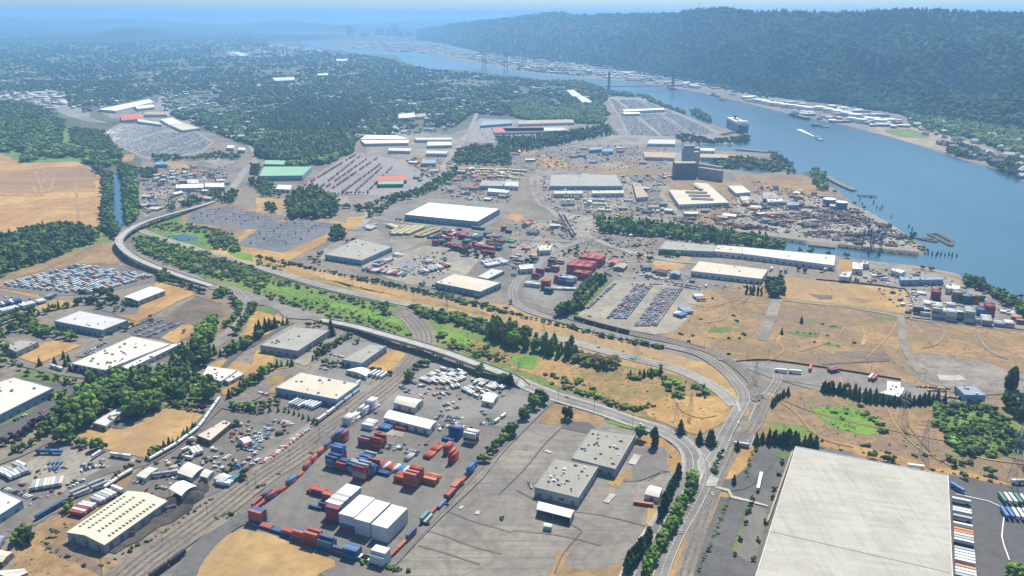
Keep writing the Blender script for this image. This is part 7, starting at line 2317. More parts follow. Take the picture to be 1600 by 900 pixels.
rows(15, (1105, 618, 1260, 632), 'trailers in the lower right truck rank', cols=['white', 'white', 'blue'], kind='trailer', gap=4, prob=1)
vline(15, (1175, 470, 1260, 470), 5, 'white trailers at the right picture edge', ['white'])
vline(15, (690, 400, 770, 410), 14.5, 'white trailers behind the enormous roof', ['white'])
vline(15, (885, 500, 905, 512), 9, 'blue truck at the warehouse yard gate', ['blue'])
vline(14, (1155, 490, 1166, 440), 14, 'white truck on the warehouse road', ['white'])
vline(14, (1075, 296, 1100, 300), 9, 'grey lorry beside the conifers at the crossing', ['grey'])
rows(13, (178, 96, 235, 112, 245, 100, 300, 118), 'trailers backed to the cream-roofed warehouse', cols=WH, kind='trailer', gap=4, prob=1)
vline(13, (310, 170, 370, 125, 440, 70, 492, 30), 16, 'long white trailers along the street beside the tracks', ['white', 'cream', 'grey'])
vline(9, (560, 880, 650, 800), 14, 'long white trailers along the street beside the tracks', ['white', 'cream'])
# equipment yard
rows(9, (1040, 785, 1190, 705, 1075, 798, 1250, 715, 1120, 800, 1290, 722, 1165, 802, 1320, 735, 1215, 805, 1345, 748, 1360, 780, 1570, 838, 1375, 800, 1560, 856, 1300, 850, 1400, 815, 1320, 872, 1440, 828, 1360, 890, 1480, 845, 1420, 895, 1520, 860, 1210, 830, 1290, 815),
     'white trailers in the equipment yard', cols=['white', 'white', 'grey', 'cream'], kind='trailer', gap=3.3, prob=.72)
rows(9, (900, 820, 1020, 740, 920, 860, 980, 830, 1020, 820, 1080, 810, 1130, 830, 1220, 840, 1120, 870, 1180, 860), 'machines and pickups in the equipment yard', cols=['black', 'grey', 'rust red', 'white', 'navy blue'], prob=.6)
rows(13, (670, 10, 720, 50, 740, 0, 800, 20, 860, 70, 900, 40, 870, 110, 950, 85, 870, 130, 970, 110, 850, 150, 990, 170, 840, 165, 960, 185, 1060, 130, 1110, 190, 1040, 190, 1130, 190), 'machines and pickups in the equipment yard',
     cols=['black', 'grey', 'green', 'navy blue', 'white'], prob=.75)
vline(13, (1130, 180, 1170, 150), 12, 'white trailers at the right end of the equipment yard', ['white'])
rows(13, (590, 290, 780, 330, 600, 300, 770, 340), 'dark chassis parked on the terminal', cols=['black', 'grey', 'black'], prob=.6)
rows(13, (820, 200, 1060, 210, 560, 110, 600, 100, 560, 140, 600, 120, 770, 240, 830, 245), 'trucks round the white sheds', cols=['black', 'rust red', 'grey', 'white'], prob=.5, gap=4)
# left park
lot(8, (0, 185, 500, 55, 1000, 130, 560, 250), 13, 'white campers and trailers in the packed park by the viaduct', cols=['white', 'white', 'white', 'grey', 'white', 'cream', 'rust red'], kind='camper', gap=3.6, prob=.72) if False else None
for r_ in range(14):
    t_ = (r_ + .5) / 14
    q = (0 + 560 * t_, 182 + 62 * t_, 500 + 480 * t_, 55 + 72 * t_)
    rows(8, q, 'campers and trailers in the packed park by the viaduct', cols=['white', 'white', 'white', 'grey', 'white', 'cream', 'white', 'rust red', 'blue'], kind='trailer', gap=4.3, prob=.66)
rows(8, (790, 460, 935, 402, 850, 478, 1030, 402, 870, 500, 1090, 415, 930, 508, 1140, 420), 'cars in the dark car park by the bare earth', prob=.75)
rows(8, (480, 640, 700, 530, 520, 640, 640, 590), 'cars beside the long white-roofed warehouse', prob=.6)
rows(8, (15, 355, 290, 285), 'white vans in the diagonal line at the left', cols=['white'], kind='trailer', gap=3.6, prob=.95)
rows(8, (20, 312, 150, 285, 290, 262, 350, 265), 'white trucks at the left edge yard', cols=['white', 'navy blue', 'grey'], kind='trailer', gap=3.6, prob=.9)
vline(8, (340, 705, 400, 725), 9, 'white truck beside the brown square field', ['white'])
rows(12, (60, 180, 200, 110, 190, 140, 260, 100), 'cars before the left white-roofed warehouse', prob=.45)
rows(9, (20, 860, 110, 880, 380, 700, 470, 720, 470, 620, 560, 640, 600, 550, 640, 560), 'cars by the middle warehouses', prob=.5)
rows(9, (730, 745, 840, 770), 'white trucks beside the ribbed tent', cols=['white'], kind='trailer', gap=5, prob=.9)
vline(14, (345, 495, 395, 430), 6, 'trucks along the old factory wall', ['grey', 'black', 'navy blue'], 'car')
vline(14, (80, 470, 95, 500), 6, 'trucks left of the old factory', ['navy blue', 'grey'], 'car')
# cars on the roads
for i_, c_ in ((14, (250, 70, 640, 205)), (14, (760, 250, 870, 560)), (9, (650, 445, 1580, 745)), (8, (1400, 210, 1500, 250)), (10, (100, 480, 1300, 830)), (4, (760, 700, 1250, 485)), (14, (1090, 70, 960, 300)), (14, (870, 560, 740, 800))):
    for x, y, a in along(T(i_, *c_), 48, 3, 14):
        CARS.append((x, y, a, RR.choice(CC), 'cars driving on the roads'))
CARS[:] = [c for c in CARS if True]
# sandy vehicle yard
g_ = 'vehicles in the sandy yard'
lot(10, (590, 392, 775, 180, 880, 190, 720, 395), 6, g_, cols=CC + ['teal', 'rust red', 'brick red', 'blue'], prob=.8)
lot(10, (765, 440, 940, 200, 1070, 205, 905, 440), 7, g_, cols=CC + ['pink red', 'grey', 'grey'], prob=.85)
rows(10, (470, 335, 650, 170, 480, 380, 530, 385), g_, cols=['black', 'grey', 'navy blue'], prob=.8)
rows(10, (740, 180, 960, 180, 960, 160, 1200, 205, 980, 180, 1190, 215), 'cars above the sandy yard', prob=.75)
rows(10, (1150, 250, 1190, 290, 1060, 330, 1110, 370, 1030, 370, 1090, 390), 'trucks at the right edge of the sandy yard', cols=['white', 'grey', 'blue'], kind='trailer', prob=.9)
lot(10, (600, 60, 700, 30, 720, 60, 620, 110), 3, 'cars beside the pink stacks', prob=.5)
rows(11, (20, 90, 150, 110, 320, 90, 400, 110, 530, 150, 620, 160, 700, 140, 760, 170), 'trucks by the riverside yard', cols=WH + ['navy blue'], kind='trailer', prob=.4)
rows(11, (880, 175, 960, 185, 950, 170, 1050, 185), 'white trucks below the blue-grey shed', cols=['white'], kind='trailer', gap=4.5, prob=1)
vline(11, (80, 730, 190, 738), 15, 'white tanker lorries on the yard road', ['white', 'navy blue'])
rows(11, (240, 710, 300, 720, 400, 720, 440, 740, 400, 790, 600, 820, 540, 770, 600, 780, 640, 770, 700, 785), 'trucks beside the T-shaped building', cols=['rust red', 'white', 'maroon', 'black'], kind='trailer', gap=4, prob=.6)
rows(11, (930, 820, 1150, 835, 1000, 845, 1140, 850, 1090, 880, 1230, 895), 'stored vehicles right of the T-shaped building', cols=['orange', 'yellow', 'rust red', 'maroon'], prob=.85)
rows(15, (700, 15, 850, 30, 840, 65, 970, 75), 'stored vehicles right of the T-shaped building', cols=['orange', 'yellow', 'rust red', 'maroon'], prob=.85)
# trucks of the middle yards
lot(5, (890, 880, 950, 825, 1035, 850, 960, 905), 5, 'white cars in the tidy block of the middle lot', cols=WH, prob=.9)
rows(5, (740, 870, 850, 822, 1060, 850, 1110, 830, 870, 800, 920, 810, 1420, 850, 1560, 830, 1440, 870, 1590, 840), 'white trailers in the middle lots', cols=WH, kind='trailer', prob=.8)
rows(9, (680, 92, 960, 132, 1030, 112, 1215, 62, 750, 62, 850, 22), 'white and red trailers in the middle lots', cols=['white', 'rust red', 'white', 'maroon', 'white', 'teal'], kind='trailer', gap=4, prob=.9)
rows(9, (1450, 120, 1560, 110, 1540, 60, 1600, 50, 1420, 20, 1550, 40), 'trucks behind the cream-roofed warehouse', cols=WH + ['rust red'], prob=.6)
rows(5, (855, 672, 960, 622, 895, 672, 1000, 622, 940, 670, 1050, 622, 1010, 684, 1145, 632, 1030, 684, 1150, 637, 830, 615, 900, 642, 850, 660, 940, 622), 'yellow trailers in neat diagonal ranks', cols=['yellow', 'yellow', 'cream'], kind='trailer', gap=3.4, prob=1)
rows(5, (690, 630, 750, 605, 700, 640, 750, 620), 'pale trailers beside the yellow ranks', cols=['white', 'cream'], kind='trailer', gap=3.4)
rows(5, (1270, 262, 1600, 268, 1280, 278, 1600, 284, 1310, 293, 1600, 300, 1490, 306, 1600, 316), 'yellow loads in the yard above the brilliant roof', cols=['yellow', 'cream', 'yellow'], kind='trailer', gap=3.4, prob=.75)
rows(6, (0, 270, 100, 275, 0, 290, 90, 300, 0, 320, 60, 325), 'yellow loads in the yard above the brilliant roof', cols=['yellow', 'cream', 'yellow'], kind='trailer', gap=3.4, prob=.75)
rows(6, (320, 435, 430, 440, 310, 460, 400, 462, 450, 455, 600, 460, 455, 480, 600, 485, 540, 520, 630, 525, 870, 525, 930, 530), 'yellow and cream loads before the vast grey hall', cols=['yellow', 'cream', 'white', 'cream'], kind='trailer', gap=3.6, prob=.8)
for px_, sp_, pr_ in ((T(5, 1180, 290, 1400, 300, 1600, 330, 1600, 480, 1180, 440, 1150, 380), 20, .7), (T(5, 950, 190, 1150, 180, 1130, 300, 1050, 330, 960, 260), 20, .6), (T(6, 170, 290, 230, 290, 240, 470, 170, 420), 18, .6), (T(6, 250, 470, 700, 440, 700, 560, 300, 520), 17, .7),
                     (T(6, 700, 300, 960, 320, 960, 560, 700, 520), 20, .5), (T(6, 1180, 470, 1600, 450, 1600, 560, 1250, 560), 18, .6), (T(6, 560, 700, 900, 720, 1000, 800, 900, 830, 620, 760), 18, .5), (T(6, 0, 560, 240, 600, 240, 680, 0, 640), 20, .5),
                     (T(4, 880, 330, 1090, 300, 1100, 440, 900, 540), 15, .8), (T(4, 1060, 280, 1420, 285, 1420, 340, 1100, 345), 15, .6), (T(4, 1000, 230, 1420, 240, 1400, 270, 1000, 270), 24, .5), (T(4, 1330, 130, 1560, 150, 1480, 200, 1320, 200), 24, .5),
                     (T(0, 640, 740, 900, 690, 900, 760, 700, 800), 26, .5), (T(0, 0, 600, 400, 610, 400, 680, 0, 660), 26, .5), (T(10, 620, 130, 1180, 140, 1560, 210, 1450, 230, 1200, 230, 900, 165), 16, .4), (T(11, 560, 90, 800, 110, 860, 200, 600, 160), 18, .4),
                     (T(2, 1100, 620, 1300, 600, 1400, 640, 1200, 650), 30, 0), (T(12, 840, 300, 1000, 290, 1000, 360, 860, 360), 8, .5), (T(12, 1080, 230, 1200, 230, 1190, 320, 1080, 340), 9, .5), (T(8, 0, 215, 140, 240, 330, 275, 250, 300, 0, 300), 14, .4),
                     (T(15, 1110, 330, 1120, 330, 1110, 340), 30, 0), (T(1, 1400, 800, 1900, 770, 1800, 880, 1380, 880), 22, .5), (T(9, 1440, 60, 1600, 0, 1650, 100, 1560, 200), 14, .5)):
    for x, y in fill(px_, sp_):
        if RR.random() < pr_ and free(x, y, 3):
            (TRAIL if RR.random() < .45 else CARS).append((x, y, RR.choice((ANG_A, ANG_B)) + RR.uniform(-.3, .3), RR.choice(WH + ['navy blue', 'rust red', 'grey', 'yellow', 'cream']), 'trucks and cars scattered through the farther yards'))
for px_, sx_, sy_ in ((T(0, 660, 830, 760, 785, 900, 785, 1190, 812, 1320, 895, 1240, 950, 940, 990, 720, 900), 4.2, 10), (T(2, 610, 620, 820, 628, 950, 685, 1090, 740, 1290, 838, 1000, 855, 740, 845, 670, 720), 4.2, 10)):
    P_2 = [(p.x, p.y) for p in PW(px_)]
    xs_, ys_ = [p[0] for p in P_2], [p[1] for p in P_2]
    for iy in range(int((max(ys_) - min(ys_)) / sy_)):
        for ix in range(int((max(xs_) - min(xs_)) / sx_)):
            x, y = min(xs_) + ix * sx_ + (ix // 22) * 6, min(ys_) + iy * sy_
            if ix % 24 < 22 and RR.random() < .62 and in_poly(x, y, P_2) and free(x, y, 0):
                CARS.append((x, y, math.pi / 2, RR.choice(['white', 'white', 'grey', 'black', 'navy blue', 'white', 'grey']), 'new cars'))
                CARS.append((x, y + 4.9, math.pi / 2, RR.choice(['white', 'grey', 'black', 'grey', 'white']), 'new cars'))


def car_mb():
    m = MB()
    m.box(0, 0, .35, .95, 4.6, 1.85, 0, 0)
    k = len(m.v)
    for z, x0, x1, w_ in ((.95, -1.9, 1.0, .88), (1.48, -1.5, .35, .72)):
        m.v += [(x0, -w_, z), (x1, -w_, z), (x1, w_, z), (x0, w_, z)]
    for f in ((0, 1, 5, 4), (1, 2, 6, 5), (2, 3, 7, 6), (3, 0, 4, 7)):
        m.f.append(tuple(k + q for q in f))
        m.m.append(1)
    m.f.append((k + 4, k + 5, k + 6, k + 7))
    m.m.append(0)
    for x in (-1.4, 1.4):
        for y in (-.85, .85):
            m.box(x, y, 0, .66, .66, .22, 0, 2)
    return m


def trailer_mb():
    m = MB()
    m.box(0, 0, 1.2, 4.0, 13.4, 2.5, 0, 0)
    m.box(0, 0, .95, 1.2, 13.0, 1.4, 0, 1)
    return m


cmb, tmb = car_mb(), trailer_mb()


def small(grp):
    return .62 if 'equipment yard' in grp or 'campers' in grp or 'farther' in grp else 1.0

carme, trme = {}, {}
wb = MB()
wb.box(-4.6, 0, .0, .93, 2.4, 2.2, taper=.9)
wheel_me = wb.mesh('wheel_bogie', ['rubber'])


def place(reg, mb, kind, lim, zoff, stuffname, stufflabel, cat):
    reg = [c for c in reg if c[1] > 430]
    reg.sort(key=lambda c: math.hypot(c[0], c[1]))
    ind, rest = [], []
    seen = set()
    for c in reg:
        cell = (round(c[0] / 2.0), round(c[1] / 2.0))
        if cell in seen:
            continue
        seen.add(cell)
        (ind if len(ind) < lim and visible(c[0], c[1]) else rest).append(c)
    for x, y, a, col, grp in ind:
        if kind == 'car':
            if col not in carme:
                carme[col] = mb.mesh('car', ['paint_' + col, 'glass_dark', 'rubber'])
            o = link('car', carme[col])
            thing(o, '%s vehicle, %s' % (col, grp), 'vehicle', grp)
        else:
            if col not in trme:
                trme[col] = mb.mesh('trailer', ['paint_' + col, 'dark_steel'])
            o = link('truck_trailer', trme[col])
            link('wheel_bogie', wheel_me, o)
            thing(o, '%s trailer, %s' % (col, grp), 'trailer', grp)
        o.location = (x, y, zoff)
        o.rotation_euler = (0, 0, a)
        if kind != 'car' and small(grp) < 1:
            o.scale = (.6, .9, .75)
    keys = sorted({c[3] for c in rest})
    prt = []
    nm = len(keys)
    for i_, k_ in enumerate(keys):
        s = [c for c in rest if c[3] == k_]
        mi = [i_ if q == 0 else nm for q in mb.m]
        prt.append((np.array(mb.v, np.float32), mb.f, mi, np.array([(c[0], c[1], zoff) for c in s]), np.array([(.6, .9, .75) if kind != 'car' and small(c[4]) < 1 else (1, 1, 1) for c in s]), np.array([c[2] for c in s])))
    stuff_mesh(stuffname, prt, ['paint_' + k_ for k_ in keys] + ['glass_dark'], stufflabel, cat)


place(CARS, cmb, 'car', 300, .75, 'parked_cars', 'rows upon rows of cars parked in the distant lots', 'cars')
place(TRAIL, tmb, 'trailer', 300, .75, 'parked_trailers', 'box trailers and trucks crowding the farther yards', 'trailers')

# ------------------------------------------------------------------ railway cars
tank_cars = 'white tank cars in the long train beside the golden field'
vline(12, (520, 480, 580, 440, 660, 398), 16.5, 'white tank cars behind the vented shed', ['white'], 'rail')
vline(12, (732, 350, 850, 282), 16.5, tank_cars, ['white'], 'rail')
vline(12, (858, 272, 930, 215, 985, 140, 1020, 90), 16.5, tank_cars, ['white'], 'rail')
vline(12, (745, 890, 840, 822), 17, 'black hopper cars on the spur at the bottom', ['black'], 'rail')
vline(10, (418, 405, 600, 455, 745, 490), 17, 'black hopper cars on the curved main line', ['black'], 'rail')
for s_ in ((250, 398, 620, 172), (380, 395, 650, 180), (410, 395, 690, 200), (460, 395, 760, 190), (545, 402, 790, 222), (620, 402, 800, 240), (700, 400, 850, 250)):
    n_ = 0
    for x, y, a in along(T(5, *s_), 17):
        n_ += 1
        if RR.random() < .75:
            RCARS.append((x, y, a, RR.choice(['pink red', 'pink red', 'rust red', 'pink red', 'maroon', 'navy blue']), 'railcars in the fanned rail yard tracks'))
for s_ in ((300, 545, 385, 690), (330, 560, 400, 680)):
    for x, y, a in along(T(6, *s_), 17):
        RCARS.append((x, y, a, RR.choice(['black', 'maroon', 'grey']), 'dark railcars on the sidings left of the tree row'))
for s_ in ((1150, 640, 1600, 690),):
    for x, y, a in along(T(6, *s_), 17):
        RCARS.append((x, y, a, RR.choice(['maroon', 'rust red']), 'maroon railcars along the scrap yard'))
tk, bx = MB(), MB()
n = 12
k = 0
for z_ in (-7.2, 7.2):
    for i in range(n):
        t = 2 * math.pi * i / n
        tk.v.append((z_, 1.45 * math.cos(t), 2.6 + 1.45 * math.sin(t)))
for i in range(n):
    tk.f.append((i, (i + 1) % n, n + (i + 1) % n, n + i))
    tk.m.append(0)
tk.f += [tuple(range(n)), tuple(range(n, 2 * n))]
tk.m += [0, 0]
tk.cyl(0, 0, 3.9, 4.5, .7, 10, 0)
bx.box(0, 0, 1.15, 4.3, 15.2, 2.9, 0, 0)
bx.box(0, 0, 4.3, 4.45, 15.0, 1.0, 0, 1)
und = MB()
und.box(0, 0, .8, 1.12, 15.6, 2.2)
for x in (-5.6, -4.2, 4.2, 5.6):
    und.box(x, 0, .05, .85, .8, 1.7)
und_me = und.mesh('undercarriage', ['dark_steel'])
rme = {}
for x, y, a, col, grp in RCARS:
    kd = 'tank' if 'tank cars' in grp else 'box'
    if (kd, col) not in rme:
        rme[(kd, col)] = (tk if kd == 'tank' else bx).mesh('railcar', ['paint_' + col, 'dark_steel'])
    o = link('railcar', rme[(kd, col)])
    o.location = (x, y, 1.0)
    o.rotation_euler = (0, 0, a)
    thing(o, '%s railcar, %s' % (col, grp), 'railcar', grp)
    link('undercarriage', und_me, o)

# ------------------------------------------------------------------ river things
def hull(m, L, W, z0, z1, mi=0, bow=.22):
    pts = [(-L / 2, -W / 2 * .85), (L / 2 * (1 - bow), -W / 2), (L / 2, 0), (L / 2 * (1 - bow), W / 2), (-L / 2, W / 2 * .85)]
    m.prism(pts, z0, z1, mi)


def ship(x, y, L, W, hh, a, hullmat, topmat, label, cat='ship', name='cargo_ship', house=True, full=False):
    p = G(x, y)
    e = empty(name, (p.x, p.y, .3), a, label, cat)
    m = MB()
    hull(m, L, W, 0, hh)
    m.build('hull', [hullmat], e)
    m = MB()
    if full:
        m.box(-L * .04, 0, hh + .01, hh * 1.3, L * .86, W * .95)
        m.box(L * .3, 0, hh * 1.3 + .01, hh * 1.5, L * .09, W * .95)
        m.build('superstructure', [topmat], e)
        m = MB()
        m.box(-L * .35, W * .2, hh * 1.3 + .01, hh * 1.7, L * .05, W * .2)
        m.build('funnel', ['paint_navy blue'], e)
        for k in range(6):
            m = MB()
            m.box(L * (-.3 + k * .1), 0, hh * 1.3 + .01, hh * 1.36, L * .03, W * .5)
            m.build('deck_vent', ['steel_grey'], e)
    else:
        m.box(-L * .3, 0, hh + .01, hh * 2.2, L * .2, W * .75)
        m.box(-L * .3, 0, hh * 2.2 + .01, hh * 2.8, L * .1, W * .5)
        m.build('deckhouse', [topmat], e)
        m = MB()
        m.bar((L * .1, 0, hh), (L * .1, 0, hh * 3), W * .02)
        m.bar((-L * .3, 0, hh * 2.8), (-L * .3, 0, hh * 3.8), W * .02)
        m.build('mast', ['steel_grey'], e)
    return e


d_ = G(1166, 204) - G(1138, 190)
ship(1152, 203, 195, 34, 25, math.atan2(d_.y, d_.x), 'paint_navy blue', 'white_paint', 'big boxy car carrier ship, blue hull and white top, at the terminal quay', full=True, name='car_carrier')
d_ = G(1268, 186) - G(1232, 177)
ship(1250, 184, 150, 24, 9, math.atan2(d_.y, d_.x), 'dark_steel', 'white_paint', 'long dark tanker moored at the far bank tank farm')
ship(1118, 150, 90, 20, 6, math.atan2(d_.y, d_.x), 'dark_steel', 'white_paint', 'small dark ship moored upstream at the far bank')
ship(1050, 139, 110, 20, 7, math.atan2(d_.y, d_.x) + .1, 'wall_grey', 'wall_cream', 'grey ship moored at the far bank near the lift bridge')
d_ = G(1287, 221) - G(1272, 214)
ship(1280, 218, 52, 15, 3.2, math.atan2(d_.y, d_.x), 'wall_grey', 'white_paint', 'tug and barge under way in mid river', 'boat', 'river_tug')
ship(1276, 197, 40, 14, 5, .2, 'rust', 'white_paint', 'rust-red workboat beside the moored tanker', 'boat', 'workboat')
ship(1288, 199, 36, 12, 4, -.5, 'wall_grey', 'wall_cream', 'grey workboat right of the rust-red one', 'boat', 'workboat')
ship(1130, 157, 34, 14, 5, .3, 'wall_grey', 'white_paint', 'pale workboat at the small far-bank jetty', 'boat', 'workboat')
wk = MB()
a_, b_ = G(1272, 213), G(1248, 202)
s_ = (b_ - a_).normalized()
nn = Vector((-s_.y, s_.x, 0))
wk.poly([tuple(a_ + nn * 3 + Vector((0, 0, .45))), tuple(b_ + nn * 9 + Vector((0, 0, .45))), tuple(b_ - nn * 9 + Vector((0, 0, .45))), tuple(a_ - nn * 3 + Vector((0, 0, .45)))])
o = wk.build('wake', ['foam'] if 'foam' in MATS else ['road_paint'])
o['kind'] = 'structure'


def wharf(i, pts, width, z, mat, label, cat='wharf', name='wharf', piles=True, step=14):
    c = catmull([Vector((p.x, p.y, 0)) for p in PW(T(i, *pts))], 4)
    org = c[0].copy()
    e = empty(name, org, 0, label, cat)
    m = MB()
    for a, b in zip(c[:-1], c[1:]):
        d = (b - a).normalized()
        nn = Vector((-d.y, d.x, 0)) * width / 2
        q = ccw([((a - nn) - org), ((b - nn) - org), ((b + nn) - org), ((a + nn) - org)])
        m.prism([(p.x, p.y) for p in q], z - 1.0, z, 0, bottom=True)
    m.build('deck', [mat], e)
    m = MB()
    for x, y, a in along(T(i, *pts), step):
        for s in (-.42, .42):
            X, Y = x - org.x - math.sin(a) * width * s, y - org.y + math.cos(a) * width * s
            m.box(X, Y, -1, z - 1.0, 1.0, 1.0)
    m.build('piles', ['timber'], e)


wharf(7, (370, 310, 440, 350, 540, 395), 16, 3.5, 'concrete_dark', 'long dark timber pier off the wooded point')
wharf(7, (560, 425, 680, 432), 8, 3, 'timber', 'broken old pier beyond the long dark one')
wharf(7, (0, 150, 60, 155), 22, 4, 'timber', 'dark pier end below the quay trees')
wharf(6, (1400, 135, 1600, 155), 22, 4, 'concrete_dark', 'dark pier along the inlet mouth')
wharf(7, (0, 690, 240, 722), 10, 4, 'timber', 'upstream part of the dark scrap yard quay')
wharf(7, (255, 735, 420, 752), 12, 3, 'concrete_dark', 'dark barge-like quay section below the scrap yard')
wharf(7, (440, 742, 600, 762, 940, 796), 13, 4.5, 'timber', 'longest dark quay at the tip of the scrap yard')
wharf(2, (1310, 845, 1420, 825, 1470, 850), 14, 4, 'timber', 'wharf where the car carrier is moored')
for k_, (x, y) in enumerate(T(7, 575, 450, 590, 480, 660, 470, 680, 500, 700, 510, 715, 500, 770, 560, 880, 620, 900, 640, 980, 790, 1000, 792, 1025, 795, 1050, 800, 1060, 790, 1080, 797, 1105, 800, 1130, 797, 1150, 802, 1180, 803, 640, 440)):
    p = G(x, y)
    m = MB()
    for j in range(3):
        m.bar((j * 1.3 - 1.3, (j % 2) * 1.4, -1), (0, .4, 5 + (k_ % 3)), .55, 6)
    o = m.build('piling', ['timber'])
    o.location = (p.x, p.y, 0)
    thing(o, 'dark timber piling cluster standing in the river off the scrap yard', 'piling', 'timber pilings in the river')
for q_, lb_ in (((935, 690, 1040, 700, 1050, 715, 960, 700), 'smaller dark floating dock near the scrap yard tip'), ((1005, 668, 1050, 662, 1155, 715, 1145, 740), 'larger dark floating dock frame near the scrap yard tip')):
    P4 = PW(T(7, *q_))
    org = P4[0].copy()
    e = empty('floating_dock', org, 0, lb_, 'floating dock')
    for a, b in zip(P4, P4[1:] + P4[:1]):
        d = (b - a).normalized()
        nn = Vector((-d.y, d.x, 0)) * 3.5
        m = MB()
        q = ccw([a - nn - org, b - nn - org, b + nn - org, a + nn - org])
        z_ = 2.0 + P4.index(a) * .01
        m.prism([(p.x, p.y) for p in q], .1, z_, 0)
        m.build('pontoon', ['timber'], e)


def crane(x, y, h, a, label):
    p = G(x, y)
    e = empty('gantry_crane', p, a, label, 'crane')
    m = MB()
    for sx in (-9, 9):
        for sy in (-7, 7):
            m.bar((sx, sy, 0), (sx * .8, sy * .7, h * .75), .7)
        m.bar((sx, -7, h * .3), (sx * .9, 7, h * .6), .35)
        m.bar((sx, 7, h * .3), (sx * .9, -7, h * .6), .35)
    m.build('legs', ['paint_navy blue'], e)
    m = MB()
    m.box(0, 0, h * .75, h * .83, 55, 3)
    m.bar((0, 0, h * .83), (0, 0, h * 1.15), .6)
    m.bar((0, 0, h * 1.15), (26, 0, h * .83), .3)
    m.bar((0, 0, h * 1.15), (-26, 0, h * .83), .3)
    m.build('boom', ['paint_navy blue'], e)
    m = MB()
    m.box(-5, 0, h * .83 + .01, h * .95, 8, 5)
    m.build('cab', ['paint_navy blue'], e)


crane(1353, 388, 46, 1.2, 'left tall blue gantry crane on the scrap yard quay')
crane(1369, 392, 40, 1.0, 'right blue gantry crane on the scrap yard quay')

# scrap
sp = [(x, y) for x, y in fill(T(6, 960, 560, 1240, 560, 1600, 600, 1600, 640, 1200, 620, 1000, 590), 11)] + \
     [(x, y) for x, y in fill(T(7, -100, 480, 200, 470, 500, 500, 680, 590, 900, 690, 860, 740, 500, 720, 200, 660, -100, 640), 9)] + \
     [(x, y) for x, y in fill(T(6, 1180, 480, 1600, 460, 1600, 600, 1300, 560), 14)] + [(x, y) for x, y in fill(T(6, 260, 540, 400, 560, 380, 680, 300, 640), 12)]
sp = [q for q in sp if noise.noise(Vector((q[0] * .02, q[1] * .02, 5))) > -.12]
V, F = [], []
for k_ in range(7):
    add_tmpl(V, F, *ico(.5, .45, RR, .5, (RR.uniform(-.6, .6), RR.uniform(-.6, .6), .1)))
for k_ in range(10):
    mm = MB()
    mm.box(RR.uniform(-.9, .9), RR.uniform(-.9, .9), 0, RR.uniform(.15, .5), RR.uniform(.1, .5), RR.uniform(.1, .3), RR.uniform(0, 3))
    add_tmpl(V, F, mm.v, mm.f)
spa = np.array([(q[0], q[1], .3) for q in sp])
hs_ = NR.uniform(1.5, 5, len(sp)) * np.where(NR.rand(len(sp)) < .12, 3, 1)
stuff_mesh('scrap_metal', [(np.array(V, np.float32), F, [0] * len(F), spa, np.stack([hs_ * 1.3, hs_ * 1.3, hs_ * .9], 1), NR.uniform(0, 6, len(sp)))], ['scrap_mixed'],
           'rust-brown and grey scrap metal heaped all over the riverside yard', 'scrap')
for i_, (x, y, r) in enumerate(T(12, 500, 720, 560, 690, 620, 650, 700, 640, 880, 530, 830, 540, 920, 500, 780, 590) and [(500, 725, 9), (560, 690, 7), (640, 660, 8), (700, 640, 7), (885, 530, 13), (830, 548, 9), (925, 500, 10), (790, 590, 7)]):
    p = G(*T(12, x, y)[0])
    m = MB()
    n = 14
    for j, (rr, zz_) in enumerate(((1, 0), (.62, .45), (.25, .8))):
        for k in range(n):
            t = 2 * math.pi * k / n
            q = r * rr * (1 + .18 * noise.noise(Vector((math.cos(t) * 2, math.sin(t) * 2, i_))))
            m.v.append((q * math.cos(t), q * math.sin(t), r * .5 * zz_ + .6))
    for j in range(2):
        for k in range(n):
            m.f.append((j * n + k, j * n + (k + 1) % n, (j + 1) * n + (k + 1) % n, (j + 1) * n + k))
            m.m.append(0)
    m.f.append(tuple(range(2 * n, 3 * n)))
    m.m.append(0)
    o = m.build('cinder_heap', ['dark_cinder'])
    o.location = p
    thing(o, 'black heap of cinder in the dark yard beside the vented shed', 'heap', 'black heaps in the cinder yard')

# ------------------------------------------------------------------ bridges and pylons
def tower_pair(p, q, h, w_, name, label, mat, deck_z, ext=0, cable=False):
    P0, Q0 = G(*p), G(*q)
    d = (Q0 - P0)
    L = d.length
    a = math.atan2(d.y, d.x)
    e = empty(name, P0, a, label, 'bridge')
    for x in (0, L):
        m = MB()
        for s in (-w_, w_):
            m.bar((x, s, 0), (x, s * .8, h), w_ * .28)
        for z in (.3, .55, .8, .97):
            m.box(x, 0, h * z, h * z + w_ * .3, w_ * .4, w_ * 1.7)
        m.build('tower', [mat], e)
    m = MB()
    m.box(L / 2, 0, deck_z, deck_z + 4, L + ext * 2, w_ * 1.4)
    m.build('deck', [mat], e)
    if cable:
        m = MB()
        for s in (-w_ * .7, w_ * .7):
            for k in range(16):
                t0, t1 = k / 16, (k + 1) / 16
                f = lambda t: deck_z + 8 + (h - deck_z - 8) * (2 * t - 1) ** 2
                m.bar((L * t0, s, f(t0)), (L * t1, s, f(t1)), 1.2)
            m.bar((0, s, h), (-ext, s, deck_z), 1.2)
            m.bar((L, s, h), (L + ext, s, deck_z), 1.2)
        m.build('cable', [mat], e)


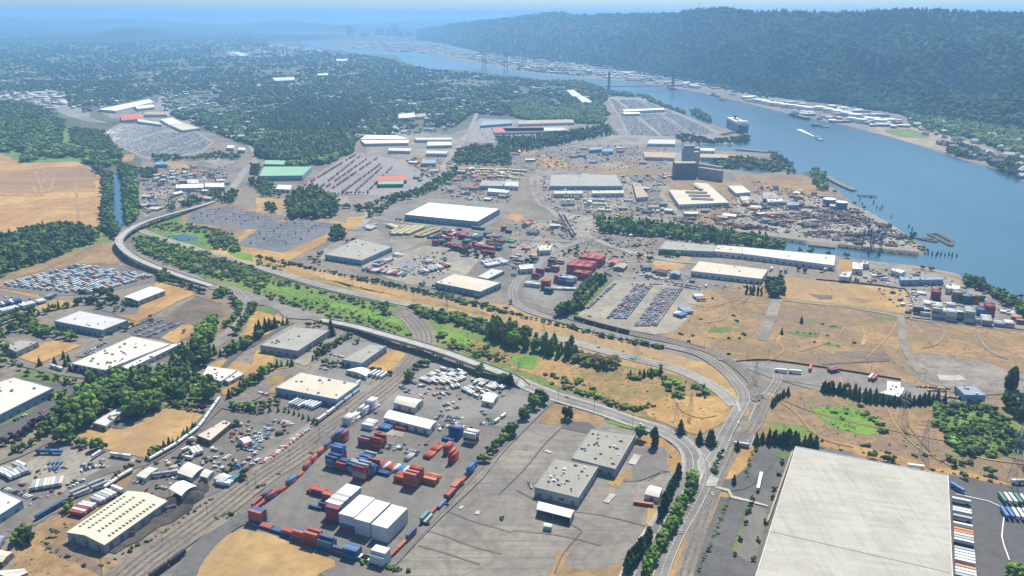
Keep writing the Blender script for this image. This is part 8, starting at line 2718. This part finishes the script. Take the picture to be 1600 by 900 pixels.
tower_pair((757, 108), (790, 112), 125, 12, 'suspension_bridge', 'distant suspension bridge with two tall dark towers over the river', 'dark_steel', 60, 280, True)
tower_pair((951, 142), (1051, 140), 95, 11, 'lift_bridge', 'distant railway lift bridge with dark steel towers across the river', 'dark_steel', 20, 90)
for k_, (x, y, w_, h_) in enumerate(((545, 56, 130, 175), (550, 57, 90, 130), (590, 55, 150, 120), (598, 55, 90, 150), (607, 56, 110, 110), (614, 55, 120, 170), (619, 56, 80, 190), (626, 57, 160, 90), (570, 57, 200, 60), (640, 57, 180, 70))):
    p = G(x, y)
    e = empty('tower_block', p, .2, 'faint grey tower block of the distant city centre beyond the river bend', 'tower block', 'tower blocks of the distant city centre')
    m = MB()
    m.box(0, 0, 0, h_, w_ * .6, w_ * .5, .1 * k_)
    m.build('wall', ['wall_grey'], e)
    m = MB()
    m.box(0, 0, h_ + .01, h_ + 10, w_ * .3, w_ * .3, .1 * k_)
    m.build('roof', ['wall_grey'], e)


def pylon_mb(h, w_=5.0):
    m = MB()
    r = .13
    lv = [0, .2, .38, .54, .68, .8, .9, 1.0]
    wd_ = [w_, w_ * .8, w_ * .62, w_ * .48, w_ * .34, w_ * .3, w_ * .26, w_ * .05]
    for (z0, a), (z1, b) in zip(zip(lv[:-1], wd_[:-1]), zip(lv[1:], wd_[1:])):
        c0 = [(a, a), (-a, a), (-a, -a), (a, -a)]
        c1 = [(b, b), (-b, b), (-b, -b), (b, -b)]
        for i in range(4):
            j = (i + 1) % 4
            m.bar((*c0[i], z0 * h), (*c1[i], z1 * h), r, 3)
            m.bar((*c0[i], z0 * h), (*c1[j], z1 * h), r * .7, 3)
            m.bar((*c0[j], z0 * h), (*c1[i], z1 * h), r * .7, 3)
            m.bar((*c1[i], z1 * h), (*c1[j], z1 * h), r * .7, 3)
    return m


def arms_mb(h):
    m = MB()
    for z, L in ((.68, 9), (.8, 11), (.92, 8)):
        for s in (-1, 1):
            m.bar((0, 0, z * h + 1.5), (s * L, 0, z * h), .25, 3)
            m.bar((0, 0, z * h - .5), (s * L, 0, z * h), .25, 3)
    return m


pyl, arm = pylon_mb(44).mesh('lattice', ['steel_grey']), arms_mb(44).mesh('crossarm', ['steel_grey'])
for k_, ((x, y), lb_) in enumerate(zip(T(15, 628, 185, 728, 330, 1140, 470, 1165, 350) + T(10, 195, 505, 780, 620, 1520, 780) + T(14, 770, 190, 835, 150) + T(9, 1190, 345) + T(8, 1310, 120) + T(13, 1230, -10),
                                  ('thin lattice pylon in front of the dark conifer row', 'thin lattice pylon left of the green thicket', 'lattice pylon below the green thicket at the right edge', 'lattice pylon right of the green thicket',
                                   'lattice pylon beside the poplars and service road', 'lattice pylon on the tan strip between road and track', 'lattice pylon beside the railway curve', 'left lattice pylon in the dry triangle by the junction',
                                   'right lattice pylon in the dry triangle by the junction', 'lattice pylon on the tan corridor above the overpass', 'lattice pylon in the marsh beside the viaduct foot', 'lattice pylon by the equipment yard road'))):
    p = G(x, y)
    e = empty('lattice_pylon', p, RR.uniform(0, 3), lb_, 'pylon')
    sc_ = .8 if k_ < 4 else .55
    e.scale = (sc_, sc_, sc_)
    link('lattice', pyl, e)
    link('crossarm', arm, e)
# substations: portal frames
pf = MB()
pf.bar((-6, 0, 0), (-6, 0, 11), .2, 4)
pf.bar((6, 0, 0), (6, 0, 11), .2, 4)
pf.bar((-6, 0, 10), (6, 0, 10), .2, 4)
pf.bar((-6, 0, 9.6), (6, 0, 9.6), .15, 4)
pf_me = pf.mesh('portal_frame', ['steel_grey'])
eq = MB()
eq.box(0, 0, 0, 2.6, 3.4, 2)
for s in (-1, 0, 1):
    eq.bar((s, 0, 2.6), (s * 1.2, 0, 4.4), .14, 5)
eq_me = eq.mesh('transformer', ['steel_grey'])
for px_, gg in ((T(5, -120, 725, 70, 610, 250, 580, 480, 610, 180, 760), 'right substation yard'), (T(4, 1210, 530, 1430, 500, 1700, 570, 1600, 620, 1200, 590), 'left substation yard')):
    for k_, (x, y) in enumerate(fill(px_, 21, .12)):
        if k_ % 3 == 2:
            o = link('transformer', eq_me)
            thing(o, 'grey transformer standing in the %s' % gg, 'transformer', 'transformers of the ' + gg)
        else:
            o = link('portal_frame', pf_me)
            thing(o, 'thin steel portal frame standing in the %s' % gg, 'steel frame', 'portal frames of the ' + gg)
        o.location = (x, y, .5)
        o.rotation_euler = (0, 0, .3)
# utility poles
up = MB()
up.bar((0, 0, 0), (0, 0, 13), .2, 5, r2=.13)
up_me = up.mesh('pole', ['timber'])
ub = MB()
ub.box(0, 0, 12, 12.2, 2.6, .15)
ub.box(0, 0, 11, 11.2, 2.2, .15)
ub_me = ub.mesh('crossbar', ['timber'])
for pts_, st_, gg in ((T(12, 480, 890, 800, 740, 1050, 560, 1200, 470), 45, 'poles along the tracks at the bottom left'), (T(13, 0, 480, 250, 300, 500, 110), 45, 'poles between the tracks and car rows'), (T(14, 60, 20, 400, 140, 720, 250), 45, 'poles along the road above the concrete yard'),
                      (T(9, 100, 60, 700, 210, 1430, 390), 60, 'poles along the tan rail corridor'), (T(10, 1200, 590, 1550, 640, 1600, 660), 50, 'poles beside the railway curve'), (T(11, 0, 650, 400, 700, 1000, 780), 55, 'poles along the yard road'),
                      (T(14, 700, 600, 560, 860), 40, 'poles along the avenue')):
    for x, y, a in along(pts_, st_):
        e = empty('utility_pole', (x, y, 0), a + 1.57, 'slim timber pole, one of the %s' % gg, 'utility pole', gg)
        link('pole', up_me, e)
        link('crossbar', ub_me, e)
# radio masts on the ridge
for x, y, h_ in ((1000, 20, 75), (1093, 14, 60), (1148, 12, 45), (835, 24, 50), (877, 20, 50)):
    k = min(range(len(HC)), key=lambda j: abs(HC[j][1].x / HC[j][1].y - (x - 800) / (FOC * CP + 430 * SP)))
    r_ = HC[k][1]
    e = empty('radio_mast', (r_.x, r_.y, r_.z), 0, 'thin radio mast on the skyline ridge', 'mast', 'radio masts on the ridge')
    m = MB()
    m.bar((0, 0, 0), (0, 0, h_), 2.2, 4, r2=.8)
    m.build('mast', ['steel_grey'], e)

# small things round the near buildings
m = MB()
m.box(0, 0, 0, .3, 9, 7, .2, 0)
m.box(0, 0, .3, 3.0, 6, 5, .2, 0, taper=.3)
p = G(*T(12, 1115, 395)[0])
o = m.build('tarpaulin_heap', ['paint_blue'])
o.location = (p.x, p.y, .5)
thing(o, 'blue tarpaulin over a heap in the machinery yard', 'tarpaulin')
for x, y, c_, lb_ in ((605, 715, 'brick red', 'orange-red bin lying beside the vented shed'), (800, 590, 'maroon', 'maroon hopper at the end of the vented shed')):
    p = G(*T(12, x, y)[0])
    m = MB()
    m.box(0, 0, .6, 3.4, 9, 3.4, .6, 0, taper=.85)
    m.box(0, 0, 3.4, 3.7, 8.2, 3.2, .6, 1)
    o = m.build('skip', ['paint_' + c_, 'dark_steel'])
    o.location = (p.x, p.y, 0)
    thing(o, lb_, 'skip')
p = G(*T(12, 1145, 285)[0])
gable(T(12, 1110, 262, 1150, 250, 1182, 265, 1145, 280), 5, 2.5, 'roof_bright', 'wall_white', 'white domed tent in the machinery yard', 'tent', 'tent', arch=True)

# walls and fences
def wall(px, h, th, mat, label, name='fence', cat='fence'):
    c = catmull([Vector((p.x, p.y, 0)) for p in PW(px)], 3)
    org = c[0].copy()
    m = MB()
    for a, b in zip(c[:-1], c[1:]):
        d = (b - a).normalized()
        nn = Vector((-d.y, d.x, 0)) * th / 2
        q = ccw([a - nn - org, b - nn - org, b + nn - org, a + nn - org])
        m.prism([(p.x, p.y) for p in q], 0, h)
    o = m.build(name, [mat])
    o.location = org
    thing(o, label, cat)


wall(T(11, -200, 665, 0, 655, 420, 712, 830, 778), 2.2, .8, 'rust', 'long rust-coloured bank fence along the bottom of the waste ground')
wall(T(11, 300, 150, 600, 178, 860, 212), 2.2, .8, 'rust', 'rust-coloured fence along the top of the waste ground')
wall(T(11, 860, 212, 905, 300, 890, 375), 2.2, .6, 'rust', 'rust-coloured fence beside the riverside yard entrance')
wall(T(11, 900, 392, 1250, 430, 1700, 480), 2.0, .6, 'rust', 'rust-coloured fence below the container stacks')
wall(T(15, 880, 520, 1090, 580, 1095, 720, 1130, 830), 1.2, .8, 'white_paint', 'low white barrier round the truck court')
wall(T(15, -5, 660, 112, 330), 3.0, 1.5, 'wall_tan', 'tan ledge along the left side of the enormous warehouse')
wall(T(14, 690, 410, 740, 415, 700, 420, 640, 455), .8, .5, 'timber', 'low dark kerb rail on the old yard')
wall(T(13, 640, 870, 860, 640, 1060, 450, 1180, 300, 1400, 80), 1.8, .25, 'steel_grey', 'straight grey fence between terminal and concrete yard')
wall(T(13, -50, 650, 300, 770, 640, 870), 1.8, .25, 'steel_grey', 'grey fence in front of the terminal')

# ------------------------------------------------------------------ labels for things that stand in small sets
ORD = ['nearest'] + [w_ + ' nearest' for w_ in 'second third fourth fifth sixth seventh eighth ninth tenth eleventh twelfth thirteenth fourteenth fifteenth sixteenth seventeenth eighteenth nineteenth twentieth'.split()]
bk = {}
for ob in COL.objects:
    if ob.parent is None and ob.get('group') and ob.get('label'):
        bk.setdefault(ob['label'], []).append(ob)
for lb_, L_ in bk.items():
    if not 2 <= len(L_) <= 100:
        continue
    L_.sort(key=lambda o: o.location.x / o.location.y)
    nc_ = 1 if len(L_) <= 20 else 3 if len(L_) <= 60 else 5
    nm_ = {1: [''], 3: [' at left', ' in middle', ' at right'], 5: [' at far left', ' at left', ' in middle', ' at right', ' at far right']}[nc_]
    per = -(-len(L_) // nc_)
    for c_ in range(nc_):
        S_ = sorted(L_[c_ * per:(c_ + 1) * per], key=lambda o: (o.location - cam.location).length)
        for i_, ob in enumerate(S_):
            t_ = (('farthest' if i_ == len(S_) - 1 and i_ else ORD[i_]) + ' ' + lb_ + nm_[c_]).strip()
            while len(t_.replace('-', ' ').split()) > 16 and ' the ' in t_:
                t_ = t_.replace(' the ', ' ', 1)
            ob['label'] = t_
bad = {ob['label'] for ob in COL.objects if ob.get('label') and len(ob['label'].replace('-', ' ').split()) > 16}
print('LONG', len(bad), list(bad)[:6])

# ------------------------------------------------------------------ weeds and litter that give the ground its grain
def grain(name, areas, n_each, s0, s1, hk, mats, label, squash=1.0, tmpl=None, clump=0.0):
    prt = []
    P3 = []
    for px_, sp_ in areas:
        P3 += [q for q in fill(px_, sp_, .9) if free(q[0], q[1], 0) and (not clump or noise.noise(Vector((q[0] * .03, q[1] * .03, 8))) > clump)]
    P3 = np.array([(q[0], q[1], .35) for q in P3])
    V_, F_ = tmpl
    tn = NR.randint(0, len(mats), len(P3))
    for k_ in range(len(mats)):
        m_ = tn == k_
        sz = NR.uniform(s0, s1, m_.sum()) * np.where(NR.rand(m_.sum()) < .08, 1.8, 1)
        prt.append((V_, F_, [k_] * len(F_), P3[m_], np.stack([sz, sz * NR.uniform(.5, 1, m_.sum()), sz * hk], 1), NR.uniform(0, 6, m_.sum())))
    return stuff_mesh(name, prt, mats, label)


v_, f_ = ico(.5, .45, RR, .8, (0, 0, .25))
TU = (np.array(v_, np.float32), f_)
island_mat('weeds', [(.20, .15, .06), (.27, .19, .075), (.13, .12, .045), (.34, .25, .11)], .9)
grain('dry_weeds', [(T(-1, 1050, 540, 1095, 455, 1210, 434, 1415, 452, 1428, 495, 1600, 513, 1620, 615, 1420, 598, 1200, 575), 5.5), (T(-1, 1198, 640, 1215, 612, 1420, 640, 1600, 640, 1600, 750, 1480, 742, 1240, 697, 1190, 690), 4.5),
                     (T(10, 0, 610, 420, 645, 700, 710, 1200, 800, 1340, 900, 1360, 960, 1180, 1080, 900, 1020, 560, 915, 120, 735), 4.2), (T(-1, 340, 390, 560, 440, 800, 482, 1060, 560, 1160, 610, 1160, 650, 1040, 588, 800, 518, 560, 455), 6),
                     (T(12, 60, 760, 480, 500, 680, 370, 560, 520, 300, 760, 480, 900, 420, 960, 40, 960), 4.2), (T(4, -60, 290, 500, 240, 640, 310, 630, 620, 0, 690), 16)], 0, .5, 1.6, .6, ['weeds', 'foliage_dry'],
      'dry weeds and tufts speckling the waste ground', tmpl=TU, clump=-.1)
grain('reeds', [(T(9, 100, 180, 400, 255, 700, 345, 900, 385, 940, 410, 990, 500, 870, 430, 620, 378, 400, 305, 180, 232), 4), (T(9, 1040, 430, 1300, 500, 1600, 590, 1600, 690, 1200, 560), 4), (T(15, 190, 110, 400, 108, 500, 160, 552, 230, 480, 242, 330, 212, 230, 150), 3.5),
                (T(4, 880, 620, 1100, 590, 1400, 640, 1500, 740, 1300, 740, 1060, 690), 6), (T(15, 770, 110, 950, 95, 1210, 250, 1180, 340, 900, 345, 780, 200), 5)], 0, 1.0, 2.6, .7, ['foliage_bright', 'foliage_yellow', 'foliage'],
      'reeds and rank grass of the marsh', tmpl=TU, clump=-.05)
bx_ = MB()
bx_.box(0, 0, 0, 1, 1, 1)
CL = (np.array(bx_.v, np.float32), bx_.f)
grain('yard_litter', [(T(6, 160, 290, 1000, 300, 1180, 480, 1600, 380, 1600, 620, 1000, 570, 240, 560), 11), (T(7, -100, 330, 300, 420, 900, 680, 920, 760, 0, 660), 8), (T(5, 950, 190, 1250, 200, 1600, 300, 1600, 480, 1180, 430), 11),
                      (T(4, 880, 270, 1420, 240, 1420, 430, 900, 540), 9), (T(6, 20, 560, 1000, 720, 900, 830, 0, 900), 10), (T(12, 640, 380, 930, 200, 1300, 170, 1480, 300, 1080, 480, 700, 520), 7), (T(13, 560, 180, 1060, 190, 1040, 260, 560, 330), 7),
                      (T(9, 880, 800, 1600, 860, 1500, 900, 1000, 900), 7), (T(11, 440, 60, 1100, 120, 1560, 300, 1560, 440, 880, 370), 9), (T(10, 560, 60, 1120, 100, 1560, 220, 600, 130), 8), (T(12, 60, 420, 560, 350, 400, 520, 160, 640), 8),
                      (T(6, 0, 150, 400, 100, 1000, 120, 960, 260, 0, 270), 14), (T(5, 620, 860, 1240, 760, 1180, 960), 8)], 0, .9, 4.2, .45, ['steel_grey', 'rust', 'concrete', 'timber', 'cars_mixed', 'roofs_pale', 'scrap_mixed'],
      'pallets, bins, parts and other litter strewn over the working yards', tmpl=CL, clump=-.25)

# ------------------------------------------------------------------ haze
hz = MB()
hz.box(0, 34000, -6, 500, 110000, 72000)
haze = link('haze', hz.mesh('haze', []))
haze['kind'] = 'stuff'
haze['label'] = 'pale blue summer haze that thickens with distance'
hm = bpy.data.materials.new('haze')
hm.use_nodes = True
hn = hm.node_tree
hn.nodes.remove(hn.nodes['Principled BSDF'])
pv = hn.nodes.new('ShaderNodeVolumePrincipled')
pv.inputs['Density'].default_value = HAZE_DENSITY
pv.inputs['Color'].default_value = (*HAZE_COLOR, 1)
pv.inputs['Anisotropy'].default_value = 0.2
hn.links.new(pv.outputs[0], hn.nodes['Material Output'].inputs['Volume'])
haze.data.materials.append(hm)
